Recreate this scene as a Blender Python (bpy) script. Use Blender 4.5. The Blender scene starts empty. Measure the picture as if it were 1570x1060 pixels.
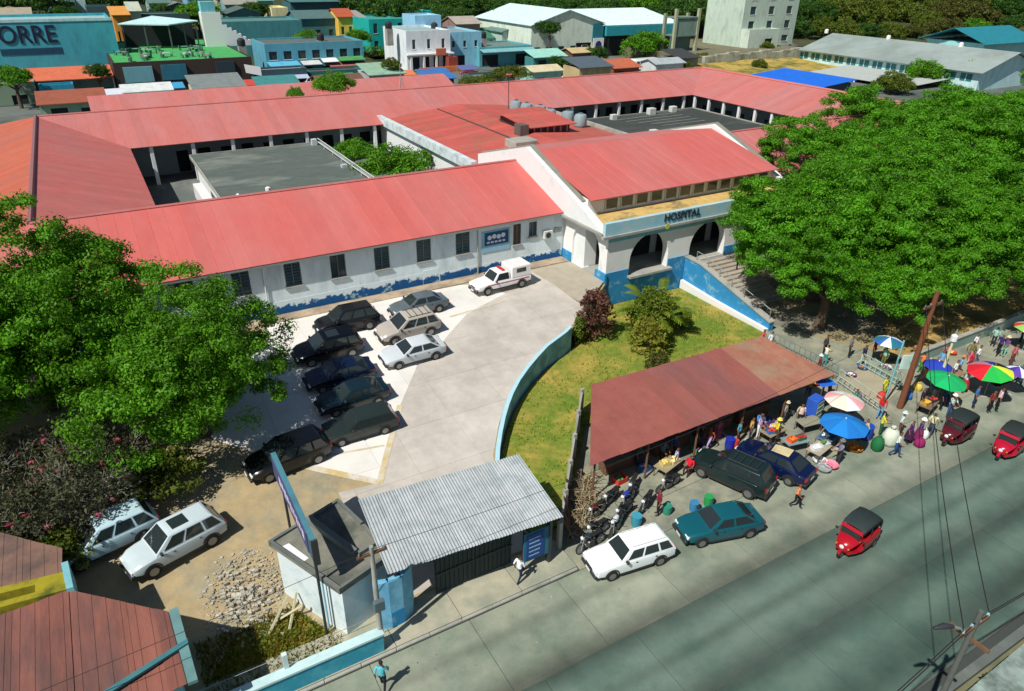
import bpy, math, random
from mathutils import Vector, Matrix, noise
R_ = math.radians
random.seed(7)
S = bpy.context.scene
COL = S.collection
# ------------------------------------------------------------------ camera, sky, sun, exposure
cd = bpy.data.cameras.new('camera'); cam = bpy.data.objects.new('camera', cd); COL.objects.link(cam)
_m = [[0.865847, 0.229298, -0.44467], [-0.50012, 0.421089, -0.756679], [0.013741, 0.877557, 0.479275]]
cam.matrix_world = Matrix(((_m[0][0], _m[0][1], _m[0][2], 0), (_m[1][0], _m[1][1], _m[1][2], 0), (_m[2][0], _m[2][1], _m[2][2], 25), (0, 0, 0, 1)))
cd.sensor_width = 36; cd.lens = 24.892; cd.clip_start = 0.5; cd.clip_end = 3000
S.camera = cam
SUN_EL, SHADOW_DIR = R_(52), R_(19.5)          # shadows fall 19.5 degrees off the facade line
wd = bpy.data.worlds.new('World'); S.world = wd; wd.use_nodes = True
wn = wd.node_tree.nodes; wl = wd.node_tree.links
bg = wn['Background']; sky = wn.new('ShaderNodeTexSky'); sky.sky_type = 'NISHITA'; sky.sun_disc = False
sky.sun_elevation = SUN_EL
sd = Vector((-math.cos(SHADOW_DIR) * math.cos(SUN_EL), -math.sin(SHADOW_DIR) * math.cos(SUN_EL), math.sin(SUN_EL)))
sky.sun_rotation = math.atan2(sd.x, sd.y)
sky.air_density = 1.0; sky.dust_density = 0.6; sky.ozone_density = 1.5
wl.new(sky.outputs[0], bg.inputs[0]); bg.inputs[1].default_value = 0.056
ld = bpy.data.lights.new('sun', 'SUN'); ld.energy = 4.6; ld.angle = R_(0.5); ld.color = (1, 0.955, 0.88)
sun = bpy.data.objects.new('sun', ld); COL.objects.link(sun); sun.location = (-60, -20, 90)
sun.rotation_euler = sd.to_track_quat('Z', 'Y').to_euler()
S.view_settings.view_transform = 'Standard'; S.view_settings.look = 'None'
S.view_settings.exposure = 0.12; S.view_settings.gamma = 1.0; S.view_settings.use_curve_mapping = False
S.render.engine = 'CYCLES'; S.render.resolution_x = 1024; S.render.resolution_y = 691

# ------------------------------------------------------------------ materials
MATS = {}
def lin(c):
    return tuple(((v / 255 / 12.92) if v / 255 <= 0.04045 else ((v / 255 + 0.055) / 1.055) ** 2.4) for v in c)
def mat(name, col, rough=0.7, var=0.12, scale=1.5, col2=None, mix_scale=0.35, mix_lo=0.45, mix_hi=0.62, bump=0.0, bscale=8, metal=0, spec=0.4, isl=0, objr=0, stretch=None, band=None):
    """col: sRGB-ish linear tuple. var: value noise; col2: worn / stained second colour in noise patches."""
    if name in MATS: return MATS[name]
    m = bpy.data.materials.new(name); m.use_nodes = True; MATS[name] = m
    n = m.node_tree.nodes; l = m.node_tree.links; b = n['Principled BSDF']
    b.inputs['Roughness'].default_value = rough; b.inputs['Metallic'].default_value = metal
    b.inputs['Specular IOR Level'].default_value = spec
    geo = n.new('ShaderNodeNewGeometry')
    mp = n.new('ShaderNodeMapping'); l.new(geo.outputs['Position'], mp.inputs[0])
    if stretch: mp.inputs['Scale'].default_value = stretch
    rgb = n.new('ShaderNodeRGB'); rgb.outputs[0].default_value = (*col, 1)
    cur = rgb.outputs[0]
    if col2:
        t = n.new('ShaderNodeTexNoise'); t.inputs['Scale'].default_value = mix_scale; t.inputs['Detail'].default_value = 7; t.inputs['Roughness'].default_value = 0.65
        l.new(mp.outputs[0], t.inputs['Vector'])
        rp = n.new('ShaderNodeMapRange'); rp.inputs[1].default_value = mix_lo; rp.inputs[2].default_value = mix_hi; l.new(t.outputs[0], rp.inputs[0])
        mx = n.new('ShaderNodeMix'); mx.data_type = 'RGBA'; l.new(rp.outputs[0], mx.inputs[0]); l.new(cur, mx.inputs[6]); mx.inputs[7].default_value = (*col2, 1); cur = mx.outputs[2]
    if band:
        ax, wdt, amt = band; sp = n.new('ShaderNodeSeparateXYZ'); l.new(geo.outputs['Position'], sp.inputs[0])
        dv = n.new('ShaderNodeMath'); dv.operation = 'DIVIDE'; l.new(sp.outputs['xyz'.index(ax)], dv.inputs[0]); dv.inputs[1].default_value = wdt
        fl = n.new('ShaderNodeMath'); fl.operation = 'FLOOR'; l.new(dv.outputs[0], fl.inputs[0])
        wn_ = n.new('ShaderNodeTexWhiteNoise'); wn_.noise_dimensions = '1D'; l.new(fl.outputs[0], wn_.inputs['W'])
        rb = n.new('ShaderNodeMapRange'); rb.inputs[3].default_value = 1 - amt; rb.inputs[4].default_value = 1 + amt; l.new(wn_.outputs['Value'], rb.inputs[0])
        vb = n.new('ShaderNodeVectorMath'); vb.operation = 'SCALE'; l.new(cur, vb.inputs[0]); l.new(rb.outputs[0], vb.inputs['Scale']); cur = vb.outputs[0]
    if var:
        t = n.new('ShaderNodeTexNoise'); t.inputs['Scale'].default_value = scale; t.inputs['Detail'].default_value = 8; t.inputs['Roughness'].default_value = 0.7
        l.new(mp.outputs[0], t.inputs['Vector'])
        rp = n.new('ShaderNodeMapRange'); rp.inputs[1].default_value = 0.25; rp.inputs[2].default_value = 0.75; rp.inputs[3].default_value = 1 - var; rp.inputs[4].default_value = 1 + var
        l.new(t.outputs[0], rp.inputs[0]); fac = rp.outputs[0]
        if isl or objr:
            src = geo.outputs['Random Per Island'] if isl else n.new('ShaderNodeObjectInfo').outputs['Random']
            r2 = n.new('ShaderNodeMapRange'); k = isl or objr; r2.inputs[3].default_value = 1 - k; r2.inputs[4].default_value = 1 + k; l.new(src, r2.inputs[0])
            mu = n.new('ShaderNodeMath'); mu.operation = 'MULTIPLY'; l.new(fac, mu.inputs[0]); l.new(r2.outputs[0], mu.inputs[1]); fac = mu.outputs[0]
        vm = n.new('ShaderNodeVectorMath'); vm.operation = 'SCALE'; l.new(cur, vm.inputs[0]); l.new(fac, vm.inputs['Scale']); cur = vm.outputs[0]
    l.new(cur, b.inputs['Base Color'])
    if bump:
        t = n.new('ShaderNodeTexNoise'); t.inputs['Scale'].default_value = bscale; t.inputs['Detail'].default_value = 6
        l.new(mp.outputs[0], t.inputs['Vector'])
        bp = n.new('ShaderNodeBump'); bp.inputs['Strength'].default_value = bump; bp.inputs['Distance'].default_value = 0.05; l.new(t.outputs[0], bp.inputs['Height']); l.new(bp.outputs[0], b.inputs['Normal'])
    return m
def leafmat(name, col, col2, trans=0.35, isl=0.35):
    if name in MATS: return MATS[name]
    m = bpy.data.materials.new(name); m.use_nodes = True; MATS[name] = m
    n = m.node_tree.nodes; l = m.node_tree.links; b = n['Principled BSDF']; out = n['Material Output']
    geo = n.new('ShaderNodeNewGeometry'); oi = n.new('ShaderNodeObjectInfo')
    mx = n.new('ShaderNodeMix'); mx.data_type = 'RGBA'; l.new(geo.outputs['Random Per Island'], mx.inputs[0]); mx.inputs[6].default_value = (*col, 1); mx.inputs[7].default_value = (*col2, 1)
    t = n.new('ShaderNodeTexNoise'); t.inputs['Scale'].default_value = 0.45; t.inputs['Detail'].default_value = 3; l.new(geo.outputs['Position'], t.inputs['Vector'])
    rp = n.new('ShaderNodeMapRange'); rp.inputs[1].default_value = 0.3; rp.inputs[2].default_value = 0.7; rp.inputs[3].default_value = 0.6; rp.inputs[4].default_value = 1.3; l.new(t.outputs[0], rp.inputs[0])
    vm = n.new('ShaderNodeVectorMath'); vm.operation = 'SCALE'; l.new(mx.outputs[2], vm.inputs[0]); l.new(rp.outputs[0], vm.inputs['Scale'])
    l.new(vm.outputs[0], b.inputs['Base Color']); b.inputs['Roughness'].default_value = 0.55; b.inputs['Specular IOR Level'].default_value = 0.25
    tr = n.new('ShaderNodeBsdfTranslucent'); l.new(vm.outputs[0], tr.inputs[0])
    ms = n.new('ShaderNodeMixShader'); ms.inputs[0].default_value = trans; l.new(b.outputs[0], ms.inputs[1]); l.new(tr.outputs[0], ms.inputs[2]); l.new(ms.outputs[0], out.inputs[0])
    return m
def plain(name, col, rough=0.6, metal=0, spec=0.4): return mat(name, col, rough, 0.06, 3, metal=metal, spec=spec)
def paint(rgb, **k):
    c = lin(rgb)
    return mat('paint_%d_%d_%d' % rgb, c, k.pop('rough', 0.75), k.pop('var', 0.13), 1.2, col2=tuple(v * .62 + .012 for v in c), mix_scale=0.8, mix_lo=0.5, mix_hi=0.78, stretch=(1, 1, 0.35), **k)
def cloth(rgb): return mat('cloth_%d_%d_%d' % rgb, lin(rgb), 0.9, 0.12, 9)
def carpaint(rgb): return mat('carpaint_%d_%d_%d' % rgb, lin(rgb), 0.2, 0.07, 2.2, spec=0.6)

# ------------------------------------------------------------------ mesh building
class MB:
    def __init__(s): s.v = []; s.f = []; s.m = []
    def add(s, vs, fs, mi=0):
        o = len(s.v); s.v += [tuple(q) for q in vs]; s.f += [tuple(i + o for i in f) for f in fs]; s.m += [mi] * len(fs); return s
    def quad(s, a, b, c, d, mi=0): return s.add([a, b, c, d], [(0, 1, 2, 3)], mi)
    def box(s, x0, x1, y0, y1, z0, z1, mi=0):
        return s.add([(x0, y0, z0), (x1, y0, z0), (x1, y1, z0), (x0, y1, z0), (x0, y0, z1), (x1, y0, z1), (x1, y1, z1), (x0, y1, z1)],
                     [(0, 3, 2, 1), (4, 5, 6, 7), (0, 1, 5, 4), (1, 2, 6, 5), (2, 3, 7, 6), (3, 0, 4, 7)], mi)
    def bbox(s, x0, x1, y0, y1, z0, z1, b=0.04, mi=0):
        """box with chamfered vertical and top edges"""
        r = [(x0 + b, y0), (x1 - b, y0), (x1, y0 + b), (x1, y1 - b), (x1 - b, y1), (x0 + b, y1), (x0, y1 - b), (x0, y0 + b)]
        cx, cy = (x0 + x1) / 2, (y0 + y1) / 2
        def sh(q): return (q[0] + (b if q[0] < cx else -b) * 0.7, q[1] + (b if q[1] < cy else -b) * 0.7)
        vs = [(q[0], q[1], z0) for q in r] + [(q[0], q[1], z1 - b) for q in r] + [(*sh(q), z1) for q in r]
        fs = [tuple(range(7, -1, -1)), tuple(range(16, 24))]
        for k in (0, 8):
            for i in range(8): j = (i + 1) % 8; fs.append((k + i, k + j, k + 8 + j, k + 8 + i))
        return s.add(vs, fs, mi)
    def prism(s, poly, z0, z1, mi=0):
        n = len(poly)
        zb = z0 if callable(z0) else (lambda x, y: z0); zt = z1 if callable(z1) else (lambda x, y: z1)
        vs = [(x, y, zb(x, y)) for x, y in poly] + [(x, y, zt(x, y)) for x, y in poly]
        a = sum(poly[i][0] * poly[(i + 1) % n][1] - poly[(i + 1) % n][0] * poly[i][1] for i in range(n))
        fs = [tuple(range(n - 1, -1, -1)), tuple(range(n, 2 * n))] + [(i, (i + 1) % n, n + (i + 1) % n, n + i) for i in range(n)]
        if a < 0: fs = [f[::-1] for f in fs]
        return s.add(vs, fs, mi)
    def tube(s, pts, rad, n=6, mi=0, cap=True):
        pts = [Vector(q) for q in pts]
        if not hasattr(rad, '__len__'): rad = [rad] * len(pts)
        vs = []; fs = []
        for i, q in enumerate(pts):
            d = (pts[min(i + 1, len(pts) - 1)] - pts[max(i - 1, 0)])
            d = d.normalized() if d.length > 1e-9 else Vector((0, 0, 1))
            u = d.cross(Vector((0, 0, 1)) if abs(d.z) < 0.9 else Vector((1, 0, 0))).normalized(); w = d.cross(u)
            for k in range(n):
                a = 2 * math.pi * k / n; vs.append(q + (u * math.cos(a) + w * math.sin(a)) * rad[i])
        for i in range(len(pts) - 1):
            for k in range(n):
                j = (k + 1) % n; fs.append((i * n + k, (i + 1) * n + k, (i + 1) * n + j, i * n + j))
        if cap: fs += [tuple(range(n)), tuple(range(len(pts) * n - 1, (len(pts) - 1) * n - 1, -1))]
        return s.add(vs, fs, mi)
    def lathe(s, prof, c=(0, 0, 0), n=12, mi=0, ax='z'):
        vs = []; fs = []
        for r, z in prof:
            for k in range(n):
                a = 2 * math.pi * k / n; p = (r * math.cos(a), r * math.sin(a), z)
                if ax == 'y': p = (p[0], p[2], p[1])
                if ax == 'x': p = (p[2], p[0], p[1])
                vs.append((c[0] + p[0], c[1] + p[1], c[2] + p[2]))
        for i in range(len(prof) - 1):
            for k in range(n): j = (k + 1) % n; fs.append((i * n + k, i * n + j, (i + 1) * n + j, (i + 1) * n + k))
        fs += [tuple(range(n - 1, -1, -1)), tuple(range((len(prof) - 1) * n, len(prof) * n))]
        return s.add(vs, fs, mi)
    def mesh(s, name, mats, smooth=None):
        me = bpy.data.meshes.new(name); me.from_pydata(s.v, [], s.f)
        for m in (mats if isinstance(mats, (list, tuple)) else [mats]): me.materials.append(m)
        if any(s.m): me.polygons.foreach_set('material_index', s.m)
        if smooth is not None:
            me.shade_smooth(); me.set_sharp_from_angle(angle=R_(smooth))
        me.update(); return me
LABELS = {}
def thing(name, label, cat, loc=(0, 0, 0), rz=0, group=None):
    o = bpy.data.objects.new(name, None); COL.objects.link(o); o.location = loc; o.rotation_euler = (0, 0, rz); o.empty_display_size = 0.3
    return tag(o, label, cat, group)
def tag(o, label, cat, group=None):
    o['label'] = label; o['category'] = cat
    if group: o['group'] = group
    LABELS.setdefault(label, []).append(o.name); return o
def root_inv(p):
    m = Matrix.Identity(4)
    while p:
        m = Matrix.LocRotScale(p.location, p.rotation_euler, p.scale) @ m; p = p.parent
    return m.inverted()
def part(name, mb, mats, parent, smooth=None, world=False, kind=None):
    """one mesh object as a part of parent. world=True: vertices are given in world coordinates"""
    if isinstance(mb, MB):
        if world and parent:
            i = root_inv(parent); mb.v = [tuple(i @ Vector(q)) for q in mb.v]
        me = mb.mesh(name, mats, smooth)
    else: me = mb
    o = bpy.data.objects.new(name, me); COL.objects.link(o); o.parent = parent
    if kind: o['kind'] = kind
    return o
def struct(name, mb, mats, smooth=None, kind='structure'):
    o = part(name, mb, mats, None, smooth); o['kind'] = kind; return o
def copy_tree(o, parent=None):
    c = o.copy(); COL.objects.link(c); c.parent = parent
    for ch in o.children: copy_tree(ch, c)
    return c
def setmat(o, m, slot=0):
    o.material_slots[slot].link = 'OBJECT'; o.material_slots[slot].material = m
def clip(poly, a, b, c):
    """keep the part of poly where a*x + b*y + c >= 0"""
    out = []
    for i in range(len(poly)):
        p, q = poly[i], poly[(i + 1) % len(poly)]; dp = a * p[0] + b * p[1] + c; dq = a * q[0] + b * q[1] + c
        if dp >= 0: out.append(p)
        if (dp > 0 and dq < 0) or (dp < 0 and dq > 0):
            t = dp / (dp - dq); out.append((p[0] + t * (q[0] - p[0]), p[1] + t * (q[1] - p[1])))
    return out
def clip_rect(poly, x0, x1, y0, y1):
    for a in ((1, 0, -x0), (-1, 0, x1), (0, 1, -y0), (0, -1, y1)):
        poly = clip(poly, *a)
        if len(poly) < 3: return []
    out = []
    for q in poly:
        if not out or (abs(q[0] - out[-1][0]) + abs(q[1] - out[-1][1])) > 1e-4: out.append(q)
    if len(out) > 1 and abs(out[0][0] - out[-1][0]) + abs(out[0][1] - out[-1][1]) < 1e-4: out.pop()
    ar = abs(sum(out[i][0] * out[(i + 1) % len(out)][1] - out[(i + 1) % len(out)][0] * out[i][1] for i in range(len(out)))) / 2 if len(out) > 2 else 0
    return out if ar > 0.02 else []
def text_mesh(txt, size, depth=0.02):
    c = bpy.data.curves.new('t', 'FONT'); c.body = txt; c.size = size; c.extrude = depth; c.align_x = 'LEFT'; c.align_y = 'BOTTOM'; c.offset = size * 0.012
    o = bpy.data.objects.new('t', c); COL.objects.link(o); dg = bpy.context.evaluated_depsgraph_get()
    me = bpy.data.meshes.new_from_object(o.evaluated_get(dg)); bpy.data.objects.remove(o); bpy.data.curves.remove(c); return me

# shared materials
RED = mat('roof_red', (0.51, 0.155, 0.136), 0.6, 0.09, 0.9, col2=(0.48, 0.185, 0.175), mix_scale=0.13, mix_lo=0.42, mix_hi=0.62, bump=0.15, bscale=2, band=('x', 1.05, .055), stretch=(1.6, .5, 1))
REDY = mat('roof_red_side', (0.51, 0.155, 0.136), 0.6, 0.09, 0.9, col2=(0.48, 0.185, 0.175), mix_scale=0.13, mix_lo=0.42, mix_hi=0.62, bump=0.15, bscale=2, band=('y', 1.05, .055), stretch=(.5, 1.6, 1))
REDC = mat('roof_red_rusty', (0.52, 0.105, 0.085), 0.6, 0.12, 1.1, col2=(0.38, 0.12, 0.08), mix_scale=0.35, mix_lo=0.45, mix_hi=0.65, band=('y', 1.2, .08))
WHITEWALL = mat('wall_white', (0.74, 0.77, 0.76), 0.85, 0.06, 1.6, col2=(0.55, 0.66, 0.68), mix_scale=0.8, mix_lo=0.55, mix_hi=0.72)
BLUEWALL = mat('wall_blue', lin((44, 134, 186)), 0.8, 0.12, 1.2, col2=lin((130, 180, 200)), mix_scale=1.3, mix_lo=0.54, mix_hi=0.68)
CYANWALL = mat('wall_pale_blue', lin((120, 190, 210)), 0.85, 0.1, 1.3, col2=lin((165, 200, 205)), mix_scale=0.9, mix_lo=0.5, mix_hi=0.7)
CONC = mat('concrete', (0.36, 0.36, 0.32), 0.9, 0.14, 1.4, col2=(0.22, 0.23, 0.2), mix_scale=0.5, mix_lo=0.48, mix_hi=0.7)
CONCDARK = mat('concrete_dark', (0.115, 0.135, 0.125), 0.9, 0.18, 1.0, col2=(0.23, 0.24, 0.21), mix_scale=0.16, mix_lo=0.5, mix_hi=0.68, stretch=(1, 0.5, 1))
DARK = plain('dark_interior', (0.02, 0.025, 0.028), 0.9)
GLASS = mat('window_glass', (0.03, 0.055, 0.06), 0.12, 0.2, 0.7, spec=0.7)
STEEL = plain('steel', (0.32, 0.36, 0.36), 0.45, 0.3)
DARKSTEEL = plain('dark_steel', (0.05, 0.055, 0.06), 0.5, 0.3)
WOOD = mat('wood', (0.16, 0.085, 0.045), 0.8, 0.25, 6, stretch=(1, 1, 0.2))
RUBBER = plain('rubber', (0.018, 0.018, 0.018), 0.85)
WHITEP = plain('white_paint', (0.8, 0.8, 0.79), 0.5)
BARK = mat('bark', (0.10, 0.07, 0.045), 0.95, 0.3, 5, bump=0.4)

# ================================================================== SETTING
def T(x, y): return 2.2 * min(1, max(0, (y - 25) / 18))      # the forecourt climbs from the street to the hospital
GROUND = mat('ground_dirt', (0.22, 0.20, 0.12), 0.95, 0.25, 0.6, col2=(0.10, 0.12, 0.06), mix_scale=0.12, mix_lo=0.45, mix_hi=0.6)
DIRT = mat('yard_dirt', (0.40, 0.31, 0.17), 0.95, 0.2, 1.2, col2=(0.26, 0.25, 0.18), mix_scale=0.4, mix_lo=0.45, mix_hi=0.65, bump=0.4, bscale=5)
struct('ground', MB().quad((-700, -300, -0.12), (900, -300, -0.12), (900, 1200, -0.12), (-700, 1200, -0.12)), GROUND)
b = MB()
b.quad((-120, 43, 2.12), (500, 43, 2.12), (500, 172, 2.12), (-120, 172, 2.12))
struct('plateau', b, mat('town_ground', (0.13, 0.15, 0.135), 0.9, 0.25, 0.5, col2=(0.07, 0.09, 0.075), mix_scale=0.1))
b = MB(); b.box(55, 500, 42.8, 43.0, -0.2, 2.1); b.box(-120, -60, 42.8, 43, -0.2, 2.1)
struct('terrace_edge', b, CONC)
yard = [(-60, 19.3), (2.2, 19.3), (14.2, 19.6), (14.2, 24.9), (15.7, 28.1), (17.3, 30.3), (18.9, 32.1), (21.2, 34.0), (23.7, 35.6), (25.8, 36.5), (29.5, 38.9), (33.1, 41.6), (33.1, 48), (-60, 48)]
b = MB()
for y0, y1 in ((19.3, 25), (25, 43), (43, 48)):
    q = clip(clip(yard, 0, 1, -y0), 0, -1, y1)
    if len(q) > 2: b.prism(q, lambda x, y: T(x, y) - 0.5, lambda x, y: T(x, y) - 0.002)
struct('forecourt', b, DIRT)
# hillside behind the town
b = MB(); nx, ny = 50, 26; vs = []; fs = []
for j in range(ny):
    for i in range(nx):
        x = -250 + i * 16; y = 170 + j * 14 - max(0, x - 105) * 0.3
        t = max(0, (j - 0.5)) / 10; z = 2.0 + 30 * (1 - math.exp(-t * 0.75)) * min(1, t * 0.55) + 3.0 * noise.noise(Vector((x, y, 0)) * 0.02)
        vs.append((x, y, z if j else 1.9))
for j in range(ny - 1):
    for i in range(nx - 1): a = j * nx + i; fs.append((a, a + 1, a + nx + 1, a + nx))
b.add(vs, fs); HILLV = vs
struct('hillside', b, mat('hill_scrub', (0.035, 0.055, 0.018), 0.95, 0.3, 0.3, col2=(0.08, 0.075, 0.03), mix_scale=0.05), 60)
def hill_z(x, y):
    i = int((x + 250) / 16); best = min((abs(v[1] - y), v[2]) for v in HILLV[max(0, min(i, 49))::50]); return max(best[1], 2.1)

# --- street of concrete slabs
SLAB = [mat('street_slab_kerbside', lin((144, 150, 132)), 0.9, 0.16, 0.9, col2=lin((110, 124, 108)), mix_scale=0.28, mix_lo=0.42, mix_hi=0.66, objr=0.05, bump=0.2),
        mat('street_slab_middle', lin((102, 121, 109)), 0.9, 0.16, 0.9, col2=lin((82, 106, 94)), mix_scale=0.28, mix_lo=0.42, mix_hi=0.66, objr=0.07, bump=0.2),
        mat('street_slab_far', lin((90, 112, 100)), 0.9, 0.16, 0.9, col2=lin((73, 98, 88)), mix_scale=0.28, mix_lo=0.42, mix_hi=0.66, objr=0.07, bump=0.2)]
def stain(m, ys, width, amount):
    """oil and tyre marks along the lane joints"""
    n = m.node_tree.nodes; l = m.node_tree.links; bs = n['Principled BSDF']; src = bs.inputs['Base Color'].links[0].from_socket
    g = n.new('ShaderNodeNewGeometry'); sp = n.new('ShaderNodeSeparateXYZ'); l.new(g.outputs['Position'], sp.inputs[0])
    mp = n.new('ShaderNodeMapping'); mp.inputs['Scale'].default_value = (0.03, 0.35, 1); l.new(g.outputs['Position'], mp.inputs[0])
    t = n.new('ShaderNodeTexNoise'); t.inputs['Scale'].default_value = 1.2; t.inputs['Detail'].default_value = 6; l.new(mp.outputs[0], t.inputs['Vector'])
    tot = None
    for yy in ys:
        a = n.new('ShaderNodeMath'); a.operation = 'SUBTRACT'; l.new(sp.outputs[1], a.inputs[0]); a.inputs[1].default_value = yy
        c = n.new('ShaderNodeMath'); c.operation = 'ABSOLUTE'; l.new(a.outputs[0], c.inputs[0])
        r = n.new('ShaderNodeMapRange'); r.interpolation_type = 'SMOOTHSTEP'; r.inputs[1].default_value = 0; r.inputs[2].default_value = width; r.inputs[3].default_value = 1; r.inputs[4].default_value = 0; l.new(c.outputs[0], r.inputs[0])
        if tot is None: tot = r.outputs[0]
        else:
            s = n.new('ShaderNodeMath'); s.operation = 'MAXIMUM'; l.new(tot, s.inputs[0]); l.new(r.outputs[0], s.inputs[1]); tot = s.outputs[0]
    r2 = n.new('ShaderNodeMapRange'); r2.inputs[1].default_value = 0.35; r2.inputs[2].default_value = 0.62; r2.inputs[3].default_value = 0.5; r2.inputs[4].default_value = 1; l.new(t.outputs[0], r2.inputs[0])
    mu = n.new('ShaderNodeMath'); mu.operation = 'MULTIPLY'; l.new(tot, mu.inputs[0]); l.new(r2.outputs[0], mu.inputs[1])
    m2 = n.new('ShaderNodeMath'); m2.operation = 'MULTIPLY_ADD'; l.new(mu.outputs[0], m2.inputs[0]); m2.inputs[1].default_value = -amount; m2.inputs[2].default_value = 1
    v = n.new('ShaderNodeVectorMath'); v.operation = 'SCALE'; l.new(src, v.inputs[0]); l.new(m2.outputs[0], v.inputs['Scale']); l.new(v.outputs[0], bs.inputs['Base Color'])
for m in SLAB: stain(m, (15.1, 11.3, 8.6), 1.3, 0.7); stain(m, (17.6, 13.2), 0.5, 0.3)
st = struct('street', MB().box(-60, 140, 7.4, 19.0, -0.3, -0.03), mat('street_joint', (0.085, 0.10, 0.09), 0.95, 0.2))
rows = [(15.02, 19.0), (11.36, 14.98), (7.5, 11.32)]
for k, (y0, y1) in enumerate(rows):
    me = MB().box(-2.235, 2.235, -(y1 - y0) / 2, (y1 - y0) / 2, -0.2, 0).mesh('slab', SLAB[k])
    for i in range(32):
        o = part('slab', me, None, st); o.location = (-20 + i * 4.5 + k * 1.3, (y0 + y1) / 2, random.uniform(-0.006, 0.002)); o.rotation_euler = (random.uniform(-.001, .001), random.uniform(-.001, .001), 0)
# patched repairs and cracks in the street surface, litter
rgp = random.Random(44)
b = MB()
for k in range(420):
    x, y = (rgp.uniform(16, 50), rgp.gauss(20.2, 1.1)) if k % 4 else (rgp.uniform(6, 46), 18.9 - abs(rgp.gauss(0, 1.2))); s_ = rgp.uniform(.02, .06); a = rgp.uniform(0, 3); u = (math.cos(a) * s_, math.sin(a) * s_); z = .014 if y > 19.02 else .004
    b.add([(x - u[0], y - u[1], z), (x + u[1] * .7, y - u[0] * .7, z + .01), (x + u[0], y + u[1], z + .02), (x - u[1] * .7, y + u[0] * .7, z + .005)], [(0, 1, 2, 3)])
lt_ = part('litter', b, mat('litter_paper', (.24, .24, .2), .9, .2, 3, isl=.6), None); lt_['kind'] = 'stuff'; lt_['label'] = 'scraps of litter strewn over the market ground and kerb'; lt_['category'] = 'litter'
# near side gutter and kerb at the camera's side of the street
b = MB(); b.box(-60, 140, 7.0, 7.4, -0.3, -0.1); struct('gutter', b, mat('gutter', (0.05, 0.06, 0.055), 0.9))
b = MB(); b.box(-60, 140, 6.65, 7.0, -0.3, 0.12); struct('kerb', b, CONCDARK)
# pavement in front of the gate
pv = struct('pavement', MB().box(-60, 15.0, 19.02, 21.2, -0.25, 0.05), mat('pavement_joint', (0.10, 0.10, 0.08), 0.95))
PAVE = mat('pavement', (0.40, 0.38, 0.28), 0.9, 0.13, 1.2, col2=(0.27, 0.29, 0.22), mix_scale=0.5, objr=0.06)
me = MB().box(-1.485, 1.485, -0.98, 0.98, -0.1, 0.03).mesh('paving_slab', PAVE); 
for i in range(14):
    o = part('paving_slab', me, None, pv); o.location = (-27 + i * 3.0 + 1.5, 20.18, 0.08 + random.uniform(-.004, .004))
ks = MB().bbox(-0.74, 0.74, -0.07, 0.07, -0.12, 0.12, 0.02).mesh('kerb_stone', CONC)
for i in range(28):
    o = part('kerb_stone', ks, None, pv); o.location = (-26.3 + i * 1.5, 19.1, 0.0)
# market apron
ap = [(15.05, 19.02), (140, 19.02), (140, 26), (46, 26), (44, 30), (42.2, 35.4), (41.4, 35.4), (41.4, 31.8), (36, 28.3), (22, 28.4), (15.05, 20.9)]
b = MB(); b.prism(ap, -0.2, 0.012); struct('market_apron', b, mat('market_apron', (0.30, 0.30, 0.22), 0.9, 0.2, 1.0, col2=(0.17, 0.19, 0.15), mix_scale=0.45, mix_lo=0.42, mix_hi=0.62))
b = MB(); b.prism([(44.2, 26.05), (140, 26.05), (140, 42.7), (55, 42.7), (55, 41), (42.2, 41), (42.2, 35.5), (42.3, 35.4), (44.05, 30)], -0.2, 0.008); struct('side_yard', b, mat('side_yard', (0.20, 0.19, 0.15), 0.9, 0.2, 0.8, col2=(0.33, 0.27, 0.14), mix_scale=0.2))

# --- concrete drive and parking pad: slabs laid on the sloping forecourt
DRIVE = mat('drive_concrete', (0.54, 0.50, 0.445), 0.9, 0.16, 0.8, col2=(0.42, 0.39, 0.34), mix_scale=0.3, mix_lo=0.4, mix_hi=0.66, objr=0.05)
PAD = mat('pad_concrete', (0.73, 0.71, 0.665), 0.9, 0.06, 0.8, col2=(0.66, 0.64, 0.58), mix_scale=0.3, mix_lo=0.5, mix_hi=0.7, objr=0.04)
padp = [(8.55, 47.16), (22.5, 46.6), (24.5, 45.6), (24.87, 43.44), (20.79, 41.97), (17.74, 39.54), (14.93, 37.60), (12.39, 34.34), (10.12, 30.78), (8.97, 28.89), (4.98, 32.46), (1.90, 35.91), (1.88, 41.67)]
drvp = [(17.74, 39.54), (20.79, 41.97), (24.87, 43.44), (24.5, 45.6), (22.5, 46.6),  (32.9, 46.6), (32.9, 41.6), (29.3, 38.95), (25.6, 36.65), (23.5, 35.75), (21.0, 34.15), (18.65, 32.2), (17.05, 30.4), (15.45, 28.2), (14.0, 25), (14.0, 21.4), (6.9, 21.4), (6.9, 24.4), (6.80, 29.16), (8.97, 28.89), (10.12, 30.78), (12.39, 34.34), (14.93, 37.60)]
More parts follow.
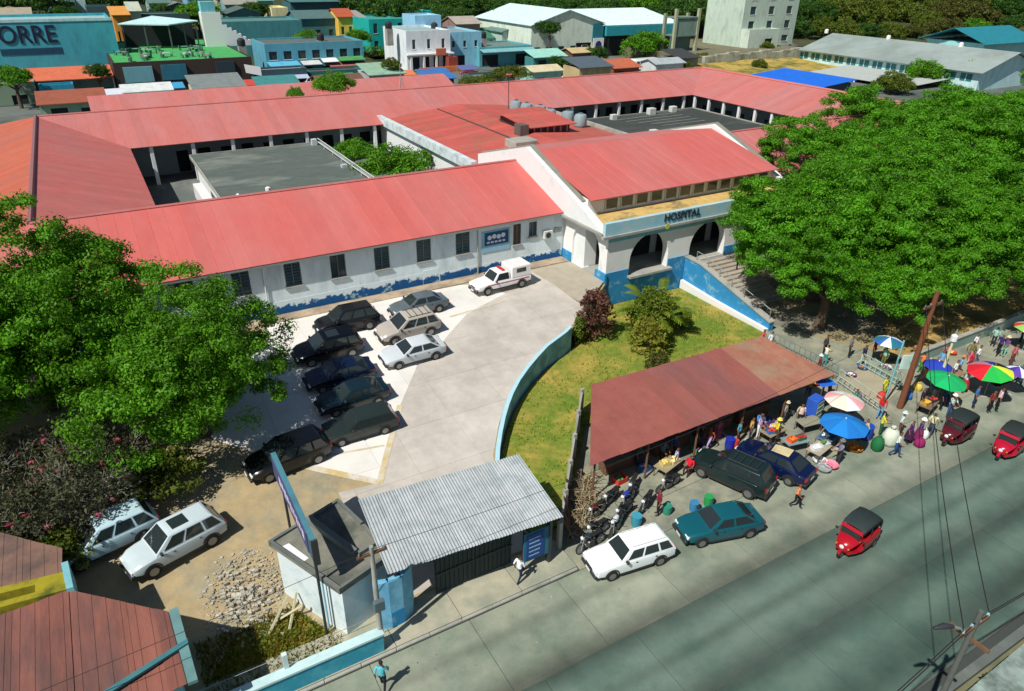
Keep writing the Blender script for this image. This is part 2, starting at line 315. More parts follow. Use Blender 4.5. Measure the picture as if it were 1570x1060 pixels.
def slabs(name, poly, m, dx, dy, x0, y0, nxs, nys, h, breaks=(25, 43)):
    jm = mat('slab_joint', (0.36, 0.335, 0.29), 0.95)
    b = MB()
    for ya, yb in ((15, 25), (25, 43), (43, 50)):
        q = clip(clip(poly, 0, 1, -ya), 0, -1, yb)
        if len(q) > 2: b.prism(q, lambda x, y: T(x, y) - 0.1, lambda x, y: T(x, y) + h - 0.02)
    root = struct(name, b, jm)
    for i in range(nxs):
        for j in range(nys):
            xa, ya = x0 + i * dx, y0 + j * dy
            segs = [ya + 0.007] + [bk for bk in breaks if ya + 0.1 < bk < ya + dy - 0.1] + [ya + dy - 0.007]
            b = MB()
            for sa, sb in zip(segs, segs[1:]):
                q = clip_rect(poly, xa + 0.007, xa + dx - 0.007, sa, sb)
                if q: b.prism(q, lambda x, y: T(x, y) - 0.05, lambda x, y: T(x, y) + h)
            if b.v: part('slab', b, m, root)
slabs('parking_pad', padp, PAD, 4.2, 4.0, 1, 26, 7, 6, 0.020)
slabs('driveway', drvp, DRIVE, 3.6, 3.6, 4, 21.4, 9, 8, 0.012)
# faded yellow lines and tan edge strip of the pad
YL = mat('faded_yellow_line', (0.55, 0.43, 0.2), 0.9, 0.2, 3, col2=(0.6, 0.56, 0.47), mix_scale=1.2, mix_lo=0.4, mix_hi=0.6)
def ribbon(pts, w, h):
    b = MB(); n = len(pts); L = []; Rr = []
    for i, q in enumerate(pts):
        a = Vector(pts[max(0, i - 1)][:2]); c = Vector(pts[min(n - 1, i + 1)][:2]); d = (c - a).normalized(); nn = Vector((-d.y, d.x)) * w / 2
        for lst, sg in ((L, 1), (Rr, -1)):
            x, y = q[0] + nn.x * sg, q[1] + nn.y * sg; lst.append((x, y, T(x, y) + h))
    for i in range(n - 1): b.quad(Rr[i], Rr[i + 1], L[i + 1], L[i])
    return b
def dense(pts, k=6):
    out = []
    for i in range(len(pts) - 1):
        for t in range(k): out.append(tuple(pts[i][c] + (pts[i + 1][c] - pts[i][c]) * t / k for c in range(2)))
    return out + [tuple(pts[-1][:2])]
lines = [[(12.39, 34.34), (10.12, 30.78), (8.97, 28.89)], [(4.98, 32.46), (8.97, 28.89)], [(6.32, 32.16), (10.24, 31.45)], [(7.73, 34.25), (11.55, 33.94)], [(19.45, 42.06), (24.34, 42.50)]]
ml = struct('lane_marking', ribbon(dense(lines[0]), 0.34, 0.026), YL)
for q, w in zip(lines[1:], (0.4, 0.14, 0.14, 0.14)): part('painted_line', ribbon(dense(q), w, 0.030), YL, ml)
# --- lawn in the hollow between drive, portico and market
LAWN = mat('lawn', lin((100, 122, 36)), 0.95, 0.34, 2.5, col2=lin((164, 146, 68)), mix_scale=0.28, mix_lo=0.44, mix_hi=0.66, bump=0.5, bscale=14)
lawnp = [(14.3, 22), (14.3, 24.8), (15.8, 28.0), (17.5, 30.2), (19.1, 31.95), (21.3, 33.8), (23.8, 35.4), (26, 36.35), (29.7, 38.8), (33.0, 41.4), (33.3, 41.5), (41.2, 41.5), (41.2, 31.6), (36, 28.3), (22, 28.4), (16.2, 22)]
b = MB(); b.prism(lawnp, -0.3, 0.06); struct('lawn', b, LAWN)
def inside(x, y, poly):
    c = False
    for i in range(len(poly)):
        (x1, y1), (x2, y2) = poly[i], poly[i - 1]
        if (y1 > y) != (y2 > y) and x < (x2 - x1) * (y - y1) / (y2 - y1) + x1: c = not c
    return c
b = MB(); rg = random.Random(3)
for _ in range(9000):
    x, y = rg.uniform(14, 41), rg.uniform(22, 41.4)
    if not inside(x, y, lawnp): continue
    if noise.noise(Vector((x, y, 0)) * 0.5) < rg.uniform(-0.5, 0.3): continue
    a = rg.uniform(0, 6.28); h = rg.uniform(0.08, 0.24); dx, dy = math.cos(a) * 0.05, math.sin(a) * 0.05; lx, ly = rg.uniform(-.1, .1), rg.uniform(-.1, .1)
    b.add([(x - dx, y - dy, 0.05), (x + dx, y + dy, 0.05), (x + lx, y + ly, 0.06 + h)], [(0, 1, 2)])
g = part('lawn_grass', b, leafmat('grass_blades', lin((85, 135, 20)), lin((180, 170, 60)), 0.3), None); g['kind'] = 'stuff'; g['label'] = 'tufts of uneven grass growing over the lawn'; g['category'] = 'grass'

# ================================================================== HOSPITAL
H = thing('hospital_building', 'large white hospital with red metal roofs round two courtyards and arched portico', 'hospital', (43, 76, 2.1))
FZ = 2.2
def slope(e0, e1, r1, r0, m, seam=1.05, name='roof_slope', parent=H, th=0.08, rib=0.016):
    """metal roof plane: eave e0-e1, ridge r0-r1, standing ribs running down the fall"""
    e0, e1, r1, r0 = map(Vector, (e0, e1, r1, r0)); u = (e1 - e0).normalized(); nrm = u.cross(r0 - e0).normalized()
    if nrm.z < 0: nrm = -nrm
    s = nrm.cross(u).normalized()
    if s.z < 0: s = -s
    P2 = [((q - e0).dot(u), (q - e0).dot(s)) for q in (e0, e1, r1, r0)]
    to3 = lambda a, c, h=0: e0 + u * a + s * c + nrm * h
    b = MB(); top = [to3(*q) for q in P2]; bot = [to3(q[0], q[1], -th) for q in P2]
    b.add(top + bot, [(0, 1, 2, 3), (7, 6, 5, 4)] + [(i, 4 + i, 4 + (i + 1) % 4, (i + 1) % 4) for i in range(4)])
    umin, umax = min(q[0] for q in P2), max(q[0] for q in P2); a = umin + seam / 2
    while a < umax:
        q = clip_rect(P2, a - 0.03, a + 0.03, -99, 999)
        if q:
            c0, c1 = min(t[1] for t in q) + 0.03, max(t[1] for t in q) - 0.03
            if c1 > c0:
                w = 0.022; vs = [to3(a - w, c0, 0.001), to3(a + w, c0, 0.001), to3(a + w, c1, 0.001), to3(a - w, c1, 0.001), to3(a - w * .4, c0, rib), to3(a + w * .4, c0, rib), to3(a + w * .4, c1, rib), to3(a - w * .4, c1, rib)]
                b.add(vs, [(4, 5, 6, 7), (0, 1, 5, 4), (1, 2, 6, 5), (2, 3, 7, 6), (3, 0, 4, 7)])
        a += seam
    return part(name, b, m, parent, world=True)
X0, X1, Y0, Y1 = -13.2, 103.0, 47.35, 104.4
xi0, xi1, yi0, yi1 = 3.2, 84.0, 63.4, 87.5
xl, xr, yf, yb = -5.0, 93.5, 55.35, 96.0
ze, zr = 6.45, 9.0
REDL = mat('roof_red_deep', (0.53, 0.145, 0.125), 0.6, 0.1, 0.9, col2=(0.48, 0.16, 0.14), mix_scale=0.14, mix_lo=0.45, mix_hi=0.62, band=('y', 1.05, .05))
REDO = mat('roof_red_orange', (0.47, 0.115, 0.062), 0.65, 0.1, 0.9, col2=(0.40, 0.12, 0.08), mix_scale=0.14, mix_lo=0.45, mix_hi=0.62, band=('y', 1.05, .06))
REDF = mat('roof_red_front', (0.56, 0.128, 0.112), 0.6, 0.08, 0.9, col2=(0.53, 0.165, 0.15), mix_scale=0.1, mix_lo=0.42, mix_hi=0.66, bump=0.1, bscale=2, band=('x', 1.05, .045), stretch=(1.6, .5, 1))
slope((X0, Y0, ze), (32.7, Y0, ze), (32.7, yf, zr), (xl, yf, zr), REDF)
slope((xi0, yi0, ze), (32.7, yi0, ze), (32.7, yf + .003, zr), (xl, yf + .003, zr), RED)
slope((X0, Y1, ze), (X0, Y0, ze), (xl, yf, zr), (xl, yb, zr), REDO)
slope((xi0, yi0, ze), (xi0, yi1, ze), (xl, yb, zr), (xl, yf, zr), REDL)
slope((xi0, yi1, ze), (xi1, yi1, ze), (xr, yb, zr), (xl, yb, zr), RED)
slope((X1, Y1, ze), (X0, Y1, ze), (xl, yb, zr), (xr, yb, zr), RED)
slope((xi1, yi0, ze), (xi1, yi1, ze), (xr, yb, zr), (xr, yf, zr), REDY)
slope((X1, Y0, ze), (X1, Y1, ze), (xr, yb, zr), (xr, yf, zr), REDY)
slope((55.2, Y0, ze), (X1, Y0, ze), (xr, yf, zr), (55.2, yf, zr), RED)
slope((55.2, yi0, ze), (xi1, yi0, ze), (xr, yf, zr), (55.2, yf, zr), RED)
RIDGE = plain('ridge_cap', (0.28, 0.13, 0.13), 0.6)
for a, c in (((xl, yf, zr + .04), (xl, yb, zr + .04)), ((xl, yf, zr + .04), (32.6, yf, zr + .04)), ((xl, yb, zr + .04), (xr, yb, zr + .04)), ((xr, yf, zr + .04), (xr, yb, zr + .04)), ((55.3, yf, zr + .04), (xr, yf, zr + .04))):
    part('ridge_cap', MB().tube([a, c], 0.11 if a[0] != c[0] else 0.2, 6), RED if a[0] != c[0] or a[0] > 0 else RIDGE, H, world=True)
# rear annex with its own pitched roof
slope((0.5, 105.4, 6.4), (52, 105.4, 6.4), (52, 112, 8.4), (0.5, 112, 8.4), RED); slope((0.5, 118.5, 6.4), (52, 118.5, 6.4), (52, 112.01, 8.4), (0.5, 112.01, 8.4), RED)
part('annex_wall', MB().box(1, 51.5, 105.9, 118, 2.1, 6.35), WHITEWALL, H, world=True)
def wall_holes(b, x0, x1, z0, z1, y, th, holes, mi=0):
    """wall along x at front face y, thickness th behind it, rectangular openings (x0,x1,z0,z1) with reveals"""
    xs = sorted({x0, x1, *[h[0] for h in holes], *[h[1] for h in holes]}); zs = sorted({z0, z1, *[h[2] for h in holes], *[h[3] for h in holes]})
    for i in range(len(xs) - 1):
        for j in range(len(zs) - 1):
            cx, cz = (xs[i] + xs[i + 1]) / 2, (zs[j] + zs[j + 1]) / 2
            if any(h[0] < cx < h[1] and h[2] < cz < h[3] for h in holes): continue
            b.quad((xs[i], y, zs[j]), (xs[i + 1], y, zs[j]), (xs[i + 1], y, zs[j + 1]), (xs[i], y, zs[j + 1]), mi)
            b.quad((xs[i + 1], y + th, zs[j]), (xs[i], y + th, zs[j]), (xs[i], y + th, zs[j + 1]), (xs[i + 1], y + th, zs[j + 1]), mi)
    for h in holes + [(x0, x1, z0, z1)]:
        a, c, d, e = h
        b.quad((a, y, d), (a, y + th, d), (a, y + th, e), (a, y, e), mi); b.quad((c, y, d), (c, y + th, d), (c, y + th, e), (c, y, e), mi)
        b.quad((a, y, e), (c, y, e), (c, y + th, e), (a, y + th, e), mi); b.quad((a, y, d), (c, y, d), (c, y + th, d), (a, y + th, d), mi)
    return b
wins = [(9.45, 10.62), (12.75, 13.9), (16.1, 17.3), (19.5, 20.72), (22.85, 24.1), (5.9, 7.1), (2.3, 3.5), (-1.4, -0.2)]
holes = [(a, c, 4.25, 6.05) for a, c in wins] + [(28.1, 28.85, 4.15, 5.95), (29.6, 30.4, 4.6, 5.9)]
FACADE = mat('facade_shade_tint', (0.72, 0.83, 0.86), 0.85, 0.1, 1.6, col2=(0.38, 0.50, 0.54), mix_scale=0.7, mix_lo=0.48, mix_hi=0.8, stretch=(1, 1, .3))  # bluish cast of the wall's shade is in the colour, plus peeling patches
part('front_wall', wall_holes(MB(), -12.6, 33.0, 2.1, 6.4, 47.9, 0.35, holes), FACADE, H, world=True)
fac = mat('facade_blue_dado', lin((16, 84, 142)), 0.85, 0.15, 1.5, col2=lin((150, 190, 200)), mix_scale=1.1, mix_lo=0.60, mix_hi=0.64)
def worn_top(m, other, z0, z1):
    """paint flaking off towards an uneven upper edge"""
    n = m.node_tree.nodes; l = m.node_tree.links; bs = n['Principled BSDF']; src = bs.inputs['Base Color'].links[0].from_socket
    g = n.new('ShaderNodeNewGeometry'); sp = n.new('ShaderNodeSeparateXYZ'); l.new(g.outputs['Position'], sp.inputs[0])
    r = n.new('ShaderNodeMapRange'); r.inputs[1].default_value = z0; r.inputs[2].default_value = z1; r.inputs[3].default_value = -.25; r.inputs[4].default_value = .32; r.clamp = False; l.new(sp.outputs[2], r.inputs[0])
    t = n.new('ShaderNodeTexNoise'); t.inputs['Scale'].default_value = 1.6; t.inputs['Detail'].default_value = 8; t.inputs['Roughness'].default_value = .7; l.new(g.outputs['Position'], t.inputs['Vector'])
    ad = n.new('ShaderNodeMath'); l.new(r.outputs[0], ad.inputs[0]); l.new(t.outputs[0], ad.inputs[1])
    q = n.new('ShaderNodeMapRange'); q.inputs[1].default_value = .56; q.inputs[2].default_value = .62; l.new(ad.outputs[0], q.inputs[0])
    mx = n.new('ShaderNodeMix'); mx.data_type = 'RGBA'; l.new(q.outputs[0], mx.inputs[0]); l.new(src, mx.inputs[6]); mx.inputs[7].default_value = (*other, 1); l.new(mx.outputs[2], bs.inputs['Base Color'])
worn_top(fac, (.68, .80, .84), 2.3, 3.3)
part('blue_dado', MB().box(-12.6, 19.9, 47.885, 47.9, 2.3, 3.28).box(19.95, 21.3, 47.883, 47.9, 2.3, 3.45).box(21.4, 33, 47.886, 47.9, 2.3, 3.0), fac, H, world=True)
SHUT = mat('louvre_glass', (0.06, 0.10, 0.10), 0.3, 0.3, 2)
FRAME = plain('window_frame', (0.16, 0.2, 0.2), 0.6)
def window(x0, x1, z0, z1, y, parent=H, louvre=True, pane=None):
    w = part('window', MB().box(x0, x1, y + .12, y + .16, z0, z1), pane or GLASS, parent, world=True)
    f = MB(); t = 0.06
    f.box(x0, x0 + t, y + .05, y + .12, z0, z1).box(x1 - t, x1, y + .05, y + .12, z0, z1).box(x0 + t, x1 - t, y + .05, y + .12, z0, z0 + t).box(x0 + t, x1 - t, y + .05, y + .12, z1 - t, z1)
    f.box((x0 + x1) / 2 - .025, (x0 + x1) / 2 + .025, y + .05, y + .12, z0 + t, z1 - t)
    part('frame', f, FRAME, w, world=True)
    if louvre:
        k = int((z1 - z0) / 0.2)
        for i in range(k):
            z = z0 + (i + .5) * (z1 - z0) / k
            s = MB().add([(x0 + t, y + .06, z - .07), (x1 - t, y + .06, z - .07), (x1 - t, y + .11, z + .07), (x0 + t, y + .11, z + .07)], [(0, 1, 2, 3)])
            part('slat', s, SHUT, w, world=True)
    return w
for k, (a, c, d, e) in enumerate(holes):
    part('sill', MB().box(a - .1, c + .1, 47.78, 47.897, d - .12, d - .005), CONC, H, world=True); part('lintel', MB().box(a - .08, c + .08, 47.84, 47.897, e + .005, e + .1), WHITEWALL, H, world=True)
    window(a, c, d, e, 47.9, louvre=k in (2, 3, 4, 0, 5, 6), pane=paint((95, 75, 55)) if k == len(wins) else None)
# painted blue notice on the facade (a crest and lines of lettering), air conditioner, pipes
sg = part('wall_sign', MB().box(25.15, 27.75, 47.84, 47.898, 4.0, 5.75), paint((150, 195, 215)), H, world=True)
part('sign_panel', MB().box(25.4, 27.6, 47.82, 47.839, 4.55, 5.65), paint((25, 85, 130)), sg, world=True)
bb = MB()
for i in range(4): bb.lathe([(0.2, 0), (0.2, 0.012)], (25.85 + i * .42, 47.806, 5.2 + .06 * (i % 2)), 10, ax='y')
for i in range(5): bb.box(25.6 + i * .36, 25.85 + i * .36, 47.808, 47.82, 4.72, 4.88)
part('sign_mark', bb, paint((225, 235, 240)), sg, world=True)
b = MB(); b.box(30.95, 31.75, 47.5, 47.898, 4.3, 4.95); ac = part('air_conditioner', b, paint((205, 210, 205)), H, world=True)
part('fan_grille', MB().lathe([(0.25, 0), (0.25, 0.02)], (31.3, 47.47, 4.62), 14, ax='y'), DARKSTEEL, ac, world=True)
part('electric_meter', MB().box(32.1, 32.5, 47.78, 47.898, 4.6, 5.0).box(32.55, 32.85, 47.8, 47.898, 4.6, 4.95), STEEL, H, world=True)
part('downpipe', MB().tube([(24.75, 47.8, 6.3), (24.75, 47.8, 2.2)], 0.05, 6), CONC, H, world=True)
part('downpipe', MB().tube([(8.0, 47.8, 6.3), (8.0, 47.8, 2.2)], 0.05, 6), WHITEWALL, H, world=True)
part('eave_fascia', MB().box(-13, 32.6, 47.36, 47.44, 6.22, 6.36), STEEL, H, world=True)
part('footing_walk', MB().box(-12.6, 33, 46.75, 47.88, 1.9, 2.28), mat('tan_footing', (0.44, 0.35, 0.24), 0.95, 0.2, 1.5, col2=(0.28, 0.22, 0.16), mix_scale=0.6), H, world=True)
# other outer walls
part('left_wall', MB().box(-12.7, -12.4, 47.9, 104, 2.1, 6.4), WHITEWALL, H, world=True)
part('right_wall', MB().box(102.2, 102.5, 48, 104, 2.1, 6.4), WHITEWALL, H, world=True)
part('rear_wall', MB().box(-12.4, 102.2, 103.6, 103.9, 2.1, 6.4), WHITEWALL, H, world=True)
part('front_wall', MB().box(55.2, 102.2, 47.9, 48.2, 2.1, 6.4), WHITEWALL, H, world=True)
# gallery walls with door openings and columns on the courtyards
GALL = mat('gallery_shadow_tone', (0.20, 0.26, 0.27), 0.9, 0.12, 1.2)  # teal-grey holds the shadow under the eaves, painted into the walls
def gallery_back():
    hs = [(8 + i * 5.0, 9.3 + i * 5.0, 2.2, 4.7) for i in range(15)] + [(10.4 + i * 5.0, 11.8 + i * 5.0, 3.3, 4.8) for i in range(15)]
    part('gallery_wall', wall_holes(MB(), 0.3, 87, 2.1, 6.3, 92.0, 0.3, hs), GALL, H, world=True)
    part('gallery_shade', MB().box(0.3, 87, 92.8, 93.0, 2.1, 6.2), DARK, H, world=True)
    for i in range(19): part('column', MB().bbox(5 + i * 4.3, 5.4 + i * 4.3, 87.7, 88.1, 2.1, 6.42, 0.03), WHITEWALL, H, world=True)
gallery_back()
b = MB(); b2 = MB()
for i in range(9):
    y = 66 + i * 2.5
    b2.box(86.96, 87.04, y, y + 1.1, 2.3, 4.6)
part('gallery_wall', MB().box(87.04, 87.3, 63, 91.9, 2.1, 6.3), GALL, H, world=True)
for i in range(9): part('door', MB().box(86.98, 87.035, 66 + i * 2.6, 67.2 + i * 2.6, 2.2, 4.6), paint((30, 50, 55)), H, world=True)
for i in range(8): part('column', MB().bbox(84.2, 84.6, 65 + i * 3.15, 65.4 + i * 3.15, 2.1, 6.42, 0.03), WHITEWALL, H, world=True)
part('gallery_wall', MB().box(0.05, 0.28, 63, 92.2, 2.1, 6.3), GALL, H, world=True)
for i in range(6): part('column', MB().bbox(2.6, 2.95, 66 + i * 4, 66.35 + i * 4, 2.1, 6.42, 0.03), paint((120, 165, 175)), H, world=True)
# concrete slab rooms in the courtyards
def slab_room(x0, x1, y0, y1, z, name):
    part('court_room', MB().box(x0 + .4, x1 - .4, y0 + .4, y1 - .4, 2.1, z - .2), WHITEWALL, H, world=True)
    r = part('flat_roof', MB().box(x0, x1, y0, y1, z - .2, z), mat('slab_grey' + name, (0.095, 0.12, 0.105) if name == 'a' else (0.045, 0.055, 0.05), 0.9, 0.25, 1.0, col2=(0.25, 0.27, 0.23) if name == 'a' else (0.09, 0.10, 0.09), mix_scale=0.16, mix_lo=0.5, mix_hi=0.7, stretch=(.6, 1.4, 1)), H, world=True)
    rim = MB(); rim.box(x0 - .12, x0, y0, y1, z - .25, z + .14).box(x1, x1 + .12, y0, y1, z - .25, z + .14).box(x0, x1, y1, y1 + .12, z - .25, z + .14)
    part('roof_rim', rim, CONC, r, world=True); return r
r = slab_room(8.9, 23.5, 64.5, 86.6, 5.2, 'a')
bb = MB()
for dx in (0, .5): bb.tube([(23.0 + dx, 87.2, 5.6), (23.0 + dx, 66, 5.55)], 0.06, 5)
for i in range(7): bb.tube([(23.0, 67 + i * 3.2, 5.1), (23.0, 67 + i * 3.2, 5.6)], 0.04, 5)
bb.box(22.3, 22.9, 85.4, 86, 5.2, 5.9).box(22.2, 22.8, 74, 74.6, 5.2, 5.5)
part('pipe_run', bb, paint((190, 200, 200)), H, world=True)
part('parapet', MB().box(7.7, 8.6, 64.3, 78, 3.0, 4.4), WHITEP, H, world=True)
part('ramp', MB().add([(7.6, 64, 4.45), (10.6, 64, 5.25), (10.6, 69.5, 5.26), (7.6, 67.5, 4.5)], [(0, 1, 2, 3)]), WHITEP, H, world=True)
part('court_floor', MB().box(3, 84, 63, 88, 2.1, 2.16), CONCDARK, H, world=True)  # dark tone chosen to paint in the courtyard's shadow
b = MB(); b.lathe([(0.25, 0), (0.25, .5), (.05, .6)], (13.2, 68.5, 5.2), 8); part('roof_vent', b, WHITEP, H, world=True)
r = slab_room(62, 83.4, 64.5, 86.4, 4.6, 'b')
for x, y, s in ((66, 85.2, .7), (73.5, 86, .9), (78, 86.1, .8), (64, 74, .8)):
    part('condenser', MB().bbox(x, x + s * 1.3, y - s, y, 4.6, 4.6 + s, 0.04), paint((200, 205, 200)), H, world=True)
bb = MB()
for i in range(5): bb.tube([(66 + i, 84 - i * 1.5, 4.65), (78, 84.5 - i * 1.6, 4.65)], 0.05, 4)
part('pipe_run', bb, paint((130, 140, 135)), H, world=True)
# central cross block between the courtyards
part('centre_wall', MB().box(32.6, 54.4, 63, 90, 2.1, 6.6), WHITEWALL, H, world=True)
slope((32.9, 62.6, 6.75), (32.9, 89.6, 6.75), (43.6, 89.6, 7.7), (43.6, 62.6, 7.7), REDC, 1.2); slope((54.3, 62.6, 6.75), (54.3, 89.6, 6.75), (43.6, 89.6, 7.71), (43.6, 62.6, 7.71), REDC, 1.2)
part('parapet', MB().box(32.1, 32.75, 63.2, 90.2, 6.2, 7.15), mat('parapet_paint', (0.60, 0.70, 0.72), 0.85, 0.1, 1.4, col2=(0.42, 0.48, 0.48), mix_scale=0.9), H, world=True)
part('parapet', MB().box(54.4, 54.9, 65, 89, 6.2, 7.1), CONC, H, world=True)
part('roof_joint', MB().box(40.2, 40.35, 63, 89, 7.36, 7.52), plain('dark_joint', (0.1, 0.07, 0.06)), H, world=True)
cl = part('clerestory', MB().box(43.2, 48.6, 70.2, 77.2, 7.3, 8.3), plain('clerestory_dark', (0.05, 0.04, 0.04)), H, world=True)
for i in range(6): part('post', MB().box(43.6 + i * .9, 43.78 + i * .9, 70.05, 70.195, 7.4, 8.25), paint((150, 140, 130)), cl, world=True)
slope((42.6, 69.6, 8.3), (49.2, 69.6, 8.3), (49.2, 77.8, 8.9), (42.6, 77.8, 8.9), REDC, 1.0)
part('roof_box', MB().bbox(38.4, 41.2, 65.2, 67.6, 7.2, 8.0, .05), CONC, H, world=True)
part('chimney', MB().box(41.5, 42.6, 69.5, 70.9, 7.4, 8.7), mat('sooty', (0.12, 0.10, 0.09), 0.9, 0.3), H, world=True)
# --- front block over the portico
xa, xb = 33.4, 54.6
part('front_block_wall', MB().box(xa, xb, 45.1, 62.5, 2.1, 8.05), WHITEWALL, H, world=True)
slope((xa - .1, 44.4, 8.15), (xb + .1, 44.4, 8.15), (xb + .1, 53.7, 10.15), (xa - .1, 53.7, 10.15), REDF); slope((xa - .1, 63, 8.15), (xb + .1, 63, 8.15), (xb + .1, 53.71, 10.15), (xa - .1, 53.71, 10.15), RED)
for x in (32.65, 54.7):
    g = MB(); pr = [(41.75, 6.2), (45.4, 7.75), (53.7, 10.55), (62.8, 8.0), (62.8, 2.1), (48.0, 2.1), (48.0, 6.2)]
    n = len(pr); g.add([(x, a, c) for a, c in pr] + [(x + .72, a, c) for a, c in pr], [tuple(range(n)), tuple(range(2 * n - 1, n - 1, -1))] + [(i, i + n, (i + 1) % n + n, (i + 1) % n) for i in range(n)])
    gp = part('gable_wall', g, WHITEWALL, H, world=True)
    cp = MB()
    for (a, c), (d, e) in (((45.4, 7.75), (53.7, 10.55)), ((53.7, 10.55), (62.8, 8.0))):
        cp.add([(x + .42, a, c + .012), (x + .8, a, c + .012), (x + .8, d, e + .012), (x + .42, d, e + .012), (x + .42, a, c + .16), (x + .8, a, c + .16), (x + .8, d, e + .16), (x + .42, d, e + .16)], [(4, 5, 6, 7), (0, 1, 5, 4), (1, 2, 6, 5), (2, 3, 7, 6), (3, 0, 4, 7)])
    part('coping', cp, mat('coping', (0.24, 0.24, 0.2), 0.9, 0.2), gp, world=True)
for i in range(12):
    x = 35.2 + i * 1.6
    w = part('clerestory_window', MB().box(x, x + 1.15, 45.03, 45.095, 7.0, 7.75), GLASS, H, world=True)
    for xx in (x - .08, x + 1.15): part('frame', MB().box(xx, xx + .08, 44.98, 45.09, 6.9, 7.85), paint((190, 200, 195)), w, world=True)
# portico arcade
def arcade(o, d, L, z0, z1, th, arches, m, name):
    """wall from point o along unit vector d; arches = (centre, half width, floor z, spring z)"""
    o = Vector(o); d = Vector(d); nrm = Vector((-d.y, d.x, 0)) * th; b = MB()
    def blk(s0, s1, za0, za1, zb):
        p = [o + d * s0, o + d * s1, o + d * s1 + nrm, o + d * s0 + nrm]
        b.add([(p[0].x, p[0].y, za0), (p[1].x, p[1].y, za1), (p[2].x, p[2].y, za1), (p[3].x, p[3].y, za0)] + [(q.x, q.y, zb) for q in p], [(0, 3, 2, 1), (4, 5, 6, 7), (0, 1, 5, 4), (2, 3, 7, 6)])
    def rib(s, za, zb, fl):
        p = o + d * s; q = p + nrm; b.add([(p.x, p.y, za), (q.x, q.y, za), (q.x, q.y, zb), (p.x, p.y, zb)], [(0, 1, 2, 3) if fl else (3, 2, 1, 0)])
    s = 0
    for c, hw, fz, sz in arches:
        blk(s, c - hw, z0, z0, z1); rib(s, z0, z1, False) if s == 0 else None
        rib(c - hw, fz, sz, True); rib(c + hw, fz, sz, False); blk(c - hw, c + hw, z0, z0, fz)
        N = 16
        for i in range(N):
            t0, t1 = math.pi * (1 - i / N), math.pi * (1 - (i + 1) / N)
            blk(c + hw * math.cos(t0), c + hw * math.cos(t1), sz + hw * math.sin(t0), sz + hw * math.sin(t1), z1)
        s = c + hw
    blk(s, L, z0, z0, z1); rib(L, z0, z1, True)
    return part(name, b, m, H, world=True)
PORT = mat('portico_white', (0.80, 0.80, 0.78), 0.85, 0.05, 1.5, col2=(0.62, 0.67, 0.66), mix_scale=1.0, mix_lo=0.56, mix_hi=0.72)
arcade((33.2, 41.8, 0), (1, 0, 0), 21.5, -0.1, 5.9, 0.7, [(4.4, 2.05, 2.2, 3.5), (10.9, 2.05, 2.2, 3.5), (17.4, 2.05, 2.2, 3.5)], PORT, 'arcade_front')
arcade((33.2, 48.0, 0), (0, -1, 0), 5.49, -0.1, 6.3, 0.72, [(3.3, 1.9, 2.2, 4.1)], PORT, 'arcade_side')
part('arcade_front', MB().box(53.9, 54.69, 42.51, 48, 2.1, 6.2), PORT, H, world=True)
for q in ((34.6, 40.4), (41.2, 47), (47.8, 53.6)): part('portico_shade_panel', MB().box(q[0], q[1], 45.02, 45.098, 2.22, 5.9), DARK, H, world=True)  # dark panels added on the inner wall as the shade behind the arches
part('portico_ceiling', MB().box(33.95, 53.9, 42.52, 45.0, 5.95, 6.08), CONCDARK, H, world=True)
part('portico_floor', MB().box(33.0, 54, 41.85, 45, 2.0, 2.215), CONC, H, world=True)
part('portico_floor', MB().prism([(29.4, 39.0), (33.0, 41.75), (33.0, 46.6), (29.0, 46.6)], 2.0, 2.23), mat('walk_tan', (0.40, 0.36, 0.28), 0.9, 0.15, 1.5), H, world=True)
part('cornice', MB().box(32.45, 54.9, 41.45, 41.795, 5.9, 6.1).box(32.45, 32.64, 41.795, 48.6, 6.12, 6.3), CONC, H, world=True)
part('parapet', MB().box(32.7, 54.7, 41.6, 41.95, 6.1, 7.12), mat('parapet_pale_blue', lin((150, 200, 215)), 0.85, 0.08, 1.5, col2=lin((185, 200, 200)), mix_scale=0.9), H, world=True)
part('frieze', MB().box(33.25, 54.6, 41.77, 41.798, 5.1 + .35, 5.88), paint((130, 185, 200)), H, world=True)
part('portico_roof', MB().box(33.38, 54.65, 41.95, 45.1, 6.1, 6.72), mat('weedy_roof', lin((200, 170, 105)), 0.95, 0.2, 1.6, col2=lin((130, 115, 80)), mix_scale=0.7, mix_lo=0.5, mix_hi=0.66), H, world=True)
part('base_wall', MB().box(33.22, 42.1, 41.74, 41.797, -0.05, 2.18).box(33.0, 33.19, 41.6, 43.0, 0, 2.85), BLUEWALL, H, world=True)
for q in ((33.22, 35.5, 41.745, 41.797, 2.185, 2.85), (39.7, 42.0, 41.745, 41.797, 2.2, 2.9), (46.2, 48.6, 41.74, 41.797, 2.2, 2.9), (33.1, 33.19, 46.65, 48, 2.2, 3.0)): part('pier_dado', MB().box(*q), BLUEWALL, H, world=True)
part('ledge', MB().box(35.4, 39.9, 41.3, 41.735, 2.1, 2.28), CONC, H, world=True)
lt = text_mesh('HOSPITAL', 0.85, 0.03); lt.materials.append(paint((30, 50, 62)))
o = part('letters', lt, None, H); o.location = (root_inv(H) @ Vector((38.55, 41.56, 6.28))); o.rotation_euler = (R_(90), 0, 0); o.scale = (1.02, 1, 1)
em = MB(); em.lathe([(0.26, 0), (0.26, .03)], (38.9, 41.42, 6.02), 6, ax='y'); part('emblem', em, paint((190, 200, 90)), H, world=True)
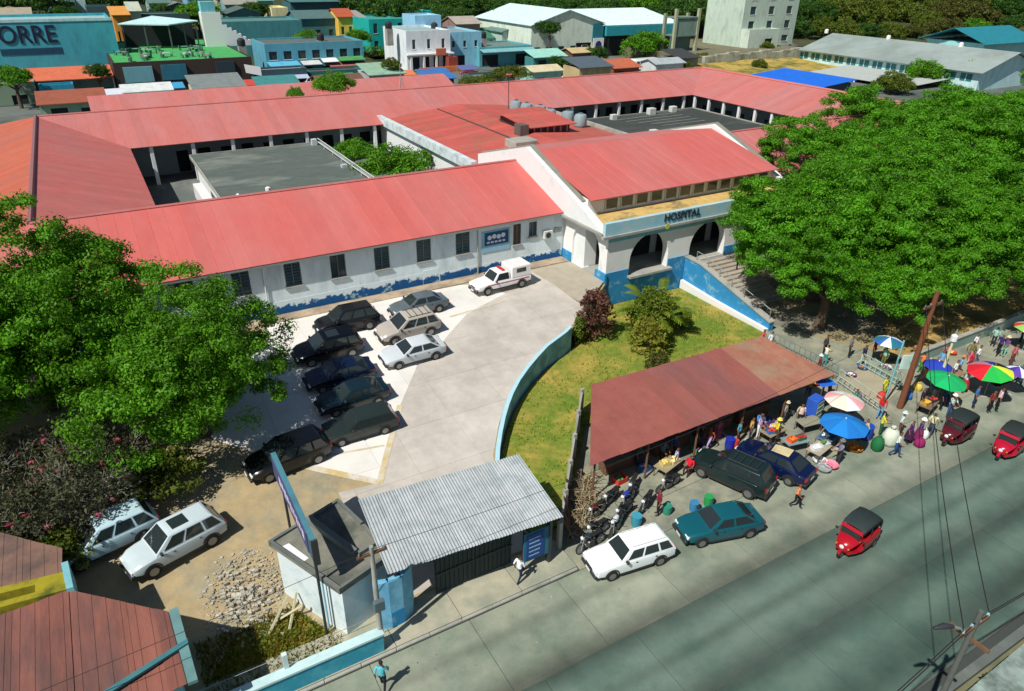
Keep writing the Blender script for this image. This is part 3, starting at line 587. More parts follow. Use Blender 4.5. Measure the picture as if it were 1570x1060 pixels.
for i, (x, y, z, r) in enumerate([(49.4, 84.0, 7.05, .8), (49.7, 81.8, 7.05, .8), (50.6, 79.9, 7.0, .8), (50.4, 77.4, 7.0, .85), (52.0, 75.6, 6.9, .8), (52.4, 73.4, 6.9, .8)]):
    t = thing('water_tank', ['first', 'second', 'third', 'fourth', 'fifth', 'sixth'][i] + ' grey water tank from the far end of the row on the red rear roof', 'water tank', (x, y, z + .15), 0, 'water tanks on the hospital roof')
    part('tank', MB().lathe([(r * .96, 0), (r, .1), (r, 1.0), (r * .85, 1.3), (r * .3, 1.45)], n=16), paint((140, 160, 165), rough=0.5), t, 40)
    part('lid', MB().lathe([(r * .32, 1.44), (r * .32, 1.54), (.05, 1.58)], n=12), paint((80, 95, 100)), t)
# stairs from the portico down to the market side
stp = thing('entrance_stair', 'wide grey stair from the portico down towards the tree with blue flank wall', 'stairs', (46, 38.5, 0))
for i in range(13):
    part('step', MB().box(42.2, 47.6, 41.3 - (i + 1) * .44, 41.3 - i * .44, 0.0, 2.2 - i * .17), mat('stair_step', (0.36, 0.32, 0.26), 0.9, 0.18, 1.5, objr=0.08), stp, world=True)
def slopewall(x0, x1, pts, m, parent, name, thick=None):
    b = MB()
    for (y0, t0), (y1, t1) in zip(pts, pts[1:]):
        za, zc = (-.1, -.1) if thick is None else (t0 - thick, t1 - thick)
        b.add([(x0, y0, za), (x1, y0, za), (x1, y1, zc), (x0, y1, zc), (x0, y0, t0), (x1, y0, t0), (x1, y1, t1), (x0, y1, t1)], [(0, 1, 2, 3), (4, 7, 6, 5), (0, 4, 5, 1), (1, 5, 6, 2), (2, 6, 7, 3), (3, 7, 4, 0)])
    return part(name, b, m, parent, world=True)
slopewall(41.62, 42.1, [(41.7, 2.75), (39.8, 2.7), (31.9, 0.75)], BLUEWALL, stp, 'flank_wall')
slopewall(41.3, 41.6, [(41.6, 0.75), (38, 0.5), (31.9, 0.3)], WHITEP, stp, 'wall_foot')
slopewall(41.55, 42.15, [(41.72, 2.87), (39.8, 2.82), (31.85, 0.87)], CONC, stp, 'coping', .11)
for i in range(7):
    y = 40.6 - i * 1.4; zt = 2.8 - max(0, 39.8 - y) * 0.247
    part('rail_post', MB().tube([(41.85, y, zt), (41.85, y, zt + .8)], .03, 5), STEEL, stp, world=True)
part('handrail', MB().tube([(41.85, 40.6, 3.6), (41.85, 39.8, 3.55), (41.85, 32.2, 1.72)], .035, 5), STEEL, stp, world=True)
def hsh(s): return sum((i + 1) * ord(c) for i, c in enumerate(s)) % 1009

# ================================================================== BUILDERS: vehicles, people, trees, stalls
TINT = mat('car_glass', (0.022, 0.032, 0.034), 0.05, 0.1, 1, spec=0.8)
RIM = plain('wheel_rim', (0.24, 0.25, 0.25), 0.35, 0.6)
HEADL = plain('headlight', (0.75, 0.78, 0.78), 0.15); TAILL = plain('taillight', (0.35, 0.01, 0.01), 0.2)
TRIM = plain('car_trim', (0.03, 0.03, 0.032), 0.6)
CARS = {
 'sedan': dict(st=[(-2.25, .42, .70, .64), (-2.17, .30, .92, .77), (-1.6, .22, .99, .85), (-.9, .2, .98, .86), (0, .2, .96, .86), (.9, .2, .95, .86), (1.5, .22, .89, .85), (2.05, .28, .77, .77), (2.22, .38, .60, .60)], cab=(-1.8, .98, -1.05, .22), z=(.95, 1.43), hw=(.80, .60), wh=(-1.35, 1.38), r=.31),
 'suv': dict(st=[(-2.3, .5, .95, .72), (-2.22, .36, 1.08, .84), (-1.6, .28, 1.1, .9), (0, .26, 1.08, .91), (.9, .26, 1.07, .91), (1.5, .28, 1.0, .9), (1.9, .32, .93, .86), (2.18, .36, .78, .76), (2.3, .46, .6, .6)], cab=(-2.2, 1.12, -1.72, .3), z=(1.06, 1.72), hw=(.85, .69), wh=(-1.4, 1.4), r=.36),
 'wagon': dict(st=[(-2.2, .42, .82, .70), (-2.13, .30, .93, .79), (-1.5, .22, .94, .82), (0, .2, .93, .83), (.9, .2, .92, .83), (1.5, .22, .88, .82), (2.08, .28, .80, .78), (2.2, .38, .64, .68)], cab=(-2.12, .85, -1.75, .3), z=(.92, 1.46), hw=(.78, .62), wh=(-1.3, 1.36), r=.31),
 'pickup': dict(st=[(-2.55, .5, .98, .80), (-2.5, .42, 1.02, .86), (-.6, .36, 1.02, .87), (.2, .34, 1.02, .87), (1.0, .34, 1.02, .87), (1.7, .36, .98, .86), (2.35, .42, .88, .80), (2.5, .5, .74, .70)], cab=(-.55, 1.05, -.42, .5), z=(1.0, 1.66), hw=(.82, .68), wh=(-1.6, 1.6), r=.36)}
_carmesh = {}
def car_meshes(kind):
    if kind in _carmesh: return _carmesh[kind]
    c = CARS[kind]; D = {}
    b = MB(); vs = []; N = 10
    for x, zb, zt, hw in c['st']:
        half = [(.84 * hw, zb), (hw, zb + .13), (hw, zt - .24), (.97 * hw, zt - .07), (.82 * hw, zt)]
        vs += [(x, y, z) for y, z in half] + [(x, -y, z) for y, z in half[::-1]]
    n = len(c['st']); fs = [tuple(range(N)), tuple(range(n * N - 1, (n - 1) * N - 1, -1))]
    for i in range(n - 1):
        for k in range(N): j = (k + 1) % N; fs.append((i * N + k, (i + 1) * N + k, (i + 1) * N + j, i * N + j))
    b.add(vs, fs)
    # cabin: welded shell sunk into the body, roof crowned
    br, bf, tr, tf = c['cab']; zb, zt = c['z']; hb, hr = c['hw']
    ring = lambda x0, x1, hw, z: [(x0, -hw, z), (x1, -hw, z), (x1, -hw * .5, z), (x1, hw * .5, z), (x1, hw, z), (x0, hw, z), (x0, hw * .5, z), (x0, -hw * .5, z)]
    lv = [ring(br - .05, bf + .07, hb + .02, zb - .12), ring(br, bf, hb, zb), ring(tr - .04, tf + .05, hr, zt - .05), ring(tr + .07, tf - .12, hr * .86, zt)]
    o = len(b.v); b.v += [q for l in lv for q in l]; f2 = []
    for i in range(3):
        for k in range(8): j = (k + 1) % 8; f2.append((o + i * 8 + k, o + i * 8 + j, o + i * 8 + 8 + j, o + i * 8 + 8 + k))
    f2.append(tuple(o + 24 + k for k in range(8))); b.f += f2; b.m += [0] * len(f2)
    me0 = b.mesh(kind + '_raw', carpaint((128, 128, 128))); ob = bpy.data.objects.new('t', me0); COL.objects.link(ob)
    bv = ob.modifiers.new('b', 'BEVEL'); bv.width = .075; bv.segments = 3; bv.limit_method = 'ANGLE'; bv.angle_limit = R_(22); bv.use_clamp_overlap = True
    D['body'] = bpy.data.meshes.new_from_object(ob.evaluated_get(bpy.context.evaluated_depsgraph_get())); bpy.data.objects.remove(ob); D['body'].shade_smooth(); D['body'].set_sharp_from_angle(angle=R_(50))
    b = MB()
    def bil(q, u, v, off):
        a, bb, cc, d = map(Vector, q); p = (a * (1 - u) + bb * u) * (1 - v) + (d * (1 - u) + cc * u) * v
        nn = (bb - a).cross(d - a).normalized(); return p + nn * off
    def pane(q, u0, u1, v0, v1): return MB().add([bil(q, u0, v0, .012), bil(q, u1, v0, .012), bil(q, u1, v1, .012), bil(q, u0, v1, .012)], [(0, 1, 2, 3)])
    ff = [(bf, -hb, zb), (bf, hb, zb), (tf + .05, hr, zt - .05), (tf + .05, -hr, zt - .05)]
    rf = [(br, hb, zb), (br, -hb, zb), (tr - .04, -hr, zt - .05), (tr - .04, hr, zt - .05)]
    D['windshield'] = pane(ff, .06, .94, .06, .97).mesh('windshield', TINT); D['rear_window'] = pane(rf, .1, .9, .12 if kind != 'suv' else .25, .92).mesh('rear_window', TINT)
    for sgn, nm in ((-1, 'r'), (1, 'l')):
        q = [(br, -hb, zb), (bf, -hb, zb), (tf + .05, -hr, zt - .05), (tr - .04, -hr, zt - .05)]
        if sgn > 0: q = [(q[1][0], hb, zb), (q[0][0], hb, zb), (q[3][0], hr, q[3][2]), (q[2][0], hr, q[2][2])]
        sp = [(.05, .47), (.52, .90)] if kind != 'pickup' else [(.08, .88)]
        if kind in ('suv', 'wagon'): sp = [(.04, .27), (.31, .6), (.64, .91)]
        if sgn > 0: sp = [(1 - e, 1 - s) for s, e in sp]
        D['side_' + nm] = [pane(q, s, e, .1, .93).mesh('side_window', TINT) for s, e in sp]
    r = c['r']
    D['wheel'] = MB().lathe([(r * .6, -.1), (r * .95, -.1), (r, -.06), (r, .06), (r * .95, .1), (r * .6, .1)], n=18, ax='y').mesh('wheel', RUBBER, 40)
    D['rim'] = MB().lathe([(r * .62, -.107), (r * .5, -.112), (r * .15, -.095), (r * .15, .095), (r * .5, .112), (r * .62, .107)], n=12, ax='y').mesh('rim', RIM, 40)
    xf, _, zf, hf = c['st'][-2]; xrr, _, zrr, hrr = c['st'][1]
    D['hl'] = MB().bbox(-.09, .09, -.17, .17, -.07, .07, .03).mesh('headlight', HEADL); D['tl'] = MB().bbox(-.06, .06, -.12, .12, -.10, .10, .02).mesh('taillight', TAILL)
    D['hlp'] = (xf + .02, hf * .72, zf - .13); D['tlp'] = (xrr - .03, hrr * .82, zrr - .17)
    D['bump_f'] = MB().bbox(c['st'][-1][0] - .12, c['st'][-1][0] + .06, -.72, .72, .3, .48, .04).mesh('bumper', TRIM); D['bump_r'] = MB().bbox(c['st'][0][0] - .05, c['st'][0][0] + .12, -.74, .74, .34, .5, .04).mesh('bumper', TRIM)
    r = c['r']; ar = MB(); vs = []; fs = []
    for k in range(11):
        a = math.pi * k / 10
        for q in (r + .02, r + .09): vs += [(q * math.cos(a), -.012, q * math.sin(a)), (q * math.cos(a), .012, q * math.sin(a))]
    for k in range(10):
        o_ = k * 4; fs += [(o_, o_ + 2, o_ + 6, o_ + 4), (o_ + 1, o_ + 5, o_ + 7, o_ + 3), (o_ + 2, o_ + 3, o_ + 7, o_ + 6)]
    D['arch'] = ar.add(vs, fs).mesh('wheel_arch', TRIM)
    D['sill'] = MB().box(c['wh'][0] + .42, c['wh'][1] - .42, -.012, .012, c['st'][3][1] + .02, c['st'][3][1] + .13).mesh('sill_trim', TRIM)
    D['plate'] = MB().box(-.006, .006, -.2, .2, -.06, .06).mesh('number_plate', WHITEP); D['grille'] = MB().box(-.02, .02, -.34, .34, -.06, .06).mesh('grille', TRIM)
    D['mirror'] = MB().bbox(-.05, .07, -.09, .09, -.06, .07, .02).mesh('side_mirror', TRIM)
    _carmesh[kind] = D; return D
def car(kind, label, loc, rz, rgb, group=None, cat='car', rack=False, sunroof=False, tilt=0):
    D = car_meshes(kind); c = CARS[kind]; o = thing('pickup_truck' if kind == 'pickup' else 'parked_car', label, cat, loc, rz, group)
    o.scale = (.96, .96, .96)
    if tilt: o.rotation_euler = (tilt, 0, rz)
    P = carpaint(rgb); setmat(part('body', D['body'], None, o), P)
    part('windshield', D['windshield'], None, o); part('rear_window', D['rear_window'], None, o)
    for k in ('side_l', 'side_r'):
        for m in D[k]: part('side_window', m, None, o)
    for x in c['wh']:
        for s in (-1, 1):
            w = part('wheel', D['wheel'], None, o); w.location = (x, s * (c['st'][3][3] - .07), c['r']); part('rim', D['rim'], None, w)
    for s in (-1, 1):
        h = part('headlight', D['hl'], None, o); h.location = (D['hlp'][0], s * D['hlp'][1], D['hlp'][2]); h = part('taillight', D['tl'], None, o); h.location = (D['tlp'][0], s * D['tlp'][1], D['tlp'][2])
        h = part('side_mirror', D['mirror'], None, o); h.location = (c['cab'][1] - .22, s * (c['hw'][0] + .12), c['z'][0] + .08)
    hw = c['st'][3][3]
    for s in (-1, 1):
        for x in c['wh']: h = part('wheel_arch', D['arch'], None, o); h.location = (x, s * (hw + .006), c['r'])
        h = part('sill_trim', D['sill'], None, o); h.location = (0, s * (hw - .01), 0)
        for xx in (c['cab'][1] - .55, (c['cab'][0] + c['cab'][1]) / 2 - .15):
            if kind != 'pickup' or xx > -.4: h = part('door_handle', D['mirror'], None, o); h.location = (xx - .25, s * (hw + .008), c['z'][0] - .16); h.scale = (.9, .16, .3)
    h = part('grille', D['grille'], None, o); h.location = (c['st'][-1][0] - .015, 0, c['st'][-1][2] - .06); h = part('number_plate', D['plate'], None, o); h.location = (c['st'][0][0] - .062, 0, .62); h = part('number_plate', D['plate'], None, o); h.location = (c['st'][-1][0] + .068, 0, .4)
    part('bumper', D['bump_f'], None, o); part('bumper', D['bump_r'], None, o)
    zt = c['z'][1]
    if rack:
        for s in (-1, 1): part('roof_rail', MB().tube([(c['cab'][3] - .1, s * .52, zt + .06), (c['cab'][2] + .15, s * .52, zt + .06)], .022, 5), TRIM if rack == 1 else WHITEP, o)
        for i in range(4): part('roof_bar', MB().box(c['cab'][2] + .3 + i * .45, c['cab'][2] + .34 + i * .45, -.52, .52, zt + .04, zt + .07), TRIM if rack == 1 else WHITEP, o)
    if sunroof: part('sunroof', MB().box(-.75, .05, -.4, .4, zt, zt + .008), TINT, o)
    return o

def tuktuk(label, loc, rz, body, roof=(38, 50, 50), group='three-wheeled taxis on the street'):
    o = thing('three_wheeled_taxi', label, 'tuk tuk', loc, rz, group); P = carpaint(body); K = mat('canvas_%d' % roof[0], lin(roof), 0.75, 0.15, 3)
    b = MB(); st = [(-1.3, .35, .8, .55), (-1.22, .28, .95, .63), (-.3, .26, .95, .66), (.3, .26, .9, .62), (.35, .26, .42, .6), (.7, .28, .44, .5), (1.0, .3, .55, .36)]
    N = 8; vs = []
    for x, z0, z1, hw in st: vs += [(x, hw * .9, z0), (x, hw, z0 + .08), (x, hw, z1 - .08), (x, hw * .9, z1), (x, -hw * .9, z1), (x, -hw, z1 - .08), (x, -hw, z0 + .08), (x, -hw * .9, z0)]
    fs = [tuple(range(N)), tuple(range(len(st) * N - 1, (len(st) - 1) * N - 1, -1))]
    for i in range(len(st) - 1):
        for k in range(N): j = (k + 1) % N; fs.append((i * N + k, (i + 1) * N + k, (i + 1) * N + j, i * N + j))
    b.add(vs, fs); part('body', b, P, o, 40)
    # rounded front cowl
    b = MB(); vs = []; fs = []
    prof = [(.42, 1.08, .54), (.75, 1.02, .5), (1.08, .9, .42), (1.22, .72, .32), (1.2, .5, .24)]
    for x, z, hw in prof: vs += [(x - .12, -hw, z - .06), (x, -hw * .55, z), (x + .02, 0, z + .02), (x, hw * .55, z), (x - .12, hw, z - .06)]
    for i in range(4):
        for k in range(4): fs.append((i * 5 + k, i * 5 + k + 1, i * 5 + 6 + k, i * 5 + 5 + k))
    b.add(vs, fs); part('front_cowl', b, P, o, 60)
    # canvas canopy, rounded
    b = MB(); prof = [(-1.3, 1.0, .58), (-1.27, 1.45, .6), (-1.1, 1.66, .58), (-.4, 1.74, .6), (.35, 1.70, .58), (.52, 1.6, .55)]; vs = []; fs = []
    for x, z, hw in prof: vs += [(x, hw, z - .2), (x, hw * .97, z - .06), (x, hw * .6, z), (x, 0, z + .02), (x, -hw * .6, z), (x, -hw * .97, z - .06), (x, -hw, z - .2)]
    for i in range(len(prof) - 1):
        for k in range(6): fs.append((i * 7 + k, (i + 1) * 7 + k, (i + 1) * 7 + k + 1, i * 7 + k + 1))
    b.add(vs, fs); part('canopy', b, K, o, 50)
    part('visor', MB().add([(.53, -.53, 1.56), (.62, -.53, 1.42), (.62, .53, 1.42), (.53, .53, 1.56), (.55, -.53, 1.58), (.64, -.53, 1.43), (.64, .53, 1.43), (.55, .53, 1.58)], [(4, 5, 6, 7), (0, 3, 2, 1), (0, 1, 5, 4), (2, 3, 7, 6), (1, 2, 6, 5), (3, 0, 4, 7)]), P, o)
    part('windshield', MB().quad((.60, -.46, 1.0), (.60, .46, 1.0), (.58, .46, 1.41), (.58, -.46, 1.41)), TINT, o)
    for s in (-1, 1):
        part('post', MB().tube([(.5, s * .52, 1.0), (.58, s * .5, 1.6)], .025, 5), P, o); part('post', MB().tube([(-.25, s * .6, .9), (-.25, s * .57, 1.6)], .022, 5), DARKSTEEL, o); part('post', MB().tube([(-1.2, s * .58, .9), (-1.2, s * .57, 1.5)], .022, 5), DARKSTEEL, o)
        part('side_mirror', MB().bbox(.6, .66, s * .68 - .07, s * .68 + .07, 1.1, 1.22, .02), TRIM, o)
    part('passenger_seat', MB().bbox(-1.1, -.55, -.52, .52, .6, .98, .05).bbox(-1.15, -1.0, -.52, .52, .9, 1.4, .04), plain('seat_vinyl', (.05, .04, .04), .5), o)
    part('driver_seat', MB().bbox(-.1, .3, -.25, .25, .6, .93, .05), MATS['seat_vinyl'], o)
    wm = MB().lathe([(.14, -.07), (.22, -.08), (.25, -.04), (.25, .04), (.22, .08), (.14, .07)], n=16, ax='y').mesh('wheel', RUBBER, 40); rm = MB().lathe([(.15, -.082), (.05, -.06), (.05, .06), (.15, .082)], n=10, ax='y').mesh('rim', RIM, 40)
    for x, y in ((1.12, 0), (-.85, .58), (-.85, -.58)):
        w = part('wheel', wm, None, o); w.location = (x, y, .25); part('rim', rm, None, w)
    part('mudguard', MB().tube([(1.36, 0, .36), (1.28, 0, .5), (1.12, 0, .56), (.95, 0, .5)], .085, 8), P, o)
    part('headlight', MB().lathe([(.1, 0), (.11, .04), (.05, .07)], (1.2, 0, .74), 12, ax='x'), HEADL, o)
    for s in (-1, 1): part('indicator', MB().lathe([(.05, 0), (.04, .05)], (1.12, s * .3, .72), 8, ax='x'), plain('amber', (.6, .2, .02)), o)
    return o

def motorcycle(label, loc, rz, tank, lean=0.12):
    o = thing('motorcycle', label, 'motorcycle', loc, rz, 'motorcycles parked by the market shed'); o.rotation_euler = (lean, 0, rz)
    wm = MB()
    n = 16; ring = [(.30, 0, .05), (.27, .05, 0), (.24, 0, -.05), (.27, -.05, 0)]; vs = []; fs = []
    for k in range(n):
        a = 2 * math.pi * k / n
        for q in ((.30, 0), (.275, .045), (.25, 0), (.275, -.045)): vs.append((q[0] * math.cos(a), q[1], q[0] * math.sin(a)))
    for k in range(n):
        for i in range(4): fs.append((k * 4 + i, k * 4 + (i + 1) % 4, ((k + 1) % n) * 4 + (i + 1) % 4, ((k + 1) % n) * 4 + i))
    wm.add(vs, fs); wme = wm.mesh('wheel', RUBBER, 60); rme = MB().lathe([(.25, -.012), (.1, -.03), (.1, .03), (.25, .012)], n=12, ax='y').mesh('rim', STEEL)
    for x in (-.62, .66):
        w = part('wheel', wme, None, o); w.location = (x, 0, .3); part('rim', rme, None, w)
    part('engine', MB().bbox(-.2, .22, -.13, .13, .22, .52, .05), plain('engine_metal', (.12, .12, .12), .4, .6), o)
    part('frame', MB().tube([(-.62, .09, .3), (-.2, .1, .5), (.3, .05, .72), (.42, 0, .85)], .022, 5).tube([(-.62, -.09, .3), (-.2, -.1, .5), (.3, -.05, .72)], .022, 5), DARKSTEEL, o)
    part('fuel_tank', MB().lathe([(.03, -.24), (.12, -.2), (.15, 0), (.13, .15), (.04, .24)], (.14, 0, .78), 10, ax='x'), carpaint(tank), o, 50)
    part('seat', MB().bbox(-.68, -.05, -.12, .12, .7, .8, .04), plain('seat_black', (.02, .02, .02), .55), o)
    part('rear_mudguard', MB().tube([(-.95, 0, .5), (-.8, 0, .62), (-.55, 0, .66)], .06, 6), carpaint(tank), o)
    part('fork', MB().tube([(.66, .08, .3), (.44, .07, .92)], .022, 5).tube([(.66, -.08, .3), (.44, -.07, .92)], .022, 5), STEEL, o)
    part('handlebar', MB().tube([(.3, -.36, .98), (.42, -.12, 1.0), (.42, .12, 1.0), (.3, .36, .98)], .016, 5), DARKSTEEL, o)
    part('headlight', MB().lathe([(.09, 0), (.1, .05), (.04, .1)], (.5, 0, .86), 10, ax='x'), HEADL, o)
    part('exhaust', MB().tube([(.1, -.14, .3), (-.3, -.16, .26), (-.8, -.17, .34)], [.025, .03, .045], 6), STEEL, o)
    return o

# ---------------- people: one continuous skinned body per pose, coloured by region
SKIN = plain('skin', (0.22, 0.10, 0.055), 0.6); HAIR = plain('hair', (0.012, 0.01, 0.009), 0.7); SHOE = plain('shoe', (0.03, 0.025, 0.02), 0.6)
POSES = {}
def pose(name):
    if name in POSES: return POSES[name]
    V = {'pelvis': (0, 0, .95), 'belly': (0, 0, 1.1), 'chest': (.01, 0, 1.3), 'neck': (.01, 0, 1.46), 'chin': (.03, 0, 1.55), 'head': (.03, 0, 1.64), 'crown': (.02, 0, 1.70)}
    rad = {'pelvis': (.15, .11), 'belly': (.14, .105), 'chest': (.165, .115), 'neck': (.058, .058), 'chin': (.07, .08), 'head': (.085, .1), 'crown': (.062, .075)}
    L = {}
    for s, n in ((1, 'l'), (-1, 'r')):
        L['sh' + n] = (0, .19 * s, 1.40); L['el' + n] = (-.03, .25 * s, 1.13); L['wr' + n] = (.06, .27 * s, .89); L['ha' + n] = (.08, .27 * s, .81)
        L['hip' + n] = (0, .09 * s, .90); L['kn' + n] = (.02, .10 * s, .50); L['an' + n] = (0, .10 * s, .09); L['to' + n] = (.16, .12 * s, .045)
    if name == 'walk':
        L['knl'] = (.18, .09, .52); L['anl'] = (.24, .09, .1); L['tol'] = (.39, .1, .07); L['knr'] = (-.02, -.1, .49); L['anr'] = (-.28, -.1, .14); L['tor'] = (-.14, -.11, .05)
        L['ell'] = (-.12, .25, 1.14); L['wrl'] = (-.05, .26, .92); L['hal'] = (-.02, .26, .84); L['elr'] = (.06, -.25, 1.13); L['wrr'] = (.24, -.22, .98); L['har'] = (.31, -.21, .95)
    if name == 'reach':
        for s, n in ((1, 'l'), (-1, 'r')): L['el' + n] = (.17, .22 * s, 1.17); L['wr' + n] = (.40, .15 * s, 1.12); L['ha' + n] = (.48, .13 * s, 1.11)
        V['chest'] = (.06, 0, 1.29); V['neck'] = (.09, 0, 1.45); V['chin'] = (.13, 0, 1.53); V['head'] = (.14, 0, 1.61); V['crown'] = (.12, 0, 1.68)
    if name == 'carry':
        L['ell'] = (-.02, .3, 1.5); L['wrl'] = (.06, .2, 1.74); L['hal'] = (.07, .16, 1.81)
    if name == 'sit':
        dz = -.5
        V = {k: (q[0], q[1], q[2] + dz) for k, q in V.items()}
        for s, n in ((1, 'l'), (-1, 'r')):
            L['sh' + n] = (0, .19 * s, .90); L['el' + n] = (.08, .25 * s, .66); L['wr' + n] = (.30, .2 * s, .60); L['ha' + n] = (.38, .17 * s, .60)
            L['hip' + n] = (.02, .1 * s, .43); L['kn' + n] = (.44, .13 * s, .47); L['an' + n] = (.42, .13 * s, .09); L['to' + n] = (.57, .14 * s, .045)
    rl = {'sh': .062, 'el': .045, 'wr': .032, 'ha': .036, 'hip': .098, 'kn': .062, 'an': .042, 'to': .036}
    for k, q in L.items(): V[k] = q; r = rl[k[:2] if k[:2] in rl else k[:3]]; rad[k] = (r, r)
    E = [('pelvis', 'belly'), ('belly', 'chest'), ('chest', 'neck'), ('neck', 'chin'), ('chin', 'head'), ('head', 'crown')]
    for n in 'lr': E += [('chest', 'sh' + n), ('sh' + n, 'el' + n), ('el' + n, 'wr' + n), ('wr' + n, 'ha' + n), ('pelvis', 'hip' + n), ('hip' + n, 'kn' + n), ('kn' + n, 'an' + n), ('an' + n, 'to' + n)]
    names = list(V); me = bpy.data.meshes.new('sk'); me.from_pydata([V[k] for k in names], [(names.index(a), names.index(c)) for a, c in E], [])
    o = bpy.data.objects.new('sk', me); COL.objects.link(o); sk = o.modifiers.new('s', 'SKIN'); sk.use_smooth_shade = True
    for i, k in enumerate(names): me.skin_vertices[0].data[i].radius = rad[k]; me.skin_vertices[0].data[i].use_root = (k == 'pelvis')
    o.modifiers.new('d', 'SUBSURF').levels = 1; o.modifiers['d'].render_levels = 1
    dg = bpy.context.evaluated_depsgraph_get(); em = bpy.data.meshes.new_from_object(o.evaluated_get(dg)); bpy.data.objects.remove(o)
    vs = [tuple(v.co) for v in em.vertices]; b = MB(); seg = [(Vector(V[a]), Vector(V[c]), a, c) for a, c in E]
    hz = V['head'][2]; hx = V['head'][0]
    for f in em.polygons:
        ce = f.center; best = None
        for a, c, na, nc in seg:
            d = c - a; t = max(0, min(1, (ce - a).dot(d) / d.length_squared)); q = (ce - a - d * t).length
            if best is None or q < best[0]: best = (q, na, nc, t)
        na, nc, t = best[1:]
        if na in ('neck', 'chin', 'head'): mi = 3 if (ce.z > hz + .03 or ce.x < hx - .03) and ce.z > hz - .09 else 0
        elif na[:2] == 'el' or na[:2] == 'wr': mi = 0
        elif na[:2] == 'an': mi = 4
        elif na[:3] == 'hip' or na[:2] == 'kn' or (na == 'pelvis' and (nc[:3] == 'hip' or t < .35)): mi = 2
        else: mi = 1
        b.f.append(tuple(f.vertices)); b.m.append(mi)
    b.v = vs
    for n, s in (('l', 1), ('r', -1)):      # fingers and thumb rooted inside the palm, nose and ears on the head
        w, h = Vector(L['wr' + n]), Vector(L['ha' + n]); d = (h - w).normalized(); side = d.cross(Vector((0, s, 0))).normalized() if abs(d.y) < .9 else Vector((1, 0, 0)); curl = Vector((0, -s, 0))
        for k in range(4):
            r0 = h + side * (k - 1.5) * .019; l = (.075, .085, .08, .062)[k]; b.tube([r0 - d * .01, r0 + d * l * .55, r0 + d * l * .9 + curl * .03], [.010, .0095, .007], 5, 0)
        r0 = h - d * .045 + side * .03; b.tube([r0, r0 + side * .035 + d * .03, r0 + side * .04 + d * .06], [.012, .011, .008], 5, 0)
    c = Vector(V['head']); b.tube([c + Vector((.085, 0, .02)), c + Vector((.112, 0, -.02)), c + Vector((.09, 0, -.03))], [.01, .018, .01], 5, 0)
    for s in (-1, 1): b.lathe([(.008, -.012), (.03, 0), (.008, .012)], (c.x, s * .092, c.z - .01), 6, 0, 'y'); b.lathe([(.012, 0), (.012, .008)], (c.x + .085, s * .035, c.z + .012), 6, 3, 'x')
    b.add([c + Vector((.095, -.025, -.055)), c + Vector((.095, .025, -.055)), c + Vector((.092, .022, -.066)), c + Vector((.092, -.022, -.066))], [(0, 1, 2, 3)], 4)
    POSES[name] = b.mesh('body_' + name, [SKIN, cloth((200, 200, 200)), cloth((40, 45, 60)), HAIR, SHOE], 75); return POSES[name]
def person(label, loc, rz, shirt, pants, ps='stand', hat=None, sc=1.0, skirt=False, apron=None):
    o = thing('person', label, 'person', loc, rz); o.scale = (sc, sc, sc)
    bo = part('body', pose(ps), None, o); setmat(bo, cloth(shirt), 1); setmat(bo, cloth(pants), 2)
    if skirt and ps != 'sit': part('skirt', MB().lathe([(.17, 1.02), (.2, .9), (.25, .6), (.27, .42), (.25, .42)], n=14), cloth(pants), bo, 60)
    z = 1.66 if ps != 'sit' else 1.16
    if hat: part('hat', MB().lathe([(.10, .03), (.16, .03), (.16, .045), (.108, .055), (.1, .14), (.03, .15)] if hat[0] >= 0 else [(.1, 0), (.1, .1), (.02, .12)], (.03, 0, z - .02), 12), cloth(tuple(abs(v) for v in hat)), bo, 50)
    if apron: part('apron', MB().add([(.16, -.16, 1.3), (.16, .16, 1.3), (.19, .2, .6), (.19, -.2, .6)], [(0, 1, 2, 3)]), cloth(apron), bo)
    return o

# ---------------- trees
def leaf_quads(b, c, r, n, size, rg, flat=1.0, up=0.3, mi=0):
    for _ in range(n):
        d = Vector((rg.gauss(0, 1), rg.gauss(0, 1), rg.gauss(0, 1) * flat)); d.normalize(); rr = r * (rg.random() ** 0.4)
        p = Vector(c) + Vector((d.x * rr, d.y * rr, d.z * rr * flat))
        nn = (d + Vector((0, 0, up)) + Vector((rg.gauss(0, .45), rg.gauss(0, .45), rg.gauss(0, .45)))).normalized()
        u = nn.orthogonal().normalized(); w = nn.cross(u); a = rg.uniform(0, 6.28); u, w = u * math.cos(a) + w * math.sin(a), w * math.cos(a) - u * math.sin(a)
        s = size * rg.uniform(.6, 1.3); u = u * s; w = w * s * .5
        b.add([p - u, p + w - u * .1, p + u, p - w - u * .1], [(0, 1, 2, 3)], mi)
def crown_mesh(name, seed, rx, ry, rz, nclump, per, size, cr, mats, lobes=7, flat=.7, skirt=.25, fr=(.38, .6), qr=(.35, .72), tall=1.0):
    """leaf-sized faces gathered in clumps over several overlapping domes, gaps between the clumps"""
    rg = random.Random(seed); b = MB(); D = []
    for i in range(lobes):
        a = 6.283 * i / lobes + rg.uniform(-.4, .4); q = rg.uniform(*qr) if i else 0
        D.append((Vector((math.cos(a) * rx * q, math.sin(a) * ry * q, rg.uniform(-.12, .3) * rz + (.25 * rz if i == 0 else 0))), rg.uniform(*fr)))
    for k in range(nclump):
        c, f = D[rg.randrange(lobes)]
        d = Vector((rg.gauss(0, 1), rg.gauss(0, 1), rg.gauss(0, 1))).normalized()
        if d.z < -skirt: d.z = -d.z * .5
        p = c + Vector((d.x * rx * f, d.y * ry * f, d.z * rz * f * tall)) * rg.uniform(.84, 1.05)
        leaf_quads(b, p, cr * rg.uniform(.6, 1.25), per, size, rg, flat)
    return b.mesh(name, mats)
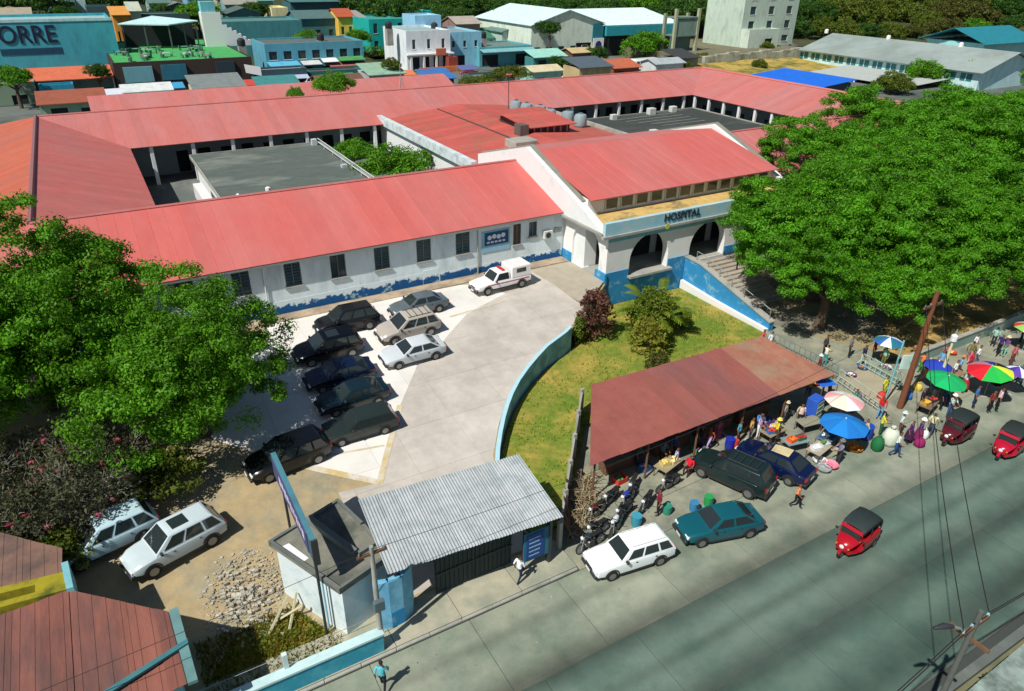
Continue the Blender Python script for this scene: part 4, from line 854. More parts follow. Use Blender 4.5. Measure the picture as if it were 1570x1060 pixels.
def trunk_mb(h, r, limbs, spread, rg, base=(0, 0, 0)):
    b = MB(); top = Vector((rg.uniform(-.1, .1) * h, rg.uniform(-.1, .1) * h, h))
    b.tube([base, Vector(base) + (top - Vector(base)) * .1, Vector(base) + (top - Vector(base)) * .55 + Vector((.1, .1, 0)) * r, top], [r * 1.5, r * 1.05, r * .85, r * .7], 9)
    L = MB(); 
    for i in range(limbs):
        a = 6.283 * i / limbs + rg.uniform(-.3, .3); s = spread * rg.uniform(.6, 1); z = rg.uniform(.35, .75)
        p0 = top * rg.uniform(.75, .98); p1 = p0 + Vector((math.cos(a) * s * .5, math.sin(a) * s * .5, s * .32)); p2 = p0 + Vector((math.cos(a) * s, math.sin(a) * s, s * z))
        L.tube([p0, p1, p2], [r * .5, r * .33, r * .12], 6)
    return b, L
def tree(name, label, loc, crown, trunk_h, r, limbs, spread, crown_z, group=None, seed=1, rz=0, sc=(1, 1, 1), cat='tree'):
    o = thing(name, label, cat, loc, rz, group); rg = random.Random(seed); b, L = trunk_mb(trunk_h, r, limbs, spread, rg)
    t = part('trunk', b, BARK, o, 60); lm = part('limbs', L, BARK, t, 60, kind='stuff')
    c = part('crown', crown, None, o); c.location = (0, 0, crown_z); c.scale = sc; return o
LEAF_A = leafmat('leaf_bright', (0.058, 0.235, 0.007), (0.135, 0.375, 0.012))
LEAF_B = leafmat('leaf_mid', (0.065, 0.225, 0.007), (0.145, 0.36, 0.014))
LEAF_D = leafmat('leaf_dark', (0.028, 0.092, 0.012), (0.072, 0.17, 0.02))
LEAF_Y = leafmat('leaf_olive', (0.075, 0.135, 0.012), (0.17, 0.21, 0.025))
LEAF_O = leafmat('leaf_rusty', (0.13, 0.11, 0.02), (0.07, 0.11, 0.02))
LEAF_P = leafmat('leaf_purple', (0.10, 0.03, 0.035), (0.22, 0.12, 0.07))
LEAF_W = leafmat('leaf_yellow', (0.30, 0.26, 0.03), (0.14, 0.2, 0.02))
# ---------------- street and market furniture
def umbrella(label, loc, r, cols, h=2.3, group=None, tilt=(0, 0), sag=.45, rz=0, n=8):
    o = thing('market_umbrella', label, 'umbrella', loc, rz, group)
    part('pole', MB().tube([(0, 0, .05), (0, 0, h + .12)], .025, 6), STEEL, o); part('base', MB().lathe([(.25, 0), (.25, .06), (.05, .1)], n=10), CONC, o)
    cn = part('canopy', MB().lathe([(.06, h + .02), (.07, h + .06), (.02, h + .12)], n=8), STEEL, o); cn.rotation_euler = (tilt[0], tilt[1], 0)
    meshes = {}
    for k in range(n):
        a0, a1 = 6.2832 * k / n, 6.2832 * (k + 1) / n; b = MB(); vs = []
        for i in range(4):
            t = i / 3; zz = h + .05 - sag * (t ** 1.5)
            for j in range(4):
                u = j / 3; a = a0 + (a1 - a0) * u; rr = r * t * (1 - .05 * math.sin(math.pi * u) * t) ; vs.append((rr * math.cos(a), rr * math.sin(a), zz + .03 * math.sin(math.pi * u) * t))
        fs = [(i * 4 + j, i * 4 + 4 + j, i * 4 + 5 + j, i * 4 + 1 + j) for i in range(3) for j in range(3)]
        b.add(vs, fs); part('panel', b, cloth(cols[k % len(cols)]), cn, 60)
    for k in range(n):
        a = 6.2832 * k / n; part('rib', MB().tube([(0, 0, h - .02), (r * .55 * math.cos(a), r * .55 * math.sin(a), h - .02 - sag * .41), (r * .97 * math.cos(a), r * .97 * math.sin(a), h - sag * .97)], .008, 4), STEEL, cn)
    return o
def table(label, loc, rz, w, d, h, rgb, name='market_table'):
    o = thing(name, label, 'table', loc, rz, 'vendor tables'); part('tabletop', MB().bbox(-w / 2, w / 2, -d / 2, d / 2, h - .04, h, .01), paint(rgb), o)
    for sx in (-1, 1):
        for sy in (-1, 1): part('leg', MB().tube([(sx * (w / 2 - .06), sy * (d / 2 - .06), 0), (sx * (w / 2 - .06), sy * (d / 2 - .06), h - .04)], .025, 5), WOOD, o)
    return o
def crate(label, loc, rz, s, rgb, fill=None):
    o = thing('crate', label, 'crate', loc, rz, 'crates of goods at the market'); w, d, h = s
    b = MB(); t = .02; part('bottom', MB().box(-w / 2, w / 2, -d / 2, d / 2, 0, .02), paint(rgb), o)
    for x0, x1, y0, y1 in ((-w / 2, w / 2, -d / 2, -d / 2 + t), (-w / 2, w / 2, d / 2 - t, d / 2), (-w / 2, -w / 2 + t, -d / 2 + t, d / 2 - t), (w / 2 - t, w / 2, -d / 2 + t, d / 2 - t)): part('side', MB().box(x0, x1, y0, y1, .02, h), paint(rgb), o)
    if fill:
        b = MB(); rg = random.Random(hsh(label))
        for i in range(9):
            x, y = rg.uniform(-.36, .36) * w, rg.uniform(-.36, .36) * d; r = rg.uniform(.06, .1); b.lathe([(r * .4, 0), (r, r * .7), (r * .9, r * 1.2), (r * .3, r * 1.6)], (x, y, h * .6), 7)
        part('produce', b, cloth(fill), o, 60, kind='stuff')
    return o
def basin(label, loc, r, rgb, fill=None):
    o = thing('basin', label, 'basin', loc, 0, 'basins of goods at the market'); part('bowl', MB().lathe([(r * .7, 0), (r, .2), (r * 1.06, .21), (r * .95, .19), (r * .68, .03)], n=16), paint(rgb), o, 50)
    if fill:
        b = MB(); rg = random.Random(hsh(label))
        for i in range(8): a = rg.uniform(0, 6.28); q = rg.uniform(0, .65) * r; b.lathe([(.03, 0), (.08, .05), (.07, .1), (.02, .13)], (q * math.cos(a), q * math.sin(a), .13), 7)
        part('produce', b, cloth(fill), o, 60, kind='stuff')
    return o
def bucket(label, loc, rgb, r=.22, h=.5):
    o = thing('barrel', label, 'barrel', loc, 0, 'plastic barrels and buckets'); part('shell', MB().lathe([(r * .85, 0), (r, h * .5), (r * .92, h), (r * .8, h), (r * .78, h * .9)], n=14), paint(rgb, rough=.5), o, 50)
    part('rim', MB().lathe([(r * .93, h - .03), (r * 1.0, h - .02), (r * .97, h + .012), (r * .8, h + .012)], n=14), paint(rgb, rough=.5), o, 50); return o
def bundle(label, loc, s, rgb, rz=0):
    """a filled sack or wrapped bundle"""
    o = thing('sack', label, 'sack', loc, rz, 'sacks and bundles at the market'); rg = random.Random(hsh(label)); vs = []; fs = []; n = 10
    for i, (t, z) in enumerate(((.75, 0), (1, .25), (.97, .6), (.75, .88), (.25, 1), (.3, 1.12))):
        for k in range(n): a = 6.283 * k / n; q = t * rg.uniform(.9, 1.08); vs.append((q * s[0] / 2 * math.cos(a), q * s[1] / 2 * math.sin(a), z * s[2]))
    for i in range(5):
        for k in range(n): fs.append((i * n + k, i * n + (k + 1) % n, (i + 1) * n + (k + 1) % n, (i + 1) * n + k))
    fs += [tuple(range(n - 1, -1, -1)), tuple(range(5 * n, 6 * n))]
    part('bag', MB().add(vs, fs), cloth(rgb), o, 60); part('tie', MB().lathe([(.29 * s[0] / 2, s[2] * .97), (.29 * s[0] / 2, s[2] * 1.02)], n=8), WOOD, o); return o

# ================================================================== FORECOURT: wall, vehicles
RW = thing('retaining_wall', 'curved low pale blue retaining wall along the edge of the driveway', 'wall', (19, 32, 0))
cp = [(14.15, 23.6), (14.15, 24.9), (14.8, 26.6), (15.7, 28.1), (16.5, 29.25), (17.3, 30.3), (18.1, 31.25), (18.9, 32.1), (20.0, 33.1), (21.2, 34.0), (22.4, 34.8), (23.7, 35.6), (25.8, 36.5), (26.6, 36.95)]
b = MB(); c2 = MB()
for i in range(len(cp) - 1):
    (xa_, ya_), (xb_, yb_) = cp[i], cp[i + 1]
    def nrm2(i):
        a = Vector(cp[max(0, i - 1)]); c = Vector(cp[min(len(cp) - 1, i + 1)]); d = (c - a).normalized(); return Vector((-d.y, d.x))
    n0, n1 = nrm2(i), nrm2(i + 1); t0, t1 = T(xa_, ya_) + .38, T(xb_, yb_) + .38
    for bb, w, z0, zt in ((b, .09, None, 0), (c2, .12, 0.003, .07)):
        p = [(xa_ - n0.x * w, ya_ - n0.y * w), (xb_ - n1.x * w, yb_ - n1.y * w), (xb_ + n1.x * w, yb_ + n1.y * w), (xa_ + n0.x * w, ya_ + n0.y * w)]; tt = [t0, t1, t1, t0]
        bb.add([(q[0], q[1], -.2 if z0 is None else t + z0) for q, t in zip(p, tt)] + [(q[0], q[1], t + zt) for q, t in zip(p, tt)], [(4, 5, 6, 7), (0, 1, 5, 4), (2, 3, 7, 6)] + ([(3, 0, 4, 7)] if i == 0 else []) + ([(1, 2, 6, 5)] if i == len(cp) - 2 else []))
part('wall_body', b, mat('retaining_blue', lin((135, 190, 210)), 0.85, 0.12, 1.3, col2=lin((105, 155, 178)), mix_scale=0.9), RW, world=True); part('coping', c2, mat('coping_blue', lin((165, 208, 222)), 0.85, 0.08, 2), RW, world=True)
lot = 'vehicles parked in the hospital forecourt'
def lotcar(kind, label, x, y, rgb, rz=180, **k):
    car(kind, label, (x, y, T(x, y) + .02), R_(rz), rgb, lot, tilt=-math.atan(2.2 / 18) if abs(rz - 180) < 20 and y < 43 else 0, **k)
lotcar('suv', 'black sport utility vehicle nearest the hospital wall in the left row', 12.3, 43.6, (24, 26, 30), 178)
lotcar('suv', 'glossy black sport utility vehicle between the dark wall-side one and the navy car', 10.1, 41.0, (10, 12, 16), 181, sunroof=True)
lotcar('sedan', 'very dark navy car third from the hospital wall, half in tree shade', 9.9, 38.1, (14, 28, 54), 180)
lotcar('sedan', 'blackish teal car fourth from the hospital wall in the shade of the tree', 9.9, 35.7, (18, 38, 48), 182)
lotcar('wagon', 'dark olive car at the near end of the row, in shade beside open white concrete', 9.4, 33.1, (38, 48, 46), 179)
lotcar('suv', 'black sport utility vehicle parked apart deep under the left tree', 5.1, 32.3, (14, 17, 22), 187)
lotcar('sedan', 'grey saloon car in the second row nearest the hospital wall', 17.7, 43.7, (92, 104, 110), 180)
lotcar('suv', 'beige sport utility vehicle between the grey saloon and the silver saloon', 15.8, 41.2, (175, 168, 158), 182, rack=1)
lotcar('sedan', 'silver saloon car in full sun at the near end of the second row', 15.0, 38.5, (196, 204, 208), 181)
am = car('pickup', 'white pickup ambulance with box canopy beside the hospital facade', (25.0, 44.6, 2.24), R_(182), (236, 234, 232), lot, 'ambulance')
part('canopy_box', MB().bbox(-2.5, -.62, -.84, .84, 1.03, 1.95, .07), carpaint((236, 234, 232)), am, 30)
for s in (-1, 1): part('canopy_window', MB().box(-2.0, -1.1, s * .845 - .006, s * .845 + .006, 1.4, 1.75), TINT, am)
part('rear_window', MB().box(-2.512, -2.503, -.5, .5, 1.35, 1.75), TINT, am); part('light_bar', MB().bbox(-.2, 0.05, -.5, .5, 1.67, 1.78, .03), plain('red_lens', (.5, .03, .03), .3), am)
part('side_stripe', MB().box(-2.3, 1.6, .862, .872, .78, .86), plain('stripe_red', (.45, .05, .05)), am)
car('suv', 'silver sport utility vehicle with dark sunroof parked on the dirt lot', (-1.03, 28.81, 0.47), R_(196), (190, 205, 210), lot, sunroof=True)
car('suv', 'pale blue-white sport utility vehicle half under the flowering bush', (-3.72, 30.46, 0.67), R_(193), (180, 208, 216), lot)

# ================================================================== GATE, GATEHOUSE, WALL, SIGN, POLE
GH = thing('gatehouse', 'small white gatehouse with flat grey concrete roof beside the gate canopy', 'gatehouse', (4.8, 22.8, 0))
ro = [(2.5, 24.5), (4.3, 20.45), (6.75, 21.25), (6.45, 23.5), (5.95, 25.7)]
wl_ = [(2.75, 24.35), (4.45, 20.75), (6.55, 21.4), (6.2, 23.5), (5.75, 25.45)]
part('wall', MB().prism(wl_, -.1, 2.82), mat('gatehouse_white', (0.68, 0.77, 0.78), 0.85, 0.06, 1.5, col2=(0.45, 0.6, 0.62), mix_scale=1, mix_lo=0.52, mix_hi=0.7), GH, world=True)
rf = part('roof', MB().prism(ro, 2.82, 3.0), mat('gatehouse_roof', (0.20, 0.20, 0.16), 0.95, 0.25, 1.5, col2=(0.10, 0.11, 0.09), mix_scale=0.6), GH, world=True)
for i in range(5):
    (xa_, ya_), (xb_, yb_) = ro[i], ro[(i + 1) % 5]; d = Vector((xb_ - xa_, yb_ - ya_)).normalized(); n = Vector((-d.y, d.x)) * .14
    part('roof_rim', MB().prism([(xa_ + d.x * .15, ya_ + d.y * .15), (xb_, yb_), (xb_ + n.x, yb_ + n.y), (xa_ + n.x + d.x * .15, ya_ + n.y + d.y * .15)], 3.0, 3.12), CONCDARK, rf, world=True)
part('roof_upstand', MB().prism([(4.25, 24.9), (5.35, 21.9), (5.6, 22.0), (4.5, 25.0)], 3.0, 3.32), CONCDARK, rf, world=True)
part('roof_upstand', MB().prism([(5.62, 21.85), (6.5, 22.1), (6.48, 22.3), (5.6, 22.05)], 3.0, 3.2), CONCDARK, rf, world=True)
part('paint_peel', MB().prism([(2.95, 24.0), (3.5, 22.7), (3.75, 22.8), (3.25, 24.05)], 3.002, 3.008), WHITEP, rf, world=True)
part('downpipe', MB().tube([(3.9, 21.55, 2.8), (3.9, 21.55, 0)], .04, 6), CYANWALL, GH, world=True)
GP = thing('gate_pier', 'curved light blue wall joining the gatehouse to the entrance gate', 'wall', (6.6, 20.6, 0))
b = MB(); arc = [(5.6, 20.35), (6.2, 20.15), (6.8, 20.2), (7.3, 20.5), (7.55, 21.0)]
for (xa_, ya_), (xb_, yb_) in zip(arc, arc[1:]):
    d = Vector((xb_ - xa_, yb_ - ya_)).normalized(); n = Vector((-d.y, d.x)) * .25; b.prism([(xa_, ya_), (xb_, yb_), (xb_ + n.x, yb_ + n.y), (xa_ + n.x, ya_ + n.y)], -.1, 2.75)
part('wall_body', b, mat('pier_blue', lin((130, 195, 222)), 0.85, 0.08, 1.2, col2=lin((100, 165, 200)), mix_scale=.9), GP, world=True)
part('dado', MB().prism([(6.22, 20.12), (6.82, 20.17), (6.81, 20.19), (6.21, 20.14)], 0, 1.0), BLUEWALL, GP, world=True)
CN = thing('gate_canopy', 'corrugated grey zinc canopy on posts over the entrance gate', 'canopy', (10.5, 22, 0))
ZINC = mat('zinc_sheet', (0.44, 0.475, 0.485), 0.55, 0.12, 2.5, col2=(0.34, 0.385, 0.40), mix_scale=1.2, metal=0.1, objr=0.06)
b = MB(); W = .84; nw = 40; vs = []; fs = []
for i in range(nw + 1):
    x = -W / 2 + W * i / nw; z = .022 * math.sin(i * 2 * math.pi / 6.67)
    vs += [(x, -2.28, z), (x, 2.28, z)]
for i in range(nw): fs.append((i * 2, i * 2 + 2, i * 2 + 3, i * 2 + 1))
zs = b.add(vs, fs).mesh('roof_sheet', ZINC)
for i in range(10):
    o = part('roof_sheet', zs, None, CN); cx = 6.85 + i * .8; o.location = root_inv(CN) @ Vector((cx, 22.45 - i * .065, 3.3 + (i % 2) * .02)); o.rotation_euler = (R_(4), 0, R_(-4.5))
for x, y in ((6.9, 20.6), (14.0, 20.1), (7.3, 24.5), (14.3, 24.0)): part('post', MB().box(x - .07, x + .07, y - .07, y + .07, 0, 3.1 if y < 22 else 3.25), DARKSTEEL, CN, world=True)
part('beam', MB().box(6.6, 14.4, 20.4, 20.52, 2.98, 3.1), STEEL, CN, world=True); part('beam', MB().box(6.8, 14.6, 24.2, 24.32, 3.22, 3.34), STEEL, CN, world=True)
for i in range(3): part('purlin', MB().box(6.6, 14.5, 21.3 + i, 21.36 + i, 3.06 + .075 * i, 3.14 + .075 * i), DARKSTEEL, CN, world=True)
GT = thing('entrance_gate', 'dark green sheet metal double gate shaded by the zinc canopy', 'gate', (10, 20.9, 0)); GM = plain('gate_green', (0.014, 0.036, 0.04), 0.6)  # dark green deepened further, canopy shade included in the colour
for i, (x0, x1) in enumerate(((8.55, 10.45), (10.5, 12.4))):
    lf = part('gate_leaf', MB().box(x0, x1, 20.88, 20.92, .15, 2.5), GM, GT, world=True)
    for k in range(9): part('bar', MB().box(x0 + .05 + k * .22, x0 + .1 + k * .22, 20.84, 20.878, .18, 2.46), GM, lf, world=True)
    part('rail', MB().box(x0, x1, 20.82, 20.838, 1.25, 1.35), GM, lf, world=True)
NB = thing('notice_board', 'blue notice board with pale lines of writing right of the gate', 'notice board', (13.3, 20.1, 0))
part('backing', MB().box(12.6, 14.0, 20.08, 20.14, .7, 2.4), paint((40, 110, 140)), NB, world=True); part('panel', MB().box(12.72, 13.65, 20.05, 20.078, .8, 2.3), paint((32, 70, 135)), NB, world=True)
b = MB()
for k in range(5): b.box(12.85, 13.4 + .04 * (k % 3), 20.04, 20.049, 1.0 + k * .25, 1.06 + k * .25)
part('writing_lines', b, paint((140, 180, 205)), NB, world=True, kind='stuff')
for x in (12.66, 13.94): part('post', MB().box(x - .05, x + .05, 20.15, 20.25, 0, 2.45), DARKSTEEL, NB, world=True)
BW = thing('boundary_wall', 'long low turquoise boundary wall with pale coping along the pavement, bottom left', 'wall', (0, 19.4, 0))
part('wall_body', MB().box(-14, 5.5, 19.25, 19.55, 0, 1.05), mat('boundary_teal', lin((50, 150, 175)), 0.85, 0.1, 1.2, col2=lin((90, 175, 190)), mix_scale=.8), BW, world=True); part('coping', MB().box(-14, 5.55, 19.2, 19.62, 1.05, 1.15), paint((190, 220, 220)), BW, world=True)
for x in (-2.0, 1.75): part('post', MB().box(x - .09, x + .09, 19.5, 19.68, 1.153, 1.9), paint((200, 222, 222)), BW, world=True)
part('rail_wire', MB().tube([(-2.2, 19.6, 1.8), (1.75, 19.6, 1.8), (5.2, 19.7, 1.75)], .015, 4), STEEL, BW, world=True)
SB = thing('roadside_sign', 'long narrow billboard on dark steel posts rising beside the gatehouse', 'sign', (3.7, 21.3, 0))
part('post', MB().tube([(3.72, 21.3, 0), (3.72, 21.3, 4.9)], .06, 8), DARKSTEEL, SB, world=True); part('post', MB().tube([(3.72, 26.2, 0), (3.72, 26.2, 4.9)], .06, 8), DARKSTEEL, SB, world=True)
part('board', MB().box(3.62, 3.76, 21.0, 27.2, 4.35, 5.5), paint((60, 96, 108)), SB, world=True)
fp = part('face_panel', MB().box(3.585, 3.618, 21.6, 27.1, 4.4, 5.45), paint((70, 75, 115)), SB, world=True)
b = MB()
for k in range(9): b.box(3.575, 3.583, 22.0 + k * .45, 22.32 + k * .45, 4.72 + .1 * (k % 2), 5.15)
part('print_block', b, paint((205, 195, 225)), fp, world=True, kind='stuff')
part('end_frame', MB().box(3.6, 3.86, 20.9, 20.998, 4.3, 5.55), DARKSTEEL, SB, world=True); part('top_rail', MB().box(3.6, 3.82, 21.0, 27.2, 5.503, 5.55), paint((70, 125, 140)), SB, world=True)
PL = thing('utility_pole', 'concrete utility pole with meter box standing on the pavement by the gatehouse', 'utility pole', (5.5, 19.55, 0)); 
part('shaft', MB().tube([(0, 0, 0), (0, 0, 5.6)], [.13, .085], 10), CONC, PL, 50); part('band', MB().lathe([(.12, 2.2), (.12, 2.5)], n=10), paint((160, 190, 195)), PL); part('meter_box', MB().bbox(-.22, .22, -.3, -.08, 2.4, 2.9, .03), paint((90, 110, 115)), PL)
part('crossarm', MB().box(-.6, .6, -.05, .05, 5.2, 5.3), WOOD, PL)
for x in (-.5, 0, .5): part('insulator', MB().lathe([(.03, 0), (.05, .06), (.03, .14)], (x, 0, 5.3), 8), paint((120, 130, 130)), PL)
# grassy strip, rubble and dirt between gatehouse and boundary wall
b = MB(); b.prism([(-1.2, 19.62), (4.3, 19.62), (4.3, 20.4), (2.9, 23.2), (0.5, 23.2), (-1.2, 21)], 0, .045); struct('verge', b, mat('verge_grass', lin((96, 105, 28)), .95, .25, 3, col2=lin((130, 110, 45)), mix_scale=.8))
b = MB(); rg = random.Random(11)
for _ in range(3500):
    x, y = rg.uniform(-1.2, 4.2), rg.uniform(19.65, 23.4)
    if y > 23.2 - (x - 2.9) * 2 and x > 2.9: continue
    a = rg.uniform(0, 6.28); h = rg.uniform(.1, .35); dx, dy = math.cos(a) * .04, math.sin(a) * .04
    b.add([(x - dx, y - dy, .03), (x + dx, y + dy, .03), (x + rg.uniform(-.12, .12), y + rg.uniform(-.12, .12), .03 + h)], [(0, 1, 2)])
g = part('verge_weeds', b, leafmat('weed_blades', lin((70, 110, 20)), lin((150, 125, 50)), .3), None); g['kind'] = 'stuff'; g['label'] = 'weeds and dry grass behind the boundary wall'; g['category'] = 'weeds'
RB = mat('rubble', (0.42, 0.40, 0.33), .95, .25, 2, isl=.3); b = MB(); rg = random.Random(5)
for k in range(1500):
    a = rg.uniform(0, 6.28); q = rg.random() ** .6; x, y = 1.1 + math.cos(a) * q * 2.1 + (q * .3), 24.9 + math.sin(a) * q * 2.9; s = (.02 + .085 * rg.random() ** 4) * (1.2 - q * .5); z = T(x, y) + max(0, .2 * (1 - q) - .02) + s * .2
    vs = [(x + s * rg.uniform(.6, 1) * sx, y + s * rg.uniform(.6, 1) * sy, z + s * rg.uniform(.4, .8) * sz) for sz in (-1, 1) for sy in (-1, 1) for sx in (-1, 1)]
    b.add(vs, [(0, 2, 3, 1), (4, 5, 7, 6), (0, 1, 5, 4), (1, 3, 7, 5), (3, 2, 6, 7), (2, 0, 4, 6)])
g = part('rubble_heap', b, RB, None); g['kind'] = 'stuff'; g['label'] = 'heap of broken grey rubble on the dirt beside the gatehouse'; g['category'] = 'rubble'
b = MB()
for (xa_, ya_), (xb_, yb_) in (((2.4, 22.2), (3.3, 23.6)), ((2.0, 22.9), (3.2, 22.6)), ((1.6, 22.4), (2.8, 23.4))): b.tube([(xa_, ya_, .1), (xb_, yb_, .75)], .05, 5)
t = thing('timber_pile', 'pale loose timbers leaning on the rubble by the gatehouse wall', 'timber', (2.4, 22.8, 0))
for (xa_, ya_), (xb_, yb_) in (((2.4, 22.2), (3.1, 23.4)), ((2.0, 22.9), (3.15, 22.6)), ((1.6, 22.4), (2.7, 23.4))): part('plank', MB().tube([(xa_, ya_, .1), (xb_, yb_, .75)], .06, 4), paint((190, 185, 150)), t, world=True)
# ---- rusty-roofed buildings in the lower left corner
RUST = mat('rusty_roof', lin((134, 84, 72)), .85, .2, 1.2, col2=lin((100, 72, 68)), mix_scale=.5, mix_lo=.42, mix_hi=.62, objr=.1, stretch=(1.6, .35, 1), bump=.2)
RUST2 = mat('rusty_roof_brown', lin((128, 98, 84)), .85, .15, 1.2, col2=lin((96, 78, 72)), mix_scale=.5, objr=.1)
def sheet_roof(o, poly, zf, w, m, ang=0, rib=2, x_off=0, name='roof_sheet', mats=None):
    """roof of separate overlapping sheets, each w wide, clipped to the roof outline"""
    x0 = min(q[0] for q in poly); x1 = max(q[0] for q in poly); i = 0; x = x0
    while x < x1:
        b = MB(); k = .012 * (i % 2) + (.02 if i % 4 == 1 else 0)
        q = clip_rect(poly, x - .03, x + w, -99, 999)
        if q:
            b.prism(q, lambda a, c: zf(a, c) - .02 + k, lambda a, c: zf(a, c) + k)
            for r in range(rib):
                xr_ = x + w * (r + .5) / rib; q2 = clip_rect(poly, xr_ - .03, xr_ + .03, -99, 999)
                if q2: b.prism(q2, lambda a, c: zf(a, c) + k + .001, lambda a, c: zf(a, c) + k + .014)
            mm = mats(i, x) if mats else m
            part(name, b, mm, o, world=True)
        x += w; i += 1
LB = thing('corner_shed', 'low building with patched rusty brown sheet roof in the bottom left corner', 'building', (-6, 21, 0))
sheet_roof(LB, [(-1.65, 22.3), (-1.5, 18.9), (-14, 17.6), (-14, 25.6), (-7.3, 25.0), (-4.75, 25.1)], lambda x, y: 3.25 + (y - 20) * .05, .92, RUST)
part('wall', MB().prism([(-1.85, 22.1), (-1.7, 19.1), (-13.8, 18), (-13.8, 25.3), (-7.3, 24.8), (-4.8, 24.9)], 0, 3.1), CYANWALL, LB, world=True)
part('gutter', MB().add([(-1.62, 22.3, 3.2), (-1.3, 22.35, 3.2), (-1.15, 18.8, 3.2), (-1.47, 18.8, 3.2), (-1.62, 22.3, 3.42), (-1.3, 22.35, 3.42), (-1.15, 18.8, 3.34), (-1.47, 18.8, 3.34)], [(4, 7, 6, 5), (0, 4, 5, 1), (1, 5, 6, 2), (2, 6, 7, 3), (3, 7, 4, 0)]), paint((100, 140, 140)), LB, world=True)
part('roof_trim', MB().prism([(-4.2, 19.45), (-1.2, 20.4), (-1.2, 20.62), (-4.2, 19.67)], 3.36, 3.46), paint((60, 118, 124)), LB, world=True)
LY = thing('yellow_parapet', 'mossy yellow parapet wall with a dark slot between the two rusty roofs', 'wall', (-7, 26.2, 0))
yel = mat('mossy_yellow', lin((150, 140, 28)), .9, .2, 1.5, col2=lin((86, 92, 22)), mix_scale=.7)
for q in ([(-12, 26.8), (-4.85, 25.85), (-4.85, 26.2), (-12, 27.2)], [(-12, 25.9), (-4.85, 25.15), (-4.85, 25.45), (-12, 26.25)], [(-5.9, 25.58), (-4.85, 25.45), (-4.85, 25.85), (-5.9, 25.99)]): part('wall_body', MB().prism(q, 0, 3.55), yel, LY, world=True)
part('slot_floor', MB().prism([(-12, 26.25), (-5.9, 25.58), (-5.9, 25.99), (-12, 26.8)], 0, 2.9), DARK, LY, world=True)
part('end_cap', MB().prism([(-4.84, 25.0), (-4.6, 24.98), (-4.75, 26.6), (-4.99, 26.6)], 2.6, 3.7), paint((120, 180, 190)), LY, world=True)
LC = thing('rear_shed', 'low brown sheet-roofed shed at the left edge behind the yellow parapet', 'building', (-8, 28.3, 0))
sheet_roof(LC, [(-5.0, 27.9), (-5.05, 26.3), (-14, 27.4), (-14, 33.5), (-7.4, 30.3)], lambda x, y: 3.3 + (y - 26) * .03, .95, RUST2)
part('wall', MB().prism([(-5.15, 27.7), (-5.2, 26.4), (-13.8, 27.5), (-13.8, 33), (-7.4, 30.0)], 0, 3.2), paint((130, 150, 140)), LC, world=True)

# ================================================================== MARKET
MS = thing('market_shed', 'long open market shed with faded brown-red sheet roof on thin posts', 'shed', (28, 25, 0))
SH = mat('shed_roof', lin((140, 82, 74)), .85, .16, 1.2, col2=lin((132, 84, 80)), mix_scale=.35, objr=.07, stretch=(1, .4, 1)); SH2 = mat('shed_roof_rust', lin((158, 106, 86)), .85, .18, 1, col2=lin((150, 120, 98)), mix_scale=.5, objr=.08)
SH3 = mat('shed_roof_red', lin((146, 84, 74)), .85, .16, 1.2, col2=lin((144, 80, 74)), mix_scale=.35, objr=.07)
shp = [(17.9, 22.5), (36.6, 22.5), (35.2, 27.4), (21.7, 27.8)]
sheet_roof(MS, shp, lambda x, y: 2.6 + (y - 22.5) * .15, .98, SH, mats=lambda i, x: SH2 if x > 31.6 else (SH3 if x < 24 else SH))
for k in range(6): part('post', MB().tube([(18.4 + k * 3.55, 22.75, 0), (18.4 + k * 3.55, 22.75, 2.6)], .06, 6), WOOD, MS, world=True)
for k in range(5): part('post', MB().tube([(22 + k * 3.2, 27.3, 0), (22 + k * 3.2, 27.3, 3.25)], .06, 6), WOOD, MS, world=True)
part('beam', MB().box(18.1, 36.4, 22.7, 22.8, 2.45, 2.55), WOOD, MS, world=True); part('beam', MB().box(21.6, 35.2, 27.25, 27.35, 3.16, 3.26), WOOD, MS, world=True)
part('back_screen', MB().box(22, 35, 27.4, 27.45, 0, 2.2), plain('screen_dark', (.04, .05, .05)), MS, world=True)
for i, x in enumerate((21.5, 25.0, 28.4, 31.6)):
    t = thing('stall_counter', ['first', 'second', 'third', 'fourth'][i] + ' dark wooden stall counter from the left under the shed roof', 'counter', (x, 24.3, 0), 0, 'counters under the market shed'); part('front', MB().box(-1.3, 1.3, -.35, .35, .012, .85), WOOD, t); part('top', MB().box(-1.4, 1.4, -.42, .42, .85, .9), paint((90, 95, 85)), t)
FN = thing('lawn_fence', 'tall grey concrete fence running between the lawn and the market yard', 'fence', (18.5, 25, 0))
f0, f1 = Vector((14.9, 20.6)), Vector((22.6, 29.8)); fd = (f1 - f0).normalized(); fl = (f1 - f0).length; fnn = Vector((-fd.y, fd.x)) * .1
for k in range(5):
    a = f0 + fd * (fl * k / 5 + .1); c = f0 + fd * (fl * (k + 1) / 5 - .1)
    part('panel', MB().prism([(a.x - fnn.x * .5, a.y - fnn.y * .5), (c.x - fnn.x * .5, c.y - fnn.y * .5), (c.x + fnn.x * .5, c.y + fnn.y * .5), (a.x + fnn.x * .5, a.y + fnn.y * .5)], 0, 1.55), CONC, FN, world=True)
for k in range(6):
    a = f0 + fd * fl * k / 5; part('post', MB().box(a.x - .1, a.x + .1, a.y - .1, a.y + .1, 0, 1.75), CONC, FN, world=True)
mk = 'vehicles by the market'
car('wagon', 'white estate car with roof rack parked on the street by the kerb', (17.35, 18.35, .0), R_(172), (228, 236, 236), mk, rack=2)
car('sedan', 'dark teal saloon car parked on the street right of the white estate', (22.5, 17.75, 0), R_(165), (18, 84, 96), mk)
